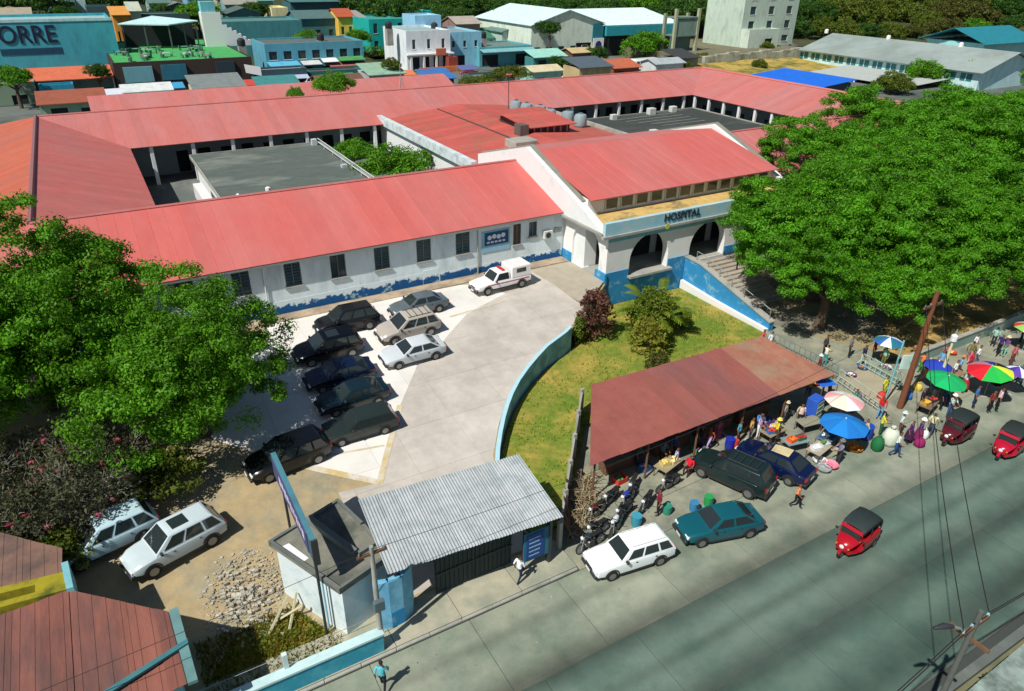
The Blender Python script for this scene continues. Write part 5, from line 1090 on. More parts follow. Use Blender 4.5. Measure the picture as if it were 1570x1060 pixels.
car('suv', 'dark green sport utility vehicle parked nose-in at the shed', (26.0, 20.35, .01), R_(110), (26, 42, 42), mk, rack=1)
bs = car('sedan', 'dark blue saloon car with a cardboard sheet on it parked by the market', (28.85, 19.95, .01), R_(105), (10, 24, 62), mk)
cb = thing('cardboard_sheet', 'beige cardboard sheet lying on the dark blue saloon car', 'cardboard', (28.98, 19.55, 1.405), R_(112)); part('sheet', MB().add([(-.4, -.42, .02), (.4, -.4, 0), (.42, .4, .015), (-.38, .42, .03), (-.4, -.42, .03), (.4, -.4, .01), (.42, .4, .025), (-.38, .42, .04)], [(0, 3, 2, 1), (4, 5, 6, 7), (0, 1, 5, 4), (1, 2, 6, 5), (2, 3, 7, 6), (3, 0, 4, 7)]), paint((205, 190, 145)), cb); part('fold_flap', MB().add([(.4, -.4, .012), (.6, -.38, -.02), (.6, .38, -.01), (.42, .4, .027)], [(0, 1, 2, 3)]), paint((195, 178, 130)), cb)
tuktuk('red three-wheeled taxi with black roof alone in the middle of the street', (27.5, 13.75, 0), R_(188), (165, 18, 34))
tuktuk('dark red three-wheeled taxi with rounded black canopy nearest the vendors', (40.6, 16.6, 0), R_(186), (84, 24, 34), (34, 44, 44))
tuktuk('crimson three-wheeled taxi with black canopy at the right, behind the dark red one', (42.0, 14.3, 0), R_(188), (170, 22, 48), (36, 46, 44))
for i, (x, y, a, c, lb) in enumerate([(19.0, 22.1, 200, (30, 34, 44), 'black motorcycle closest to the left end of the shed front'), (19.8, 21.5, 205, (36, 60, 170), 'motorcycle with a bright blue tank in the parked cluster'), (18.9, 20.9, 195, (20, 22, 26), 'black motorcycle between the blue-tank one and the pale one'), (18.2, 20.3, 210, (205, 212, 215), 'motorcycle with a pale silver tank behind the white estate car'), (20.6, 22.3, 215, (40, 44, 48), 'dark grey motorcycle furthest right in the parked cluster'), (17.0, 20.4, 190, (26, 26, 30), 'black motorcycle nearest the concrete fence end'), (22.5, 21.5, 185, (22, 24, 30), 'lone dark motorcycle in front of the seated man in red'), (17.8, 21.5, 200, (90, 24, 28), 'motorcycle with a dull red tank behind the pale-tank one'), (20.4, 20.9, 208, (30, 30, 34), 'black motorcycle on the street side of the blue-tank one'), (16.3, 19.9, 186, (40, 52, 60), 'slate motorcycle at the pavement end beside the notice board')]):
    motorcycle(lb, (x, y, .012), R_(a), c, .12 if i % 2 else -.1)
# clutter by the fence: dry stems, planks
t = thing('brush_pile', 'heap of dry brown branches piled along the market side of the fence', 'branches', (17.2, 22.4, .012)); rgb_ = random.Random(31); bm_ = [MB(), MB()]
for k in range(170):
    u = rgb_.uniform(0, 1); x, y = -1.3 + u * 2.9 + rgb_.gauss(0, .25) + .35, -1.5 + u * 3.2 + rgb_.gauss(0, .25); a = rgb_.uniform(0, 6.28); L_ = rgb_.uniform(.4, 1.2); z = rgb_.uniform(0, .5)
    bm_[k % 2].tube([(x, y, z), (x + math.cos(a) * L_ * .6, y + math.sin(a) * L_ * .6, z + rgb_.uniform(.1, .5)), (x + math.cos(a) * L_, y + math.sin(a) * L_, z + rgb_.uniform(.0, .7))], [.025, .02, .008], 4)
part('branches', bm_[0], mat('dry_branch', (.20, .14, .08), .95, .3, 3), t, kind='stuff'); part('straw', bm_[1], mat('straw', (.36, .29, .16), .95, .3, 3), t, kind='stuff')
for i, (x, y) in enumerate(((16.4, 21.6), (16.9, 22.3), (17.4, 23.0), (15.9, 21.0))):
    t = thing('scrap_plank', ['first', 'second', 'third', 'fourth'][i] + ' old brown plank leaning on the fence, counted from behind the motorcycles', 'plank', (x, y, 0), R_(50 + 14 * i), 'scrap planks at the fence')
    part('plank', MB().add([(-.12, 0, 0), (.12, 0, 0), (.1, .5, 1.8), (-.1, .5, 1.8), (-.12, .05, 0), (.12, .05, 0), (.1, .55, 1.8), (-.1, .55, 1.8)], [(0, 1, 2, 3), (7, 6, 5, 4), (0, 4, 5, 1), (1, 5, 6, 2), (2, 6, 7, 3), (3, 7, 4, 0)]), WOOD, t)
    part('brace', MB().tube([(-.3, .1, .2), (.3, .4, 1.2)], .03, 4), paint((170, 150, 110)), t)
umbrella('bright green round umbrella beside the brown pole', (43.14, 19.38) + (0,), 1.2, [(12, 175, 96), (16, 160, 90)], 2.35, tilt=(.1, 0), sag=.42)
umbrella('vivid blue tarp umbrella over the vendor tables', (33.68, 19.37) + (0,), 1.35, [(24, 126, 205), (20, 112, 190)], 2.1, sag=.5)
umbrella('white, pink and pale yellow umbrella behind the blue one', (35.52, 20.85) + (0,), 1.15, [(225, 218, 188), (215, 225, 220), (222, 160, 165), (215, 205, 192)], 2.25, sag=.4)
umbrella('umbrella with red, green, yellow and blue panels in the crowd at right', (47.20, 18.49) + (0,), 1.35, [(215, 225, 60), (20, 30, 45), (45, 40, 150), (170, 120, 140), (200, 20, 40), (215, 30, 45), (30, 170, 70), (40, 180, 70)], 2.35, tilt=(.12, -.05), sag=.5, rz=R_(-80))
umbrella('purple-blue umbrella behind the many-coloured one', (48.80, 17.79) + (0,), .85, [(60, 45, 140), (90, 60, 160), (210, 215, 235)], 2.1, sag=.4)
umbrella('black umbrella held low at the street edge under the many-coloured one', (47.04, 17.59) + (0,), .75, [(14, 16, 20)], 1.75, sag=.4)
umbrella('lime and white umbrella at the right edge of the picture', (55.79, 20.58) + (0,), 1.1, [(140, 195, 90), (220, 235, 225), (190, 60, 60)], 2.3, sag=.4)
umbrella('blue and white umbrella in the shade of the big tree', (44.86, 24.37) + (0,), 1.0, [(44, 100, 170), (225, 230, 235), (30, 110, 130)], 2.2, sag=.4)
umbrella('royal blue umbrella between the white sign and the cream lamp post', (44.51, 20.61) + (0,), .9, [(34, 60, 165)], 2.3, sag=.4)
tb = [((30.9, 21.9), (150, 130, 100)), ((31.3, 20.6), (120, 140, 150)), ((31.9, 19.4), (160, 150, 130)), ((33.2, 19.9), (90, 110, 130)), ((33.6, 21.5), (140, 140, 120)), ((41.9, 19.2), (120, 100, 80)), ((44.6, 20.0), (110, 120, 120)), ((47, 20.6), (140, 120, 90)), ((23.3, 22.5), (150, 140, 110)), ((35.0, 20.9), (110, 130, 120))]
tl = ['vendor table just right of the blue saloon car', 'vendor table under the left rim of the blue umbrella', 'vendor table with white tray at the kerb side of the blue umbrella', 'dark vendor table directly beneath the blue umbrella', 'vendor table beneath the white and pink umbrella', 'vendor table under the bright green umbrella', 'vendor table left of the many-coloured umbrella', 'vendor table beneath the many-coloured umbrella', 'low vendor table beside the seated man in red', 'vendor table by the metal railing behind the blue umbrella']
TBZ = .72
for (p, c), l in zip(tb, tl): table(l, (p[0], p[1], .012), R_(random.uniform(-15, 15)), 1.5, .85, TBZ - .012, c)
gc = [(30.6, 21.8, TBZ, (60, 120, 190), (200, 60, 40), 'blue crate of red produce'), (31.2, 22.0, TBZ, (225, 225, 220), (230, 190, 60), 'white crate of yellow produce'), (31.0, 20.6, TBZ, (230, 100, 40), (240, 130, 40), 'orange crate of oranges'), (31.6, 20.5, TBZ, (40, 110, 60), (180, 30, 50), 'green crate of red produce'), (31.6, 19.4, TBZ, (220, 225, 225), None, 'empty white crate'), (32.3, 19.4, TBZ, (205, 210, 200), (90, 130, 60), 'pale crate of greens'), (33.0, 19.9, TBZ, (60, 90, 120), (230, 230, 225), 'blue-grey crate of white goods'), (33.6, 19.9, TBZ, (30, 60, 110), None, 'empty dark blue crate'), (41.6, 19.2, TBZ, (190, 150, 70), (220, 170, 60), 'straw-coloured crate of yellow produce'), (42.3, 19.2, TBZ, (60, 60, 70), (200, 60, 60), 'dark crate of red produce'), (44.5, 20.0, TBZ, (190, 60, 60), (230, 220, 200), 'red crate of pale goods'), (23.1, 22.5, TBZ, (205, 185, 120), (225, 195, 110), 'cream crate of yellow bread'), (23.7, 22.45, TBZ, (215, 200, 150), (235, 215, 150), 'pale crate of buns'), (34.8, 20.9, TBZ, (60, 130, 110), (120, 170, 70), 'teal crate of green produce')]
gn = ['by the blue saloon', 'by the blue saloon', 'left of the blue umbrella', 'left of the blue umbrella', 'on the kerb-side table', 'on the kerb-side table', 'under the blue umbrella', 'under the blue umbrella', 'under the green umbrella', 'under the green umbrella', 'left of the many-coloured umbrella', 'beside the seated man in red', 'beside the seated man in red', 'by the metal railing']
for (x, y, z, c, f, l), n in zip(gc, gn): crate(l + ' ' + n, (x, y, z), R_(random.uniform(-20, 20)), (.55, .4, .2), c, f)
basin('pink basin heaped with pink goods at the street edge below the blue umbrella', (31.83, 18.45) + (.012,), .42, (225, 130, 150), (230, 120, 150)); basin('white basin with pale goods beside the pink basin', (31.61, 18.98) + (.012,), .4, (215, 220, 220), (150, 160, 160))
basin('orange basin of fruit on the ground right of the blue umbrella', (34.42, 18.82) + (.012,), .45, (190, 120, 40), (225, 150, 50)); basin('grey metal basin at the kerb by the blue saloon', (31.21, 18.40) + (.012,), .38, (150, 160, 160))
bucket('green plastic barrel behind the teal saloon car', (23.47, 19.43) + (.012,), (40, 150, 80), .25, .6); bucket('blue plastic barrel between the green barrel and the teal saloon', (22.53, 19.49) + (.012,), (60, 130, 175), .25, .55); bucket('turquoise plastic barrel next to the person in dark red', (21.18, 20.02) + (.012,), (50, 140, 115), .25, .5)
bucket('pale blue barrel behind the white estate car', (19.24, 20.11) + (.012,), (60, 150, 175), .28, .6); bucket('deep blue barrel right of the blue umbrella', (35.99, 19.28) + (.012,), (25, 75, 170), .4, .9); bucket('dark blue barrel behind the dark green vehicle', (27.95, 22.40) + (.012,), (30, 45, 160), .28, .8); bucket('red barrel beside the dark blue barrel', (28.25, 22.24) + (.012,), (190, 60, 50), .18, .7)
bundle('big off-white sack standing by the woman in green skirt', (36.68, 18.15) + (.012,), (1.0, .9, 1.15), (205, 215, 195)); bundle('green sack on the ground left of the off-white sack', (35.57, 18.18) + (.012,), (.7, .7, .9), (25, 105, 60)); bundle('magenta bundle at the feet of the woman in a white cap', (38.14, 17.20) + (.012,), (.7, .6, .55), (140, 30, 90)); bundle('white bundle by the magenta bundle', (39.12, 17.55) + (.012,), (.5, .5, .6), (230, 230, 225))
bundle('grey sack behind the tan ramp railing', (37.5, 22.8, .012), (.8, .7, .8), (120, 140, 130))
rgm = random.Random(19); CLT = [((200, 60, 50), 'red'), ((60, 110, 180), 'blue'), ((220, 190, 80), 'yellow'), ((70, 140, 80), 'green'), ((220, 215, 205), 'white'), ((170, 110, 60), 'brown'), ((120, 60, 120), 'purple'), ((90, 100, 110), 'grey')]
ORD = ['first', 'second', 'third', 'fourth', 'fifth', 'sixth', 'seventh', 'eighth']
for k in range(8):
    c, nm = CLT[k]; crate('%s crate set out in the shade along the shed front, %s from the left' % (nm, ORD[k]), (20.6 + k * 1.9, 23.2 + .15 * (k % 3), .012), R_(rgm.uniform(-15, 15)), (.7, .5, .32), c, CLT[(k + 3) % 8][0])
for k in range(8):
    c, nm = CLT[(k + 5) % 8]; bundle('%s sack lying among the vendors, %s from the shed' % (nm, ORD[k]), (36.2 + k * 1.55, 21.6 + (k % 3) * .35 - (1.2 if k > 3 else 0), .012), (.6, .5, .5), c, k)
# fridge / display cabinet under the shed end, tarp
t = thing('display_cabinet', 'tall pale glass-fronted display cabinet in blue frame at the right end of the shed', 'cabinet', (34.68, 22.11) + (.012,), R_(10)); part('case', MB().bbox(-.45, .45, -.35, .35, 0, 1.7, .03), paint((40, 90, 190)), t); part('glass_front', MB().box(-.36, .36, -.372, -.352, .25, 1.55), paint((150, 175, 165), rough=.2), t)
for k in range(3): part('shelf', MB().box(-.36, .36, -.385, -.373, .5 + k * .35, .54 + k * .35), paint((210, 215, 205)), t)
t = thing('blue_tarp', 'bright blue tarpaulin stretched off the right end of the shed roof', 'tarpaulin', (35.9, 23.3, 0)); part('sheet', MB().add([(-.9, -1.2, 2.35), (.9, -1.0, 1.9), (1.0, .9, 2.0), (-.8, 1.0, 2.5), (0, 0, 2.05)], [(0, 1, 4), (1, 2, 4), (2, 3, 4), (3, 0, 4)]), cloth((30, 110, 225)), t)
for x, y, z in ((-.9, -1.2, 2.35), (.9, -1.0, 1.9), (1.0, .9, 2.0)): part('pole', MB().tube([(x, y, 0), (x, y, z)], .03, 5), WOOD, t)
# metal railings of the ramp
def railing(label, p0, p1, h=1.0, n=8, rgb=(170, 185, 175)):
    o = thing('metal_railing', label, 'railing', ((p0[0] + p1[0]) / 2, (p0[1] + p1[1]) / 2, 0), 0, 'metal railings by the ramp'); p0, p1 = Vector((*p0, 0)), Vector((*p1, 0)); m = paint(rgb)
    for k in range(n + 1):
        q = p0.lerp(p1, k / n); part('bar', MB().tube([q, q + Vector((0, 0, h))], .025, 5), m, o, world=True)
    for z in (.25, .6, h): part('rail', MB().tube([p0 + Vector((0, 0, z)), p1 + Vector((0, 0, z))], .03, 5), m, o, world=True)
railing('pale metal railing nearest the shed along the tan ramp', (39.90, 24.27), (39.20, 20.69), 1.1)
railing('pale metal railing on the far side of the tan ramp by the thin pole', (43.21, 24.96), (43.02, 21.80), 1.1, rgb=(150, 190, 180))
railing('grey metal railing behind the shed corner running to the stair', (40.01, 30.89), (40.22, 24.68), 1.1, 14, (110, 130, 125))
b = MB(); b.prism([(40.39, 24.29), (39.58, 20.82), (42.95, 21.65), (43.46, 24.93)], -.05, .06); struct('ramp', b, mat('ramp_tan', (0.36, 0.32, 0.22), .9, .15, 1))
WP = thing('wooden_pole', 'tall brown wooden utility pole rising beside the green umbrella', 'utility pole', (40.9, 20.3, 0)); part('shaft', MB().tube([(0, 0, 0), (0, 0, 8.2)], [.2, .14], 9), mat('brown_pole', lin((120, 72, 48)), .9, .2, 4), WP, 50); part('crossarm', MB().box(-.9, .9, -.06, .06, 7.2, 7.34), WOOD, WP)
for x in (-.8, -.3, .3, .8): part('insulator', MB().lathe([(.03, 0), (.06, .06), (.03, .16)], (x, 0, 7.34), 8), paint((120, 130, 130)), WP)
SP = thing('sign_post', 'thin pale blue post carrying a blank white square sign', 'sign', (40.57, 21.15) + (0,), R_(-25)); part('post', MB().tube([(0, 0, 0), (0, 0, 4.6)], .06, 8), paint((130, 185, 185)), SP, 50); part('panel', MB().bbox(.25, 1.45, -.03, .03, 2.55, 3.55, .01), paint((200, 230, 222)), SP); part('bracket', MB().box(0, .25, -.02, .02, 2.7, 2.76), STEEL, SP); part('bracket', MB().box(0, .25, -.02, .02, 3.3, 3.36), STEEL, SP); part('mark', MB().lathe([(.16, -.036), (.16, -.031)], (.95, 0, 3.0), 14, ax='y'), paint((150, 200, 170)), SP)
LP = thing('lamp_post', 'cream lamp post with a white lantern near the many-coloured umbrella', 'street lamp', (44.35, 20.15) + (0,)); part('post', MB().tube([(0, 0, 0), (0, 0, 4.0)], [.12, .08], 8), paint((205, 205, 170)), LP, 50); part('lantern', MB().lathe([(.06, 4.0), (.2, 4.1), (.2, 4.45), (.08, 4.55)], n=10), paint((225, 230, 230)), LP); part('bracket', MB().tube([(0, 0, 4.2), (.5, .2, 4.7)], .03, 5), paint((80, 150, 160)), LP)
YW = thing('street_wall', 'low pale grey-green wall along the right side of the street behind the vendors', 'wall', (58, 23.4, 0)); part('wall_body', MB().box(46.5, 90, 23.25, 23.5, 0, .85), mat('pale_wall', lin((135, 160, 150)), .9, .12, 1.2), YW, world=True); part('coping', MB().box(46.45, 90, 23.2, 23.55, .85, .93), CONC, YW, world=True)
b = MB(); b.prism([(46.5, 23.56), (90, 23.56), (90, 29), (52, 29), (46.5, 25.5)], 0, .03); struct('dry_bank', b, mat('dry_earth', lin((178, 148, 88)), .95, .18, 1.2, col2=lin((120, 108, 70)), mix_scale=.4))
# ---------------- people
PP = [
 ('woman in a dark green top inside the shed behind the first counter', (22.29, 23.74, 0.00), -70, (50, 90, 70), (40, 40, 50), 'stand', None),
 ('man in a black shirt in the shade between the shed posts', (26.44, 23.24, 0.00), -80, (30, 32, 38), (50, 54, 66), 'stand', None),
 ('woman in a rose dress at the third shed counter', (27.86, 23.32, 0.00), -100, (170, 90, 100), (150, 70, 90), 'stand', None),
 ('man in a cream hat at the right end of the shed', (32.85, 22.72, 0.00), -60, (150, 150, 140), (60, 60, 70), 'stand', (215, 205, 170)),
 ('woman in a teal dress behind the blue umbrella', (37.73, 21.51, 0.00), -80, (60, 140, 130), (50, 110, 110), 'stand', None),
 ('man in a grey cap standing over the pink basin', (32.39, 18.41, 0.00), 160, (120, 130, 150), (50, 54, 60), 'reach', (120, 120, 125)),
 ('man in a pale yellow shirt in the street right of the magenta bundle', (39.69, 17.54, 0.00), 200, (220, 215, 170), (60, 70, 90), 'walk', None),
 ('woman in a red skirt between the two blue umbrellas at right', (46.33, 19.43, 0.00), -90, (200, 200, 205), (170, 40, 50), 'stand', None),
 ('man in a green shirt at the right edge of the street', (50.61, 18.21, 0.00), -100, (60, 130, 80), (40, 44, 56), 'walk', None),
 ('man in a white shirt and dark blue trousers walking past the gate', (12.19, 19.76, 0.00), 20, (232, 236, 240), (28, 40, 66), 'walk', None),
 ('person in dark red standing in the shade of the gate canopy', (9.37, 21.17, 0.00), -80, (130, 24, 40), (60, 20, 30), 'stand', None),
 ('person in a dark red shirt standing beside the turquoise barrel', (20.67, 20.14, 0.00), 150, (128, 26, 48), (24, 26, 32), 'stand', None),
 ('seated man in a bright red shirt by the shed front', (24.45, 21.95, 0.00), 200, (225, 24, 52), (60, 24, 34), 'sit', None),
 ('person in pale lilac and white next to the seated man in red', (23.87, 22.47, 0.00), -60, (190, 190, 215), (60, 60, 90), 'stand', None),
 ('person in a dark blue top under the shed edge behind the lilac one', (24.52, 23.32, 0.00), -90, (40, 66, 110), (30, 34, 46), 'stand', None),
 ('person in a teal top at the left post of the shed', (23.61, 23.28, 0.00), -100, (60, 110, 120), (30, 40, 44), 'reach', None),
 ('person in a light turquoise shirt behind the dark green vehicle', (28.86, 22.63, 0.00), -70, (70, 160, 175), (36, 46, 60), 'stand', None),
 ('person in a sky blue shirt with beige bag behind the blue saloon', (30.48, 22.62, 0.00), -110, (70, 140, 200), (40, 44, 60), 'reach', None),
 ('person in a tan shirt next to the sky blue one at the shed', (29.67, 22.47, 0.00), -60, (200, 160, 90), (50, 50, 56), 'stand', None),
 ('woman in a yellow top near the rear of the blue saloon', (30.90, 21.64, 0.00), -40, (225, 210, 50), (60, 60, 50), 'stand', (235, 225, 90)),
 ('person in an orange shirt stepping into the street behind the blue saloon', (27.35, 17.09, 0.00), -70, (235, 140, 100), (22, 26, 32), 'walk', None),
 ('person in a pale peach top in front of the display cabinet', (33.39, 22.03, 0.00), -120, (225, 200, 180), (30, 32, 44), 'stand', None),
 ('person in a yellow shirt with black hair between ramp railing and thin pole', (40.99, 21.63, 0.00), -90, (215, 215, 60), (190, 190, 70), 'stand', None),
 ('person in a yellow blouse bending over the green sack', (36.99, 19.03, 0.00), -50, (215, 215, 70), (40, 100, 60), 'reach', None),
 ('man in a white shirt and blue jeans walking beside the off-white sack', (35.92, 17.28, 0.00), -70, (222, 230, 222), (34, 74, 130), 'walk', None),
 ('person in white top at the foot of the wooden pole', (38.01, 18.47, 0.00), -60, (205, 225, 222), (120, 70, 60), 'stand', (200, 225, 225)),
 ('person in a purple dress between the wooden pole and white-capped woman', (37.76, 17.70, 0.00), -80, (96, 34, 110), (60, 22, 60), 'stand', None),
 ('woman in a white cap and purple top near the dark red taxi', (38.24, 17.43, 0.00), -60, (90, 60, 110), (120, 30, 90), 'stand', (240, 240, 240)),
 ('man in a pale shirt bending towards the dark red taxi', (42.58, 18.16, 0.00), -110, (190, 210, 205), (60, 90, 130), 'reach', (230, 235, 235)),
 ('person in blue under the front rim of the green umbrella', (43.00, 18.94, 0.00), -70, (40, 70, 120), (24, 30, 40), 'stand', None),
 ('person in dark clothes in deep shade left of the green umbrella', (41.81, 19.60, 0.00), -60, (50, 30, 60), (20, 20, 26), 'stand', None),
 ('person in a white shirt left of the many-coloured umbrella', (47.06, 20.64, 0.00), -80, (225, 230, 228), (50, 100, 150), 'stand', None),
 ('person in a pale blue shirt and tan cap beside the lamp post', (47.98, 20.82, 0.00), -60, (120, 180, 215), (40, 60, 90), 'stand', (205, 140, 90)),
 ('person in a red top behind the red panel of the umbrella', (49.37, 20.86, 0.00), -90, (210, 30, 60), (60, 40, 60), 'stand', None),
 ('person in white behind the many-coloured umbrella', (50.52, 21.07, 0.00), -70, (230, 232, 235), (90, 100, 120), 'stand', None),
 ('person in a denim blue shirt in front of the many-coloured umbrella', (45.09, 18.05, 0.00), -70, (60, 110, 170), (30, 50, 90), 'stand', None),
 ('person in a brown-red top under the black umbrella', (45.46, 17.25, 0.00), -100, (130, 50, 44), (26, 24, 28), 'stand', None),
 ('person in a pale pink top under the right side of the black umbrella', (46.02, 17.11, 0.00), -60, (225, 190, 190), (20, 20, 26), 'stand', None),
 ('person in dark blue walking near the low wall behind the umbrellas', (53.64, 21.19, 0.00), 180, (40, 40, 110), (24, 26, 40), 'walk', None),
 ('person in pale green near the low wall at the right', (54.63, 22.12, 0.00), 10, (150, 195, 185), (40, 50, 60), 'stand', None),
 ('person in a red shirt at the right edge by the low wall', (57.28, 21.50, 0.00), -80, (190, 40, 50), (40, 30, 40), 'stand', None),
 ('person in striped rose top at the right edge beside the lime umbrella', (53.00, 19.92, 0.00), -100, (190, 100, 110), (110, 60, 60), 'stand', None),
 ('person in a cyan shirt walking on the street at the bottom edge', (4.84, 17.68, 0.00), 60, (90, 185, 200), (20, 24, 34), 'walk', None),
 ('person in a pink top at the end of the stair wall', (39.06, 30.26, 0.00), -60, (230, 70, 110), (200, 150, 150), 'stand', None),
 ('person in a white shirt next to the pink one by the stair wall', (39.18, 29.63, 0.00), -90, (225, 232, 240), (60, 70, 90), 'stand', None),
 ('person in red and black at the top of the portico stair', (44.48, 38.48, 2.20), -60, (150, 20, 40), (20, 22, 30), 'stand', None),
 ('person in dark clothes by the tree behind the shed', (42.34, 27.36, 0.00), -90, (60, 66, 80), (24, 26, 34), 'stand', None),
 ('person in a grey shirt in tree shade behind the ramp', (43.69, 26.29, 0.00), -60, (110, 120, 130), (30, 34, 40), 'stand', None),
 ('person in a maroon top in tree shade left of the blue and white umbrella', (44.87, 25.21, 0.00), -70, (130, 50, 60), (40, 30, 40), 'stand', None)]

CN_ = [('maroon', (110, 36, 46)), ('cream', (222, 212, 184)), ('navy', (30, 38, 78)), ('mint', (140, 200, 170)), ('orange', (220, 120, 60)), ('charcoal', (50, 52, 56)), ('sky blue', (110, 170, 215)), ('rose pink', (220, 130, 150)), ('olive', (110, 112, 60)), ('white', (228, 230, 230)), ('violet', (110, 70, 140)), ('mustard', (205, 165, 60)), ('turquoise', (50, 150, 150)), ('scarlet', (200, 36, 40)), ('beige', (190, 170, 140)), ('leaf green', (70, 140, 60)), ('lilac', (180, 160, 205)), ('rust', (160, 80, 50))]
SPT = [((39.5, 25.6), 'in the crowd under the big tree behind the shed'), ((41.2, 26.4), 'in the crowd under the big tree behind the shed'), ((43.4, 25.0), 'near the ramp under the big tree'), ((44.6, 24.2), 'near the ramp under the big tree'), ((46.2, 22.4), 'among the shoppers left of the lamp post'), ((45.4, 21.6), 'among the shoppers left of the lamp post'), ((47.6, 21.9), 'among the shoppers behind the many-coloured umbrella'), ((49.0, 22.3), 'among the shoppers along the low wall'), ((50.6, 21.6), 'among the shoppers along the low wall'), ((52.2, 22.2), 'among the shoppers along the low wall'), ((53.8, 20.9), 'at the right edge by the low wall'), ((36.6, 24.0), 'by the display cabinet at the shed end'), ((37.8, 23.4), 'in front of the ramp railing'), ((38.6, 20.2), 'beside the vivid blue umbrella'), ((35.6, 19.1), 'at the kerb right of the vivid blue umbrella'), ((43.6, 19.0), 'at the kerb right of the green umbrella'), ((30.3, 22.4), 'at the shed front behind the blue saloon'), ((26.9, 23.0), 'at the shed front behind the dark green vehicle')]
for k, (q, w) in enumerate(SPT): PP.append(('person in a %s top standing %s' % (CN_[k][0], w), (q[0], q[1], 0), -90 + 47 * ((k * 5) % 7 - 3), CN_[k][1], CN_[(k * 7 + 5) % 18][1], ('stand', 'reach', 'walk')[k % 3], CN_[(k + 9) % 18][1] if k % 5 == 0 else None))
for k in range(9):
    x, y = 38.4 + k * 1.55, 24.9 - .25 * k + .5 * (k % 2); c, nm = CLT[(k * 3) % 8]; basin('%s basin on the ground under the big tree, %s in the line' % (nm, (ORD + ['ninth'])[k]), (x, y, .02), .34, c, CLT[(k + 2) % 8][0])
for i, (l, p, a, sh, pt, ps, hat) in enumerate(PP):
    person(l, (p[0], p[1], p[2] + (.02 if p[2] > 1 else .012)), R_(a), sh, pt, ps, hat, .93 + .1 * ((i * 37) % 10) / 10, skirt='woman' in l or 'dress' in l)
    if ps == 'sit':
        t = thing('stool', 'small wooden stool under the seated man in red', 'stool', (p[0], p[1], .012)); part('seat', MB().lathe([(.2, .30), (.22, .32), (.22, .345), (.2, .35)], n=12), WOOD, t)
        for k in range(4): q = 1.57 * k + .78; part('leg', MB().tube([(.14 * math.cos(q), .14 * math.sin(q), 0), (.12 * math.cos(q), .12 * math.sin(q), .3)], .02, 5), WOOD, t)

# ================================================================== TREES AND PLANTS
CR1 = crown_mesh('crown_broad', 21, 8.6, 8.6, 5.2, 440, 310, .105, .88, LEAF_A, 11, .62, .45, (.27, .4), (.5, .85), 1.6)
CR2 = crown_mesh('crown_broad_b', 22, 8.6, 8.6, 5.2, 440, 310, .105, .88, LEAF_A, 10, .62, .45, (.28, .42), (.5, .85), 1.55)
CR3 = crown_mesh('crown_mango', 23, 5.4, 5.4, 5.2, 520, 230, .088, .72, LEAF_B, 10, .7, .9)
g1 = 'spreading trees on the right of the portico'
tree('shade_tree', 'wide bright green tree in front of the portico stair', (49.6, 34.4, 0), CR1, 4.4, .5, 8, 6, 6.8, g1, 31)
tree('shade_tree', 'wide bright green tree over the crowd behind the low street wall', (60.5, 29.3, 0), CR2, 4.6, .5, 8, 6, 7.0, g1, 32, 1.3, (1.0, .95, 1.0))
tree('shade_tree', 'bright green tree hiding the right end of the front red roof', (62.5, 43.0, 0), CR2, 4.8, .5, 8, 6, 7.6, g1, 33, 2.7)
tree('shade_tree', 'bright green tree filling the right edge below the grey-roofed school', (77, 37.5, 0), CR1, 5, .5, 8, 6, 7.8, g1, 34, 3.6, (1.2, 1.2, 1.1))
tree('shade_tree', 'bright green tree beyond the right end of the hospital front', (84, 50, 2.1), CR2, 4, .5, 8, 6, 6.2, g1, 35, .6, (1.1, 1.1, 1))
tree('shade_tree', 'bright green tree at the far right edge under the grey school roof', (98, 44, 0), CR1, 5, .5, 8, 6, 8.0, g1, 36, 5, (1.2, 1.2, 1.1))
tree('shade_tree', 'bright green tree behind the market umbrellas at the right edge', (74, 27.2, 0), CR2, 4, .5, 8, 6, 6.6, g1, 37, 4.2, (1.05, 1.0, .95))
tree('shade_tree', 'low-hanging bright green tree directly behind the market shed', (45.9, 30.6, 0), CR2, 3.0, .4, 8, 4, 4.7, g1, 38, 3.9, (.78, .8, .95))
tree('shade_tree', 'bright green tree hanging over the ramp beside the wooden pole', (55.0, 27.6, 0), CR1, 3.2, .4, 8, 4, 5.2, g1, 39, 1.9, (.75, .66, .9))
g2 = 'broad dark-leaved trees left of the parking pad'
tree('mango_tree', 'dense green tree shading the row of parked cars', (1.6, 36.6, 1.4), CR3, 2.6, .32, 7, 3.4, 4.3, g2, 41, 0, (1.0, 1.05, 1.0))
tree('mango_tree', 'tall dense green tree against the hospital wall at the left edge', (-5.6, 42.2, 2.1), CR3, 3.2, .34, 7, 3.8, 5.4, g2, 42, 2.2, (1.15, 1.12, 1.2))
tree('mango_tree', 'dense green tree cut by the left edge of the picture', (-10.5, 39.2, 1.7), CR3, 3.2, .32, 7, 3.6, 5.6, g2, 43, 4.0, (1.0, 1.0, 1.05))
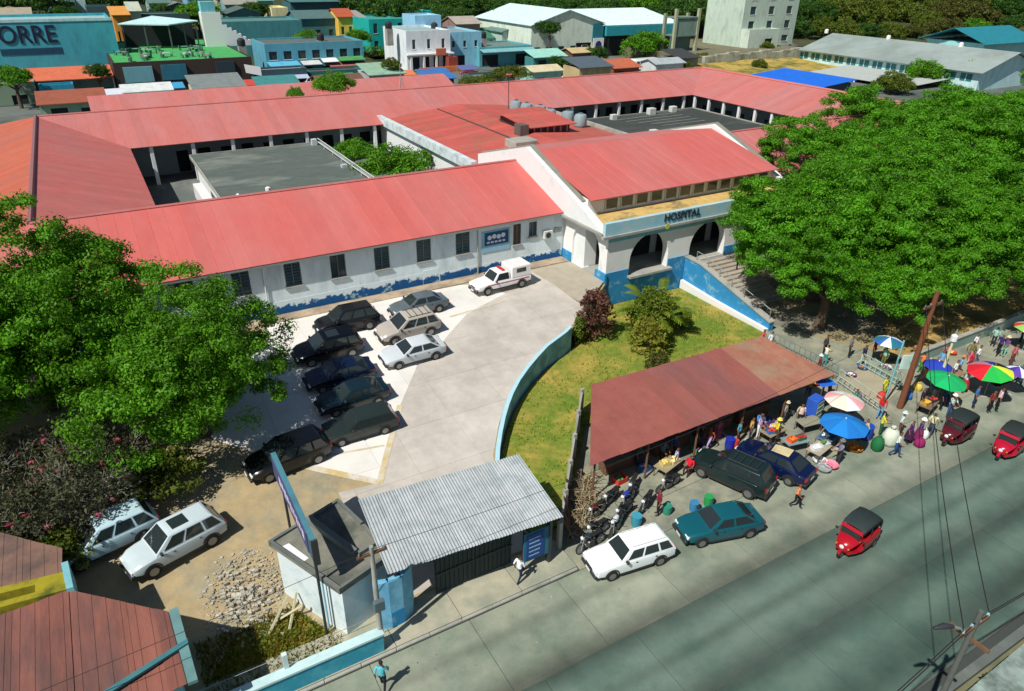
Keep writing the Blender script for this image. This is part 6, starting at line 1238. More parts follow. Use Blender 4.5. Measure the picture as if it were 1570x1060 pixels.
# leafless bush with pink flowers
o = thing('flowering_bush', 'grey nearly leafless bush with scattered pink flowers at the left edge', 'bush', (-5.6, 33.6, .95)); o.scale = (1.2, 1.15, 1.25)
rg = random.Random(9); b = MB(); lv = MB(); fl = MB()
def grow(p, d, r, depth):
    q = p + d * rg.uniform(.5, .95) * (1 if depth > 1 else .7); b.tube([p, q], [r, r * .7], 4 if depth < 3 else 5, cap=False)
    if depth == 0:
        for _ in range(2):
            t = q + Vector((rg.gauss(0, .16), rg.gauss(0, .16), rg.gauss(0, .12)))
            if rg.random() < .75: leaf_quads(lv, t, .18, 4, .08, rg)
            if rg.random() < .011: leaf_quads(fl, t, .15, 14, .08, rg)
        return
    for _ in range(4 if depth > 1 else 4):
        nd = (d + Vector((rg.gauss(0, .6), rg.gauss(0, .6), rg.gauss(.04, .38)))).normalized(); grow(q, nd, r * .62, depth - 1)
for k in range(13):
    a = 6.283 * k / 13 + rg.uniform(-.2, .2); grow(Vector((math.cos(a) * .9, math.sin(a) * .9, 0)), Vector((math.cos(a) * rg.uniform(.4, 1.1), math.sin(a) * rg.uniform(.4, 1.1), .8)).normalized(), .065, 4)
part('branches', b, mat('grey_twigs', (0.30, 0.29, 0.24), .95, .2, 3), o, kind='stuff'); part('leaves', lv, leafmat('leaf_bush', (.06, .085, .03), (.13, .13, .07)), o, kind='stuff'); part('flowers', fl, leafmat('flower_pink', (.75, .08, .2), (.8, .25, .3)), o, kind='stuff')
CRB = crown_mesh('bush_low', 24, 2.2, 2.2, 1.3, 150, 26, .13, .45, LEAF_Y, 6, .8)
for i, (x, y, z, l) in enumerate(((-5.6, 29.9, .5, 'low olive bush under the pink flowers at the back of the pale blue vehicle'), (-7.6, 32.0, .6, 'low olive bush at the left edge beneath the leafless bush'), (-1.2, 33.4, 1.0, 'low green bush at the foot of the shading tree'))):
    o = thing('low_bush', l, 'bush', (x, y, z), i * 1.1, 'low bushes on the left'); c = part('crown', CRB, None, o); c.location = (0, 0, .7); part('stems', MB().tube([(0, 0, 0), (.3, .2, .9)], .05, 5).tube([(0, 0, 0), (-.3, .1, .9)], .05, 5), BARK, o)
# garden plants on the lawn
def shrub(label, loc, r, h, leaf, n, size, seed, name='garden_shrub', rz=0):
    o = thing(name, label, 'shrub', loc, rz, 'shrubs on the lawn'); rg = random.Random(seed); b = MB(); st = MB()
    for k in range(9):
        a = 6.283 * k / 9 + rg.uniform(-.3, .3); q = rg.uniform(.15, .6) * r; st.tube([(0, 0, 0), (q * .5 * math.cos(a), q * .5 * math.sin(a), h * .5), (q * math.cos(a), q * math.sin(a), h * .85)], [.05, .035, .015], 5)
    for k in range(n):
        a = rg.uniform(0, 6.28); t = rg.random() ** .5; z = rg.uniform(.12, 1.0); w = r * (1 - .55 * abs(z - .42) * 1.6); leaf_quads(b, (w * t * math.cos(a), w * t * math.sin(a), h * z), .28, 12, size, rg, .9)
    part('stems', st, BARK, o, kind='stuff'); part('crown', b, leaf, o); return o
shrub('tall purple-brown croton shrub beside the driveway wall', (29.2, 37.6, .06), 1.6, 3.6, LEAF_P, 190, .14, 51)
shrub('yellow-green croton shrub left of the purple one at the drive edge', (27.8, 37.3, .06), .7, 2.2, LEAF_Y, 40, .15, 52)
shrub('yellow croton shrub in front of the palm clump', (31.4, 33.9, .06), 1.8, 2.4, LEAF_W, 170, .13, 53)
shrub('brownish dry shrub at the front edge of the garden bed by the shed', (30.2, 31.5, .06), .95, 1.2, LEAF_O, 60, .13, 54)
shrub('light green shrub behind the palm clump near the stair wall', (36.4, 36.0, .06), .9, 1.2, LEAF_Y, 50, .14, 55)
o = thing('palm_clump', 'bushy green palm clump in front of the blue portico wall', 'palm', (33.6, 36.2, .06)); rg = random.Random(77); st = MB()
for k in range(10): a = 6.283 * k / 10; st.tube([(.3 * math.cos(a), .3 * math.sin(a), 0), (.8 * math.cos(a), .8 * math.sin(a), 1.7)], [.07, .05], 5)
part('stems', st, paint((120, 130, 60)), o, kind='stuff')
def frond(b, p, az, L, up, rg):
    pts = []; 
    for i in range(7): t = i / 6; pts.append(Vector(p) + Vector((math.cos(az) * L * t, math.sin(az) * L * t, up * L * t - .75 * L * t * t)))
    side = Vector((-math.sin(az), math.cos(az), 0))
    for i in range(6):
        for s in (-1, 1):
            for q in (0, .5):
                c = pts[i].lerp(pts[i + 1], q); w = .42 * math.sin(math.pi * (.12 + .8 * (i + q) / 6)); d = (pts[i + 1] - pts[i]).normalized(); tip = c + side * s * w + d * .3 - Vector((0, 0, .1))
                b.add([c - d * .03, c + d * .13, tip + d * .05, tip - d * .04], [(0, 1, 2, 3)])
b = MB()
for k in range(26): a = rg.uniform(0, 6.28); q = rg.uniform(.1, 1.5); frond(b, (q * math.cos(a), q * math.sin(a), rg.uniform(.8, 2.4)), a + rg.uniform(-.5, .5), rg.uniform(1.2, 2.0), rg.uniform(.6, 1.4), rg)
for k in range(360):
    a = rg.uniform(0, 6.28); t = rg.random() ** .5; z = rg.uniform(.05, 1); w = 2.0 * (1 - .6 * abs(z - .45) * 1.5); leaf_quads(b, (w * t * math.cos(a), w * t * math.sin(a), 3.3 * z), .34, 14, .12, rg, .9)
part('fronds', b, leafmat('leaf_palm', (.10, .19, .012), (.24, .30, .03)), o)
# courtyard and roof-line bushes
CRC = crown_mesh('crown_bush', 25, 3.0, 3.0, 2.2, 220, 50, .12, .6, LEAF_B, 6, .8)
CRY = crown_mesh('crown_olive', 26, 3.0, 3.0, 2.2, 200, 50, .12, .6, LEAF_Y, 6, .8)
for x, y, z, h, s, m, l in ((27.6, 73.5, 2.1, 2.2, (1.35, 1.7, 1.2), CRC, 'dark green tree filling the gap beside the left courtyard slab'), (26.6, 83.5, 2.1, 2.0, (.9, .9, .8), CRC, 'small green tree at the far end of the left courtyard'), (31, 102.9, 2.1, 6.6, (1.0, .9, 1.0), CRC, 'palm-like green tree rising behind the far red roof ridge'), (25.5, 103.2, 2.1, 6.0, (.45, .45, .5), CRC, 'small round green bush showing over the far red roof'), (60.5, 104.8, 2.1, 6.2, (1.1, 1.0, .95), CRY, 'olive bush showing over the far red roof in front of the white shop'), (55.5, 105.2, 2.1, 5.4, (.95, .9, .75), CRY, 'low olive bush left of the taller one behind the far red roof'), (82.0, 68.0, 2.1, 2.6, (.6, .6, .8), CRC, 'small light green tree by the white columns of the right courtyard')):
    tree('court_tree', l, (x, y, z), m, h * .8, .14, 5, 1.3, h, 'trees within the hospital walls', 61, x, s)

# ================================================================== TOWN BEHIND
TOWN = {}
def bld(name, label, spec, depth, wall, roof=None, rows=(), rooft='flat', cat='building', awn=None, par=.35, doors=()):
    """spec=(x0,x1,front y,base z,height). rows: (n windows, bottom, top, width share). Each window a part with its pane."""
    x0, x1, y, z0, h = spec; o = thing(name, label, cat, ((x0 + x1) / 2, y + depth / 2, z0)); hs = []
    for n, a, c, sh in rows:
        st = (x1 - x0) / n
        for i in range(n): cx = x0 + (i + .5) * st; hs.append((cx - st * sh / 2, cx + st * sh / 2, z0 + a, z0 + c))
    for a, c, e in doors: hs.append((x0 + (x1 - x0) * a, x0 + (x1 - x0) * c, z0 + .05, z0 + e))
    hs = [q for q in hs if q[3] < z0 + h - .1]
    wm = paint(wall)
    part('front_wall', wall_holes(MB(), x0, x1, z0, z0 + h, y, .3, hs), wm, o, world=True)
    b = MB(); b.box(x0, x0 + .3, y + .3, y + depth, z0, z0 + h); part('side_wall', b, wm, o, world=True); part('side_wall', MB().box(x1 - .3, x1, y + .3, y + depth, z0, z0 + h), wm, o, world=True); part('rear_wall', MB().box(x0 + .3, x1 - .3, y + depth - .3, y + depth, z0, z0 + h), wm, o, world=True)
    for q in hs:
        w = part('window' if q[2] > z0 + .2 else 'door', MB().box(q[0], q[1], y + .18, y + .22, q[2], q[3]), GLASS if q[2] > z0 + .2 else DARK, o, world=True)
        if q[2] > z0 + .2: part('sill', MB().box(q[0] - .1, q[1] + .1, y - .08, y - .003, q[2] - .1, q[2]), WHITEP, w, world=True)
    rm = paint(roof) if roof else CONC
    if rooft == 'flat': part('roof', MB().box(x0 + .3, x1 - .3, y + .3, y + depth - .3, z0 + h - par - .2, z0 + h - par), rm, o, world=True)
    elif rooft == 'gable_x':
        r = h * .0 + min(3, depth * .18)
        for ya, s in ((y - .5, 0), (y + depth + .5, 1)): 
            ym = y + depth / 2; b = MB(); b.add([(x0 - .4, ya, z0 + h + .02), (x1 + .4, ya, z0 + h + .02), (x1 + .4, ym, z0 + h + r), (x0 - .4, ym, z0 + h + r), (x0 - .4, ya, z0 + h + .14), (x1 + .4, ya, z0 + h + .14), (x1 + .4, ym, z0 + h + r + .12), (x0 - .4, ym, z0 + h + r + .12)], [(4, 5, 6, 7), (0, 3, 2, 1), (0, 1, 5, 4), (1, 2, 6, 5), (2, 3, 7, 6), (3, 0, 4, 7)]); part('roof', b, rm, o, world=True)
        for x in (x0, x1 - .2): part('gable', MB().add([(x, y, z0 + h), (x, y + depth, z0 + h), (x, y + depth / 2, z0 + h + r), (x + .2, y, z0 + h), (x + .2, y + depth, z0 + h), (x + .2, y + depth / 2, z0 + h + r)], [(0, 2, 1), (3, 4, 5), (0, 3, 5, 2), (1, 2, 5, 4)]), wm, o, world=True)
    elif rooft == 'gable_y':
        xm = (x0 + x1) / 2; r = min(3.4, (x1 - x0) * .17)
        for xe in (x0 - .5, x1 + .5):
            part('roof', MB().add([(xe, y - .5, z0 + h), (xm, y - .5, z0 + h + r), (xm, y + depth + .4, z0 + h + r), (xe, y + depth + .4, z0 + h), (xe, y - .5, z0 + h + .14), (xm, y - .5, z0 + h + r + .14), (xm, y + depth + .4, z0 + h + r + .14), (xe, y + depth + .4, z0 + h + .14)], [(4, 5, 6, 7), (0, 3, 2, 1), (0, 1, 5, 4), (1, 2, 6, 5), (2, 3, 7, 6), (3, 0, 4, 7)]), rm, o, world=True)
        for yy in (y, y + depth - .2): part('gable', MB().add([(x0, yy, z0 + h), (x1, yy, z0 + h), (xm, yy, z0 + h + r), (x0, yy + .2, z0 + h), (x1, yy + .2, z0 + h), (xm, yy + .2, z0 + h + r)], [(0, 1, 2), (3, 5, 4), (0, 3, 4, 1), (1, 4, 5, 2), (2, 5, 3, 0)]), wm, o, world=True)
    elif rooft == 'shed':
        part('roof', MB().add([(x0 - .3, y - .8, z0 + h + .02), (x1 + .3, y - .8, z0 + h + .02), (x1 + .3, y + depth + .2, z0 + h + 1.3), (x0 - .3, y + depth + .2, z0 + h + 1.3), (x0 - .3, y - .8, z0 + h + .15), (x1 + .3, y - .8, z0 + h + .15), (x1 + .3, y + depth + .2, z0 + h + 1.43), (x0 - .3, y + depth + .2, z0 + h + 1.43)], [(4, 5, 6, 7), (0, 3, 2, 1), (0, 1, 5, 4), (1, 2, 6, 5), (2, 3, 7, 6), (3, 0, 4, 7)]), rm, o, world=True)
    for a, c, zz, dp, rgb in (awn or ()):
        xa_, xb_ = x0 + (x1 - x0) * a, x0 + (x1 - x0) * c
        part('awning', MB().add([(xa_, y - dp, z0 + zz - .5), (xb_, y - dp, z0 + zz - .5), (xb_, y - .01, z0 + zz), (xa_, y - .01, z0 + zz), (xa_, y - dp, z0 + zz - .4), (xb_, y - dp, z0 + zz - .4), (xb_, y - .01, z0 + zz + .1), (xa_, y - .01, z0 + zz + .1)], [(4, 5, 6, 7), (0, 3, 2, 1), (0, 1, 5, 4), (1, 2, 6, 5), (2, 3, 7, 6), (3, 0, 4, 7)]), paint(rgb), o, world=True)
    return o
# left: long turquoise hall with lettering
S1 = (-21.08, 8.22, 166.00, 2.20, 11.49)
o = bld('sign_hall', 'long turquoise hall with large dark lettering at the upper left', S1, 22, (66, 168, 184), (150, 185, 185), par=.5, awn=[(.0, .78, 3.6, 3.5, (196, 120, 92))])
part('coping', MB().box(S1[0], S1[1], 165.9, 166.35, S1[3] + S1[4] + .003, S1[3] + S1[4] + .5), paint((175, 220, 222)), o, world=True)
L1 = (-10.12, -1.50, 9.41, 12.35)
lt = text_mesh('ORRE', (L1[3] - L1[2]) * 1.42, .05); lt.materials.append(paint((22, 30, 62)))
q = part('letters', lt, None, o); q.location = root_inv(o) @ Vector((L1[0] - .6, 165.93, L1[2])); q.rotation_euler = (R_(90), 0, 0); wdt = max(v.co.x for v in lt.vertices); q.scale = ((L1[1] - L1[0] + .5) / wdt, 1, 1)
b = MB(); L2 = (-10.97, -1.15, 8.26, 9.34)
for k in range(24): xx = L2[0] + (L2[1] - L2[0]) * k / 24; b.box(xx, xx + (L2[1] - L2[0]) / 33, 165.93, 165.99, L2[2], L2[3])
part('small_lettering', b, paint((30, 70, 100)), o, world=True, kind='stuff')
for k, (px0, px1, yy, rgb) in enumerate(((38, 172, 156.5, (205, 110, 78)), (-40, 45, 158, (150, 150, 120)))): pass
bld('tiled_stall_row', 'low market row with orange tiled lean-to roof at the upper left', (-7.95, 5.40, 152.00, 2.20, 3.20), 6, (110, 130, 120), (205, 108, 76), rooft='shed', rows=[(6, .3, 1.6, .6)])
bld('blue_kiosk', 'small bright blue kiosk under the orange lean-to roof at upper left', (-6.03, -0.89, 147.00, 2.20, 3.13), 3, (40, 140, 170), (120, 150, 150), doors=[(.3, .6, 1.7)])
bld('grey_kiosk', 'pale grey-green kiosk left of the blue kiosk at upper left', (-13.99, -6.50, 149.00, 2.20, 3.56), 4, (130, 150, 130), (140, 150, 135), doors=[(.5, .8, 1.6)])
S2 = (5.86, 29.54, 150.00, 2.20, 5.78)
o = bld('terrace_hall', 'dark brown hall with a green roof terrace behind the hospital', S2, 38, (62, 50, 46), (70, 165, 90), par=.2, doors=[(.68, .78, 2.4)])
for a, c, zz, rgb in ((.06, .26, 2.4, (110, 165, 175)), (.32, .5, 2.5, (40, 110, 130)), (.72, .86, 2.6, (40, 60, 70))):
    xa_, xb_ = S2[0] + (S2[1] - S2[0]) * a, S2[0] + (S2[1] - S2[0]) * c; w = part('hoarding', MB().box(xa_, xb_, 149.6, 149.95, S2[3] + zz, S2[3] + zz + 2.6), paint(rgb), o, world=True)
part('sheet', MB().add([(S2[0] + 22.0, 149.2, S2[3] + 4.6), (S2[0] + 24.9, 149.0, S2[3] + 4.0), (S2[0] + 24.9, 148.8, S2[3] + 2.4), (S2[0] + 22.1, 149.0, S2[3] + 3.1)], [(0, 1, 2, 3)]), WHITEP, o, world=True)
zr2 = S2[3] + S2[4]
pv2 = thing('roof_pavilion', 'white-roofed open pavilion standing on the green roof terrace', 'pavilion', (S2[0] + 11.5, 176, zr2 - .2))
part('roof', MB().add([(-8, -3, 4.6), (1, -5.6, 4.4), (7.2, -2, 4.8), (-1, 2, 5.6), (-8, -3, 4.8), (1, -5.6, 4.6), (7.2, -2, 5.0), (-1, 2, 5.8)], [(4, 5, 6, 7), (0, 3, 2, 1), (0, 1, 5, 4), (1, 2, 6, 5), (2, 3, 7, 6), (3, 0, 4, 7)]), paint((190, 225, 225)), pv2)
for x, y in ((-7.4, -2.9), (1, -5.1), (6.6, -2), (-1, 1.6), (-3.4, -4), (4, -3.6)): part('post', MB().box(x - .12, x + .12, y - .12, y + .12, 0, 4.5), paint((90, 100, 95)), pv2)
part('back_screen', MB().box(-7, 6.4, 1.2, 1.4, 0, 4.4), DARK, pv2)
st2 = thing('stair_tower', 'white stepped stair tower on the green roof terrace', 'tower', (S2[0] + 21.5, 172, zr2 - .2))
part('shaft', MB().box(-2.2, 1.6, 0, 3, 0, 6.6), WHITEP, st2); part('upper_room', MB().box(-2.0, .8, .2, 2.8, 6.6, 8.6), paint((120, 195, 210)), st2)
for k in range(6): part('stepped_wall', MB().box(1.6 + k * .9, 2.5 + k * .9, 0, 1.2, 0, 4.2 - k * .62), WHITEP, st2)
rg = random.Random(4)
for k in range(22):
    x, y = S2[0] + rg.uniform(1.5, 19), rg.uniform(152, 168); t = thing('terrace_table', 'small pale table and chairs in the cluttered group on the green roof terrace', 'table', (x, y, zr2 - .2), rg.uniform(0, 3), 'tables on the roof terrace'); part('tabletop', MB().box(-.6, .6, -.4, .4, .7, .78), paint(rg.choice([(190, 200, 195), (120, 160, 140), (160, 130, 130)])), t)
    for s in (-1, 1): part('chair', MB().box(s * .9 - .2, s * .9 + .2, -.2, .2, 0, .45).box(s * 1.1 - .04, s * 1.1 + .04, -.2, .2, .45, .95), paint((90, 130, 110)), t)
bld('long_teal_wall_hall', 'long plain teal building behind the roof terrace', (31.55, 52.16, 196.00, 2.20, 8.58), 14, (70, 140, 145), (90, 130, 125))
bld('shop_row', 'pale blue two-storey shop row with mixed awnings behind the hospital', (34.01, 54.63, 158.00, 2.20, 7.07), 12, (90, 160, 180), (95, 105, 100), rows=[(7, 4.0, 5.6, .55)], doors=[(.05, .2, 2.4), (.28, .45, 2.4), (.55, .7, 2.4), (.78, .95, 2.4)], awn=[(0, .3, 3.6, 3, (90, 175, 205)), (.33, .52, 3.5, 2.4, (200, 205, 200)), (.54, .7, 3.8, 2, (220, 230, 230)), (.71, .98, 3.9, 2, (70, 150, 75)), (.6, 1, 2.9, 2.6, (170, 100, 95))])
bld('market_kiosk_row', 'low dark kiosk row with white canopies in front of the pale blue shops', (30.37, 39.84, 150.00, 2.20, 3.29), 4, (60, 85, 95), (150, 160, 165), doors=[(.1, .4, 1.5), (.55, .9, 1.5)], awn=[(0, 1, 2.0, 1.6, (170, 185, 205))])
bld('teal_kiosk', 'small teal kiosk below the green shop awning', (40.67, 51.58, 151.00, 2.20, 2.38), 4, (50, 110, 110), (120, 90, 85), doors=[(.05, .3, 1.5), (.4, .65, 1.5), (.72, .95, 1.5)])
bld('yellow_house', 'narrow yellow house with orange roof at the top of the picture', (64.46, 68.83, 205.00, 2.20, 8.30), 10, (235, 195, 80), (175, 85, 55), rooft='gable_x', doors=[(.1, .4, 3)], rows=[(2, 4, 6, .4)])
bld('brown_shack', 'dark brown shack right of the yellow house', (68.65, 71.79, 204.00, 2.20, 8.11), 8, (80, 70, 66), (150, 150, 145), rooft='shed')
bld('turquoise_house', 'bright turquoise two-storey house left of the white shop', (68.41, 82.04, 192.00, 2.20, 8.59), 16, (15, 170, 160), (60, 150, 145), rows=[(4, 5.2, 7.6, .32), (4, 1.2, 3.4, .32)])
bld('turquoise_upper_house', 'turquoise upper block with pale parapet behind the turquoise house', (79.85, 92.57, 206.00, 2.20, 9.40), 12, (20, 175, 165), (140, 205, 200), rows=[(3, 7, 9, .3)])
S8 = (65.41, 76.28, 160.00, 2.20, 8.40)
o8 = bld('white_shop', 'white two-storey corner shop with orange base wall behind the hospital', S8, 14, (225, 232, 235), (150, 175, 175), rows=[(3, 4.6, 6.6, .22)], doors=[(.12, .28, 2.9), (.36, .5, 2.9), (.6, .72, 2.9), (.82, .95, 2.9)])
part('balcony_slab', MB().box(S8[0] - .3, S8[1] + .3, 158.6, 159.98, S8[3] + 3.4, S8[3] + 3.7), WHITEP, o8, world=True); part('base_wall', MB().box(S8[0] + 1.5, S8[1] + 2, 156.6, 157, S8[3], S8[3] + 1.0), paint((215, 120, 70)), o8, world=True); part('tile_hood', MB().box(S8[0] + 6.5, S8[0] + 9, 158.4, 158.58, S8[3] + 3.3, S8[3] + 4.7), paint((200, 110, 80)), o8, world=True)
for k in range(4): part('column', MB().box(S8[0] + .3 + k * 3.1, S8[0] + .75 + k * 3.1, 158.7, 159.1, S8[3], S8[3] + 3.38), WHITEP, o8, world=True)
bld('brick_pillar_kiosk', 'small red-brown kiosk at the right side of the white shop', (74.34, 76.66, 157.00, 2.20, 2.92), 2, (150, 70, 55), (150, 80, 65))
bld('pale_blue_shop', 'pale blue two-storey shop joined to the white one with round windows', (76.31, 85.16, 161.50, 2.20, 7.69), 14, (140, 200, 222), (140, 160, 165), rows=[(3, 4.4, 5.8, .25)], doors=[(.1, .5, 2.6)])
bld('roof_room', 'pale blue box room standing above the white shop', (73.70, 80.59, 174.00, 8.20, 4.52), 8, (150, 200, 228), (170, 205, 215))
bld('low_shop', 'low teal shop with dark openings right of the pale blue shop', (83.82, 98.44, 160.00, 2.20, 4.33), 12, (95, 165, 175), (110, 130, 120), doors=[(.05, .35, 2.6), (.68, .9, 2.5)], awn=[(0, 1, 3.8, 2.2, (120, 175, 180))])
bld('green_roof_shed', 'long shed with faded green roof behind the low teal shop', (95.95, 111.70, 182.00, 2.20, 3.87), 12, (200, 215, 205), (60, 120, 95), rooft='gable_x', rows=[(8, 2.6, 3.6, .5)])
bld('market_stall_dark', 'dark open stall with white posts just behind the far red roof', (66.02, 74.99, 128.00, 2.20, 2.85), 5, (70, 100, 105), (110, 130, 125), doors=[(.1, .3, 1.6), (.42, .9, 1.6)])
# warehouse with pale gable
S10 = (101.80, 124.10, 166.00, 2.20, 8.07)
o = bld('gabled_depot', 'cream and turquoise depot with white emblem sign at top centre', S10, 30, (215, 228, 212), (200, 228, 230), rooft='gable_y', rows=[(6, 1.2, 3.0, .5)], doors=[(.62, .84, 3.6)])
part('lower_band', MB().box(S10[0], S10[0] + (S10[1] - S10[0]) * .6, 165.8, 165.99, S10[3], S10[3] + 1.1), paint((110, 190, 205)), o, world=True)
part('teal_panel', MB().box(S10[1] - 3.4, S10[1], 165.7, 165.98, S10[3] + 4, S10[3] + S10[4]), paint((40, 120, 135)), o, world=True); sgn = part('sign_panel', MB().box(S10[1] - 3.2, S10[1] + .2, 165.5, 165.68, S10[3] + 1.6, S10[3] + 4.6), WHITEP, o, world=True)
em = MB(); pts = [(math.cos(a) * 1.0, math.sin(a) * 1.3) for a in [math.pi * k / 8 for k in range(9)]] + [(-1.0, -1.0), (1.0, -1.0)]
cxx, czz = S10[1] - 1.5, S10[3] + 2.9; n = len(pts); em.add([(cxx + a, 165.47, czz + c * .8) for a, c in pts], [tuple(range(n - 1, -1, -1))]); part('emblem', em, paint((50, 40, 110)), sgn, world=True)
S11 = (124.15, 150.81, 166.00, 2.20, 7.49)
o = bld('depot_wing', 'long white-roofed open depot wing with turquoise fascia', S11, 34, (25, 35, 40), (215, 235, 235), rooft='gable_x', doors=[(.05, .3, 5), (.35, .95, 4.6)])
part('fascia', MB().box(S11[0] + .2, S11[1], 164.6, 165.4, S11[3] + S11[4] - 2.4, S11[3] + S11[4] - .1), paint((40, 150, 165)), o, world=True)
# concrete frame tower
t = thing('concrete_tower', 'tall bare concrete frame standing behind the far corner of the red roof', 'tower', (135, 148, 2.1))
SF = (133.06, 141.32, 148.00, 2.10, 12.52)
for x in (SF[0], SF[1] - .7): part('column', MB().box(x, x + .7, 148, 148.7, 2.1, 2.1 + SF[4]), paint((165, 170, 140)), t, world=True)
for x in (SF[0], SF[1] - .7): part('column', MB().box(x, x + .7, 152, 152.7, 2.1, 2.1 + SF[4] * .9), paint((150, 155, 130)), t, world=True)
for k in range(3): part('floor_slab', MB().box(SF[0] + .7, SF[1] - .7, 148.1, 152.6, 4 + k * SF[4] / 3, 4.35 + k * SF[4] / 3), paint((110, 130, 120)), t, world=True)
part('infill', MB().box(SF[0] + .72, SF[1] - .72, 148.3, 148.5, 8.5, 2.1 + SF[4] * .8), paint((120, 145, 135)), t, world=True); part('infill', MB().box(SF[0] + .72, SF[1] - .72, 150, 150.2, 4.4, 8.4), paint((95, 120, 115)), t, world=True)
# stone wall, block of flats
S12 = (158.52, 179.60, 150.00, 4.60, 16.31)
bld('concrete_flats', 'unfinished pale grey multi-storey concrete block at the top right', S12, 14, (186, 204, 188), (150, 160, 150), rows=[(3, 1.0, 2.6, .35), (3, 4.4, 6.4, .3), (3, 8.0, 10.0, .3), (3, 11.6, 13.6, .3)])
bld('flats_annex', 'low pale concrete annex with white wall in front of the concrete flats', (158.70, 170.20, 147.00, 4.60, 4.61), 3, (200, 215, 200), (170, 180, 170), doors=[(.55, .8, 2.2)])
t = thing('stone_wall', 'rough grey stone retaining wall below the concrete flats', 'wall', (142, 133, 2)); SW = (130.02, 163.91, 133.00, 2.20, 4.09)
STN = mat('stone_wall', (0.40, 0.41, 0.33), .95, .3, .7, col2=(.16, .18, .15), mix_scale=.3)
nseg = 9
for k in range(nseg):
    xa_ = SW[0] + (SW[1] - SW[0]) * k / nseg; part('wall_section', MB().bbox(xa_ + .02, xa_ + (SW[1] - SW[0]) / nseg - .02, 133, 134, 2.1, 5.6 + .3 * ((k * 7) % 3) - .3, .06), STN, t, world=True)
b = MB(); b.box(SW[0] + 1, SW[1] + 12, 134.05, 172, 2.0, 4.6); struct('upper_terrace', b, mat('terrace_earth', (.16, .15, .09), .95, .3, .4))
b = MB(); nxx = 14; vs = []; fs = []
for j in range(5):
    for i in range(nxx): x = SW[0] - 10 + (SW[1] - SW[0] + 16) * i / (nxx - 1); y = 108 + 24.9 * j / 4; vs.append((x, y, 2.14 + (j / 4) * 1.6 + (.5 * noise.noise(Vector((x * .2, y * .2, 3))) if 0 < j else 0)))
for j in range(4):
    for i in range(nxx - 1): a = j * nxx + i; fs.append((a, a + 1, a + nxx + 1, a + nxx))
b.add(vs, fs); struct('dry_slope', b, mat('dry_grass_slope', lin((176, 152, 74)), .95, .35, .8, col2=lin((104, 104, 48)), mix_scale=.25), 60)
# school with long grey roof (its ridge runs away from the street)
sx0, sx1, sy0, sy1 = 162, 184, 86, 131
t = thing('school_building', 'long white and turquoise building with wide grey metal roof at upper right', 'school', (173, 108, 2.1))
b = MB(); b.box(sx0, sx0 + .3, sy0, sy1, 2.1, 5.8); part('long_wall', b, paint((190, 222, 222)), t, world=True); part('rear_wall', MB().box(sx1 - .3, sx1, sy0, sy1, 2.1, 5.8), paint((190, 222, 222)), t, world=True)
for y in (sy0, sy1 - .3): part('gable_wall', MB().add([(sx0 + .3, y, 2.1), (sx1 - .3, y, 2.1), (sx1 - .3, y, 5.8), (173, y, 9.0), (sx0 + .3, y, 5.8), (sx0 + .3, y + .3, 2.1), (sx1 - .3, y + .3, 2.1), (sx1 - .3, y + .3, 5.8), (173, y + .3, 9.0), (sx0 + .3, y + .3, 5.8)], [(0, 1, 2, 3, 4), (9, 8, 7, 6, 5)]), paint((185, 220, 222)), t, world=True)
for k in range(13): 
    y = sy0 + 1.5 + k * 3.5; w = part('window', MB().box(sx0 - .04, sx0 - .005, y, y + 2.5, 3.7, 5.2), paint((45, 120, 125), rough=.3), t, world=True); part('mullion', MB().box(sx0 - .1, sx0 - .045, y + 1.2, y + 1.35, 3.7, 5.2), WHITEP, w, world=True)
for k in range(0): y = sy1 - 14 + k * 3.4; part('door', MB().box(sx0 - .05, sx0 - .006, y, y + 1.4, 2.2, 4.8), paint((60, 110, 115)), t, world=True)
GR = mat('grey_roof', (0.30, 0.36, 0.34), .6, .1, .5, col2=(.24, .29, .27), mix_scale=.1)
slope((sx0 - 1.2, sy0 - 1, 5.7), (sx0 - 1.2, sy1 + 1, 5.7), (173, sy1 + 1, 9.2), (173, sy0 - 1, 9.2), GR, 2.0, parent=t); slope((sx1 + 1.2, sy0 - 1, 5.7), (sx1 + 1.2, sy1 + 1, 5.7), (173.01, sy1 + 1, 9.2), (173.01, sy0 - 1, 9.2), GR, 2.0, parent=t)
for k in range(3): part('roof_vent', MB().lathe([(.5, 9), (.5, 9.8), (.2, 10)], (173, sy0 + 12 + k * 18, 0), 8), WHITEP, t, world=True)
t = thing('veranda_roof', 'sloping grey lean-to roof along the wall of the grey-roofed school', 'canopy', (155, 107, 2.1)); slope((148, 92, 2.9), (148, 117, 2.9), (161.8, 117, 3.7), (161.8, 92, 3.7), mat('veranda', (.42, .46, .43), .7, .1, .6), 1.6, parent=t)
for k in range(5): part('post', MB().box(148.3, 148.6, 93 + k * 6, 93.3 + k * 6, 2.1, 2.85), WHITEP, t, world=True)
t = thing('blue_roof_shed', 'low shed with vivid blue sheet roof beyond the right red roof', 'shed', (124, 108, 2.1)); slope((121, 92, 4.6), (121, 110, 4.6), (131, 110, 5.4), (131, 92, 5.4), paint((20, 105, 215)), 1.5, parent=t); slope((117, 84, 4.2), (117, 104, 4.2), (120.9, 104, 4.5), (120.9, 84, 4.5), paint((90, 165, 225)), 1.5, parent=t)
part('wall', MB().box(124, 130.5, 93, 109, 2.1, 4.7), paint((60, 80, 95)), t, world=True)
for x in (85, 94, 103): part('post', MB().box(117.2, 117.4, x, x + .2, 2.1, 4.15), STEEL, t, world=True)
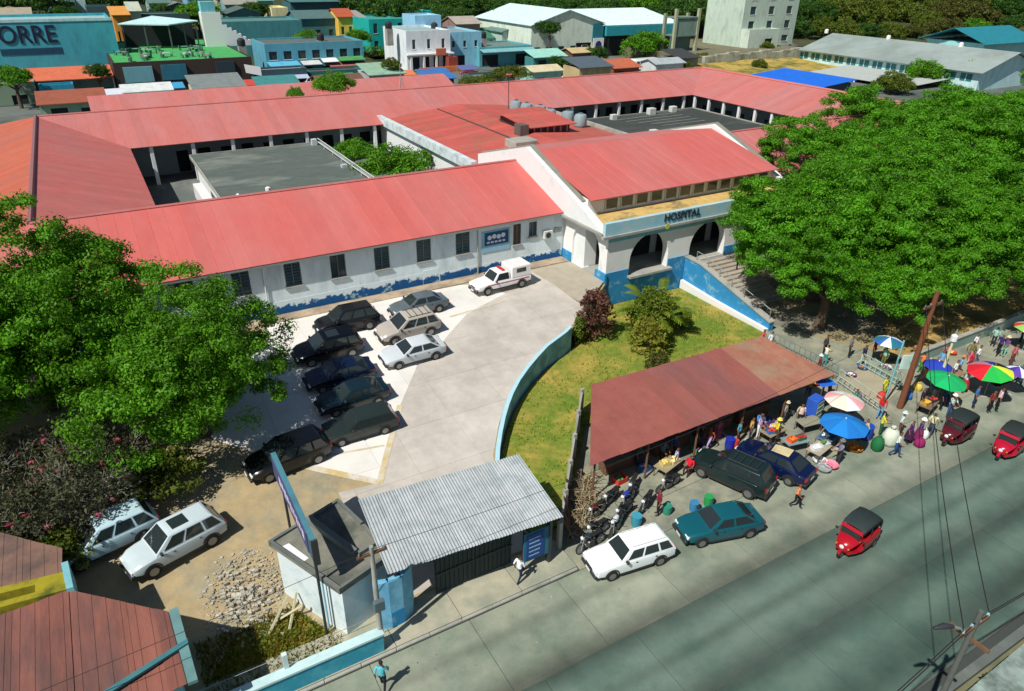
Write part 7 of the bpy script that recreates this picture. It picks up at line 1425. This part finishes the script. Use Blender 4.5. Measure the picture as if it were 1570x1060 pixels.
t = thing('teal_roof_house', 'turquoise-roofed building at the far right edge behind the trees', 'building', (196, 108, 2.1)); part('wall', MB().box(186, 206, 100, 114, 2.1, 9), paint((150, 205, 205)), t, world=True); slope((184, 98.5, 9), (208, 98.5, 9), (208, 107, 12), (184, 107, 12), paint((30, 125, 140)), 1.6, parent=t); slope((184, 115.5, 9), (208, 115.5, 9), (208, 107.01, 12), (184, 107.01, 12), paint((30, 125, 140)), 1.6, parent=t)
# small houses on the slope at the top edge
HS = [((-10.98, -5.50, 190.00, 3.00, 9.69), (150, 130, 110), (160, 150, 130), 'low tan house above the turquoise hall at the left edge'), ((-5.72, 4.60, 200.00, 3.00, 9.30), (90, 130, 125), (110, 140, 135), 'long grey-teal roofed house above the turquoise hall'), ((-2.46, -0.23, 225.00, 6.00, 8.28), (190, 225, 220), (180, 220, 220), 'narrow white house at the top left'), ((-0.03, 3.42, 228.00, 6.00, 7.82), (70, 100, 95), (60, 90, 85), 'dark green-grey house at the top left'), ((4.02, 6.23, 230.00, 6.00, 8.27), (190, 220, 215), (170, 200, 195), 'pale slim house right of the dark green-grey one at top left'), ((10.39, 13.98, 205.00, 3.00, 9.06), (225, 160, 70), (215, 150, 70), 'small orange-roofed house above the turquoise hall'), ((14.50, 16.94, 210.00, 3.00, 9.53), (190, 205, 180), (180, 190, 170), 'pale cream house beside the small orange-roofed one'), ((17.12, 28.50, 214.00, 3.00, 8.66), (60, 85, 90), (70, 110, 100), 'dark blue-grey house above the white pavilion roof'), ((33.40, 41.84, 250.00, 9.00, 4.71), (120, 175, 205), (150, 100, 80), 'light blue house at the top edge'), ((41.26, 50.34, 235.00, 7.00, 5.29), (120, 165, 160), (150, 150, 140), 'grey-teal house with white gable at the top edge'), ((51.14, 55.65, 222.00, 5.00, 7.16), (230, 220, 165), (220, 205, 150), 'cream house above the long teal building'), ((59.09, 73.81, 232.00, 6.00, 6.88), (60, 105, 110), (70, 115, 115), 'wide dark teal house at the top edge left of the yellow house'), ((54.15, 65.01, 208.00, 3.00, 7.05), (70, 120, 125), (80, 110, 110), 'dim teal house behind the pale blue shop row'), ((327.34, 347.64, 215.00, 8.00, 2.37), (205, 220, 225), (150, 60, 50), 'white house with red lower roof in the trees at top right'), ((249.54, 259.29, 205.00, 3.00, 7.93), (150, 160, 140), (60, 130, 120), 'grey house half hidden in trees beside the concrete flats')]
for k, (sp, w, rf_, l) in enumerate(HS):
    bld('hill_house', l, sp, 10, w, rf_, rooft=('gable_x', 'flat', 'shed')[k % 3], rows=[(3, max(.8, sp[4] * .3), max(1.8, sp[4] * .62), .35)])
HS2 = [((-12.68, -6.58, 205.00, 3.00, 10.04), (120, 150, 140), (150, 120, 100), 'dim green-grey house with brownish roof in the left corner above the hall'), ((5.75, 11.10, 215.00, 4.00, 9.53), (60, 90, 95), (50, 80, 80), 'dark slate house above the right end of the turquoise hall'), ((21.55, 27.17, 236.00, 7.00, 5.83), (150, 180, 175), (90, 120, 115), 'pale grey house behind the dark blue-grey one at the top edge'), ((25.47, 30.37, 228.00, 6.00, 6.55), (80, 110, 120), (120, 130, 125), 'small slate-blue house left of the light blue house'), ((40.63, 44.32, 244.00, 8.00, 4.87), (200, 190, 160), (190, 110, 70), 'tiny cream house with orange roof right of the light blue house'), ((51.55, 55.94, 240.00, 7.00, 5.93), (160, 205, 190), (110, 160, 150), 'mint house left of the cream house'), ((38.01, 46.36, 214.00, 4.00, 7.26), (90, 130, 125), (80, 100, 95), 'grey-green house rising just behind the long teal building'), ((68.84, 71.74, 198.00, 3.00, 6.44), (70, 80, 78), (120, 120, 110), 'dark narrow house between brown shack and turquoise house'), ((90.63, 97.69, 186.00, 3.00, 6.43), (150, 120, 110), (170, 160, 150), 'brown-walled house behind the pale blue shop'), ((100.10, 108.58, 178.00, 2.50, 5.36), (170, 195, 185), (100, 130, 120), 'grey-green house left of the depot gable')]
for k, (sp, w, rf_, l) in enumerate(HS2): bld('hill_house', l, sp, 9, w, rf_, rooft=('gable_y', 'flat', 'gable_x')[k % 3], rows=[(2, max(.8, sp[4] * .3), max(1.8, sp[4] * .62), .35)])
hd = thing('clipped_hedge', 'long green hedge below the plain teal building', 'hedge', (52, 190, 2.1)); rgh = random.Random(8); b = MB()
for k in range(420): leaf_quads(b, (rgh.uniform(-14, 22), rgh.uniform(-.8, .8), rgh.uniform(.3, 2.4)), .6, 12, .22, rgh)
part('foliage', b, LEAF_B, hd); part('stems', MB().box(-13.5, 21.5, -.15, .15, 0, 1.2), BARK, hd)
STC = [((200, 205, 215), 'white'), ((60, 150, 190), 'sky blue'), ((190, 70, 60), 'brick red'), ((220, 180, 80), 'mustard'), ((70, 140, 90), 'green'), ((150, 170, 175), 'grey'), ((210, 120, 80), 'orange'), ((90, 100, 150), 'slate blue')]
for k in range(8):
    x, y = (5, 14, 27, 34, 45, 51, 57, 72)[k], (140, 143, 141, 144, 142, 145, 141, 143)[k]; c, nm = STC[k]
    t = thing('street_stall', 'small street stall with %s awning on the street behind the hospital' % nm, 'stall', (x, y, 2.13), 0, 'stalls behind the hospital')
    part('awning', MB().add([(-2, -1.4, 2.2), (2, -1.4, 2.2), (2, 1.4, 2.8), (-2, 1.4, 2.8), (-2, -1.4, 2.28), (2, -1.4, 2.28), (2, 1.4, 2.88), (-2, 1.4, 2.88)], [(4, 5, 6, 7), (0, 3, 2, 1), (0, 1, 5, 4), (1, 2, 6, 5), (2, 3, 7, 6), (3, 0, 4, 7)]), cloth(c), t); part('counter', MB().box(-1.7, 1.7, -.9, -.3, 0, .95), paint((90, 80, 70)), t); part('goods', MB().box(-1.5, 1.5, -.85, -.35, .95, 1.25), paint((150, 110, 90)), t)
    for sx in (-1.9, 1.9):
        for sy in (-1.3, 1.3): part('post', MB().tube([(sx, sy, 0), (sx, sy, 2.3 if sy < 0 else 2.8)], .05, 5), STEEL, t)
RCL = [('rust', (150, 84, 62)), ('white', (205, 212, 210)), ('grey', (120, 130, 128)), ('teal', (60, 130, 130)), ('brown', (110, 80, 66)), ('pale green', (140, 175, 150)), ('blue', (60, 110, 170)), ('cream', (205, 195, 160)), ('slate', (80, 95, 105)), ('terracotta', (185, 100, 70)), ('silver', (165, 175, 178)), ('charcoal', (58, 62, 64)), ('mint', (150, 205, 190)), ('sand', (190, 170, 125))]
SHD = [(-6, 132, 9), (6, 135, 7), (16, 131, 8), (27, 134, 7), (37, 132, 8), (47, 134, 7), (57, 131, 6), (79, 128, 7), (89, 126, 8), (100, 129, 7), (110, 127, 8), (119, 130, 6), (94, 152, 9), (105, 152, 8)]
for k, (x, y, w) in enumerate(SHD):
    nm, c = RCL[k]; bld('back_street_shed', 'low shed with %s tin roof crowding the street behind the far red roof' % nm, (x, x + w, y, 2.1, 2.5 + .5 * (k % 3)), 4 + k % 3, (RCL[(k + 5) % 14][1]), c, rooft=('shed', 'gable_x', 'shed')[k % 3], doors=[(.15, .4, 1.9), (.6, .85, 1.7)])
for k, (x, y, z) in enumerate(((63, 164, 10.4), (76, 168, 9.6), (47, 163, 8.6), (30, 160, 8.4), (88, 166, 7.4))):
    t = thing('rooftop_tank', ['black water tank on the white corner shop', 'black water tank on the pale blue shop', 'black water tank above the shop row', 'black water tank on the green roof terrace', 'black water tank on the low teal shop'][k], 'water tank', (x, y, z)); part('tank', MB().lathe([(.75, .5), (.8, .6), (.8, 1.6), (.5, 1.9), (.25, 2.0)], n=12), plain('tank_black', (.03, .03, .035), .5), t, 40); part('stand', MB().box(-.7, .7, -.7, .7, -3, .49), CONC, t)
# vehicles on the street behind
bk = 'vehicles on the street behind the hospital'
for x, y, a, kd, rgb, l in ((66.5, 151, 0, 'sedan', (24, 30, 42), 'dark saloon car on the street in front of the white shop'), (57.5, 152, 10, 'suv', (150, 165, 175), 'grey vehicle on the street left of the dark saloon behind the hospital'), (96, 142, 90, 'suv', (225, 230, 230), 'white vehicle furthest left in the line below the cream depot'), (106.5, 141, 80, 'suv', (215, 222, 222), 'white vehicle in front of the depot entrance'), (91.5, 133, 10, 'sedan', (235, 238, 238), 'white saloon roof just showing over the far red roof'), (125, 137, 0, 'suv', (140, 165, 170), 'grey-blue vehicle near the foot of the concrete frame'), (130.5, 139, 5, 'sedan', (90, 120, 125), 'dark grey-blue saloon beside the concrete frame'), (101.5, 137.5, 85, 'sedan', (200, 206, 206), 'silver saloon between two white vehicles below the cream depot'), (111.5, 134, 3, 'wagon', (232, 234, 232), 'white estate car in front of the long white minibus'), (86.5, 138.5, 5, 'suv', (60, 66, 70), 'dark vehicle left of the white ones behind the far red roof'), (76, 150, 0, 'sedan', (150, 50, 45), 'dull red car in front of the pale blue shop'), (121, 144, 92, 'sedan', (120, 130, 130), 'grey saloon parked behind the long white minibus'), (41, 149, 2, 'suv', (190, 195, 195), 'pale vehicle half hidden by the stalls left of the white shop')):
    car(kd, l, (x, y, 2.13), R_(a), rgb, bk)
def bus(label, loc, rz, L, rgb):
    o = thing('minibus', label, 'bus', loc, rz, bk); part('body', MB().bbox(-L / 2, L / 2, -1.05, 1.05, .35, 2.7, .18), carpaint(rgb), o, 40)
    for s in (-1, 1):
        for k in range(int(L / 1.2)): part('side_window', MB().box(-L / 2 + .5 + k * 1.15, -L / 2 + 1.45 + k * 1.15, s * 1.056 - .004, s * 1.056 + .004, 1.5, 2.25), TINT, o)
    part('windshield', MB().box(L / 2 + .002, L / 2 + .012, -.85, .85, 1.4, 2.3), TINT, o); wm = MB().lathe([(.3, -.12), (.38, -.1), (.38, .1), (.3, .12)], n=14, ax='y').mesh('wheel', RUBBER, 40)
    for x in (-L / 2 + 1, L / 2 - 1):
        for s in (-1, 1): w = part('wheel', wm, None, o); w.location = (x, s * .98, .38)
bus('long white minibus parked below the turquoise depot fascia', (117, 139.5, 2.13), R_(4), 7.5, (228, 234, 232))
# antenna on the ridge
t = thing('roof_antenna', 'thin metal antenna frame on the far red roof', 'antenna', (41.5, 104.5, 7.0)); 
for x, y in ((-.6, -.4), (.6, -.4), (0, .6)): part('leg', MB().tube([(x, y, 0), (0, 0, 2.4)], .06, 4), STEEL, t)
part('mast', MB().tube([(0, 0, 2.2), (0, 0, 4.2)], .06, 5), STEEL, t)
t = thing('roof_mast', 'thin dark mast behind the water tanks on the hospital roof', 'antenna', (48.6, 84.6, 7.2)); part('mast', MB().tube([(0, 0, 0), (0, 0, 5.4)], .05, 5), DARKSTEEL, t); part('dish', MB().lathe([(.05, 0), (.35, .12), (.45, .25)], (0, 0, 4.4), 10), paint((190, 120, 115)), t)
# ---------------- trees of the far town and hillside
CT1 = crown_mesh('crown_far_a', 71, 6, 6, 5, 330, 40, .26, 1.1, LEAF_D, 7, .8, .5); CT2 = crown_mesh('crown_far_b', 72, 6, 6, 5, 330, 40, .26, 1.1, LEAF_Y, 7, .8, .5); CT3 = crown_mesh('crown_far_c', 73, 6, 6, 5, 330, 40, .26, 1.1, LEAF_O, 7, .8, .5); CT4 = crown_mesh('crown_far_d', 74, 6, 6, 5, 330, 40, .26, 1.1, LEAF_B, 7, .8, .5)
rg = random.Random(15); k = 0
TRS = [((95.44, 200.00, 9.66), .8, CT1, 'dark tree rising behind the pale blue box room'), ((52.30, 136.00, 6.93), .3, CT2, 'small olive tree on the street left of the white shop'), ((93.74, 140.00, 4.69), .4, CT1, 'small dark tree among the parked vehicles'), ((157.06, 185.00, 7.45), .9, CT1, 'dark tree rising behind the white depot roof'), ((46.40, 172.00, 8.34), .5, CT4, 'green tree behind the pale blue shop row'), ((3.28, 150.00, 6.50), .35, CT1, 'small dark tree at the right end of the orange lean-to roof'), ((112.38, 196.00, 8.51), 1.0, CT1, 'dark tree left of the cream depot roof'), ((119.53, 128.00, 3.11), .35, CT2, 'scrubby bush behind the far corner of the red roof'), ((141.18, 126.00, 3.64), .3, CT2, 'scrubby bush on the dry slope left of the blue shed'), ((-9.14, 146.00, 6.67), .5, CT4, 'green tree left of the orange lean-to roof at the left edge'), ((57.56, 170.00, 8.40), .5, CT4, 'small green tree between shop row and turquoise house'), ((69.79, 164.00, 7.67), .35, CT2, 'small shrub-like tree at the left corner of the white shop'), ((24.88, 230.00, 10.86), .6, CT1, 'dark tree among the houses above the pavilion'), ((48.14, 226.00, 11.00), .6, CT1, 'dark tree between grey-teal and cream houses'), ((0.86, 210.00, 11.94), .5, CT1, 'small dark tree above the turquoise hall'), ((136.34, 140.00, 3.51), .35, CT2, 'scrubby bush at the foot of the bare concrete frame'), ((164.92, 146.00, 4.86), .3, CT2, 'scrubby bush in front of the concrete flats'), ((190.99, 160.00, 6.57), .9, CT1, 'dark tree at the right side of the concrete flats'),
 ((31.49, 220.00, 10.08), 1.0, CT4, 'green tree below the light blue house at the top edge'),
 ((-8.95, 215.00, 13.47), 1.5, CT1, 'dark tree in the top left corner'),
 ((10.86, 240.00, 12.45), 1.1, CT1, 'dark tree at the top edge above the small orange-roofed house'),
 ((130.97, 156.00, 4.91), 1.0, CT4, 'bushy green tree in front of the open depot wing'),
 ((169.96, 165.00, 5.38), 1.05, CT4, 'feathery green tree beside the concrete frame'),
 ((112.29, 152.00, 4.54), 0.45, CT1, 'small dark tree at the depot entrance'),
 ((105.16, 163.00, 9.50), 0.5, CT1, 'small dark tree against the cream depot gable'),
 ((259.60, 190.00, 7.11), 2.0, CT2, 'big olive-green tree behind the left half of the grey school roof'),
 ((291.35, 196.00, 6.52), 1.7, CT2, 'olive-green tree left of the white house at top right'),
 ((310.92, 182.00, 5.57), 1.9, CT3, 'rust-tinged tree right of the white house at top right'),
 ((347.62, 186.00, 5.47), 1.7, CT1, 'dark tree in the top right corner'),
 ((333.83, 168.00, -1.28), 1.2, CT1, 'dark tree above the turquoise roof at the right edge'),
 ((280.55, 168.00, 0.57), 1.1, CT3, 'smaller rust-tinged tree just above the school ridge'),
 ((297.05, 164.00, -0.56), 1.0, CT4, 'green tree just above the right end of the school ridge'),
 ((251.53, 200.00, 2.04), 1.3, CT1, 'dark tree between the concrete flats and the school'),
 ((230.29, 222.00, 10.32), 2.0, CT1, 'dark tree left of the concrete flats at the top edge'),
 ((208.26, 214.00, 9.73), 1.8, CT1, 'dark tree behind the concrete frame at the top edge'),
 ((161.59, 97.00, 2.15), 0.8, CT4, 'light green tree in front of the school windows, left of the pair'),
 ((168.57, 93.00, 2.80), 0.85, CT4, 'light green tree in front of the school windows, right of the pair'),
 ((180.82, 90.00, 3.29), 0.95, CT4, 'light green tree in front of the school gable at the right edge'),
 ((142.00, 92.00, 1.25), 0.6, CT2, 'yellowish tree at the right end of the hospital ridge')]
for k, (p, sc, m, l) in enumerate(TRS):
    g = hill_z(p[0], p[1]) if p[1] > 172 else 2.1
    th = max(1.5, p[2] - g); tree('town_tree', l, (p[0], p[1], g - .2), m, th * .85, .25 + .1 * sc, 6, 3 * sc, th + .2, 'trees of the town', 200 + k, k * 1.7, (sc, sc, sc * .95))
BT = [(219.98, 172.00, 5.95), (222.44, 166.00, 5.15), (235.50, 166.00, 4.35), (244.11, 164.00, 3.84), (256.84, 164.00, 3.01), (289.06, 178.00, 4.51), (318.86, 176.00, 3.87), (322.12, 168.00, 1.52), (350.65, 176.00, 3.04), (296.20, 205.00, 7.33), (347.78, 200.00, 8.77), (314.44, 198.00, 7.41)]
for k, p in enumerate(BT):
    g = hill_z(p[0], p[1]) if p[1] > 172 else 2.1; th = max(1.5, p[2] - g); sc = (.8, .9, .75, .85, .7, 1.0, 1.1, .9, 1.1, 1.4, 1.4, 1.2)[k]
    tree('school_tree', 'leafy tree behind the grey school roof, %s of twelve from left' % ['first', 'second', 'third', 'fourth', 'fifth', 'sixth', 'eighth', 'ninth', 'eleventh', 'seventh', 'tenth', 'twelfth'][k], (p[0], p[1], g - .2), (CT2, CT2, CT1, CT2, CT3, CT2, CT3, CT1, CT1, CT2, CT3, CT2)[k], th * .85, .3, 6, 3 * sc, th + .2, 'trees behind the school', 700 + k, k * 1.3, (sc, sc, sc))
FL = 'dark green tree of the dense wood covering the far hillside'
for row in range(11):
    Yv = 214 + row * 12.5
    for i in range(15):
        u = .34 + (i + rg.uniform(.1, .9)) * (1.55 if row > 2 else .75) / 15 * 1.0
        x, y = Yv * u, Yv + rg.uniform(-5, 5) - max(0, Yv * u - 105) * .25
        g = hill_z(x, y); sc = rg.uniform(1.0, 1.5)
        m = rg.choice([CT1, CT1, CT1, CT1, CT4, CT2])
        tree('wood_tree', FL, (x, y, g - .3), m, 4, .3, 4, 3, 6 + rg.uniform(-1, 2), 'trees of the far wood', 300 + row * 20 + i, rg.uniform(0, 6), (sc, sc, sc))
for i in range(34):
    Yv = rg.uniform(258, 330); x = Yv * rg.uniform(-.3, .36); g = hill_z(x, Yv); sc = rg.uniform(.9, 1.3)
    tree('wood_tree', 'tree of the scattered wood behind the houses at the top left', (x, Yv, g - .3), rg.choice([CT1, CT1, CT4]), 4, .3, 4, 3, 6, 'trees of the left wood', 600 + i, rg.uniform(0, 6), (sc, sc, sc))
# ---------------- lower right corner: pole head, wires, tin-roofed house
NP = (19.49, 5.58, 8.00)
t = thing('near_pole', 'utility pole with street lamp head in the lower right corner', 'utility pole', (NP[0], NP[1], 0)); part('shaft', MB().tube([(0, 0, 0), (0, 0, 8.3)], [.12, .08], 9), mat('weathered_pole', (.10, .11, .10), .9, .2, 4), t, 50)
part('crossarm', MB().box(-.75, .75, -.05, .05, 7.6, 7.72), WOOD, t); part('crossarm', MB().box(-.05, .05, -.6, .6, 7.1, 7.2), WOOD, t); part('lamp_arm', MB().tube([(0, 0, 7.4), (-.7, .3, 7.75)], .04, 6), STEEL, t); part('lamp_head', MB().tube([(-.65, .28, 7.73), (-.95, .4, 7.8), (-1.25, .52, 7.76)], [.06, .1, .05], 8), DARKSTEEL, t, 60)
for x in (-.65, -.2, .2, .65): part('insulator', MB().lathe([(.03, 0), (.05, .05), (.03, .14)], (x, 0, 7.72), 8), paint((150, 190, 195)), t)
def wire(label, a, c, sag, r=.018):
    a, c = Vector(a), Vector(c); o = thing('overhead_wire', label, 'wire', tuple(a)); part('cable', MB().tube([a.lerp(c, i / 12) - Vector((0, 0, sag * 4 * (i / 12) * (1 - i / 12))) for i in range(13)], r, 4), RUBBER, o, world=True)
wp = Vector((40.9, 20.3, 7.5)); npv = Vector((NP[0], NP[1], 7.86))
wire('overhead wire from the lamp pole to the left arm of the wooden pole', npv + Vector((-.65, 0, 0)), wp + Vector((-.8, 0, 0)), .6); wire('overhead wire from the lamp pole to the right arm of the wooden pole', npv + Vector((.65, 0, 0)), wp + Vector((.8, 0, 0)), .7)
for i, x in enumerate((-.65, .2)): wire(['outer', 'inner'][i] + ' overhead wire along the near side of the street from the lamp pole', npv + Vector((x, 0, 0)), npv + Vector((x - 24, -1.2, 0)), .8, .016)
for i, x in enumerate((-.2, .65)): wire(['upper', 'lower'][i] + ' overhead wire leaving the lamp pole towards the right edge', npv + Vector((x, 0, 0)), npv + Vector((x + 26, -.6, .3)), .7, .016)
wire('thin wire from the gatehouse pole towards the left edge', (5.5, 19.55, 5.45), (-20, 19.0, 5.5), .5, .014); wire('thin wire from the gatehouse pole along the pavement to the wooden pole', (5.5, 19.55, 5.45), (40.9, 20.3, 7.0), 1.2, .014)
t = thing('tin_roof_house', 'house with pale corrugated tin roof in the bottom right corner', 'house', (32.5, 2.6, 0)); tin = mat('pale_tin', lin((150, 168, 160)), .6, .2, 1.5, col2=lin((96, 108, 100)), mix_scale=.6, objr=.1)
RQ = [(21.62, 5.64), (25.66, 5.72), (38, 2.5), (34, -3), (26, -3)]
sheet_roof(t, RQ, lambda x, y: 3.0 + (x - 27) * .02, .9, tin); part('wall', MB().prism([(q[0] + .2, q[1] - .2) for q in RQ], 0, 2.9), paint((120, 130, 110)), t, world=True)
CRS = crown_mesh('bush_scrub', 27, 1.0, 1.0, .7, 60, 20, .1, .3, LEAF_Y, 5, .8)
for i, (px, l) in enumerate((((23.58, 7.12), 'dusty bush at the near kerb in the bottom right corner'), ((25.53, 7.30), 'dusty bush below the lamp pole in the bottom right corner'), ((28.13, 7.17), 'dusty bush between kerb and tin roof at the right edge'))):
    o = thing('kerb_bush', l, 'bush', (px[0], min(px[1], 5.4), 0), i, 'dusty bushes at the near kerb'); c = part('crown', CRS, None, o); c.location = (0, 0, .5); part('stems', MB().tube([(0, 0, 0), (.2, .1, .6)], .03, 4).tube([(0, 0, 0), (-.2, .1, .6)], .03, 4), BARK, o)
dup = {k: v for k, v in LABELS.items() if len(v) > 1}
print('LABELS', len(LABELS), 'shared', [(k[:40], len(v)) for k, v in dup.items()])
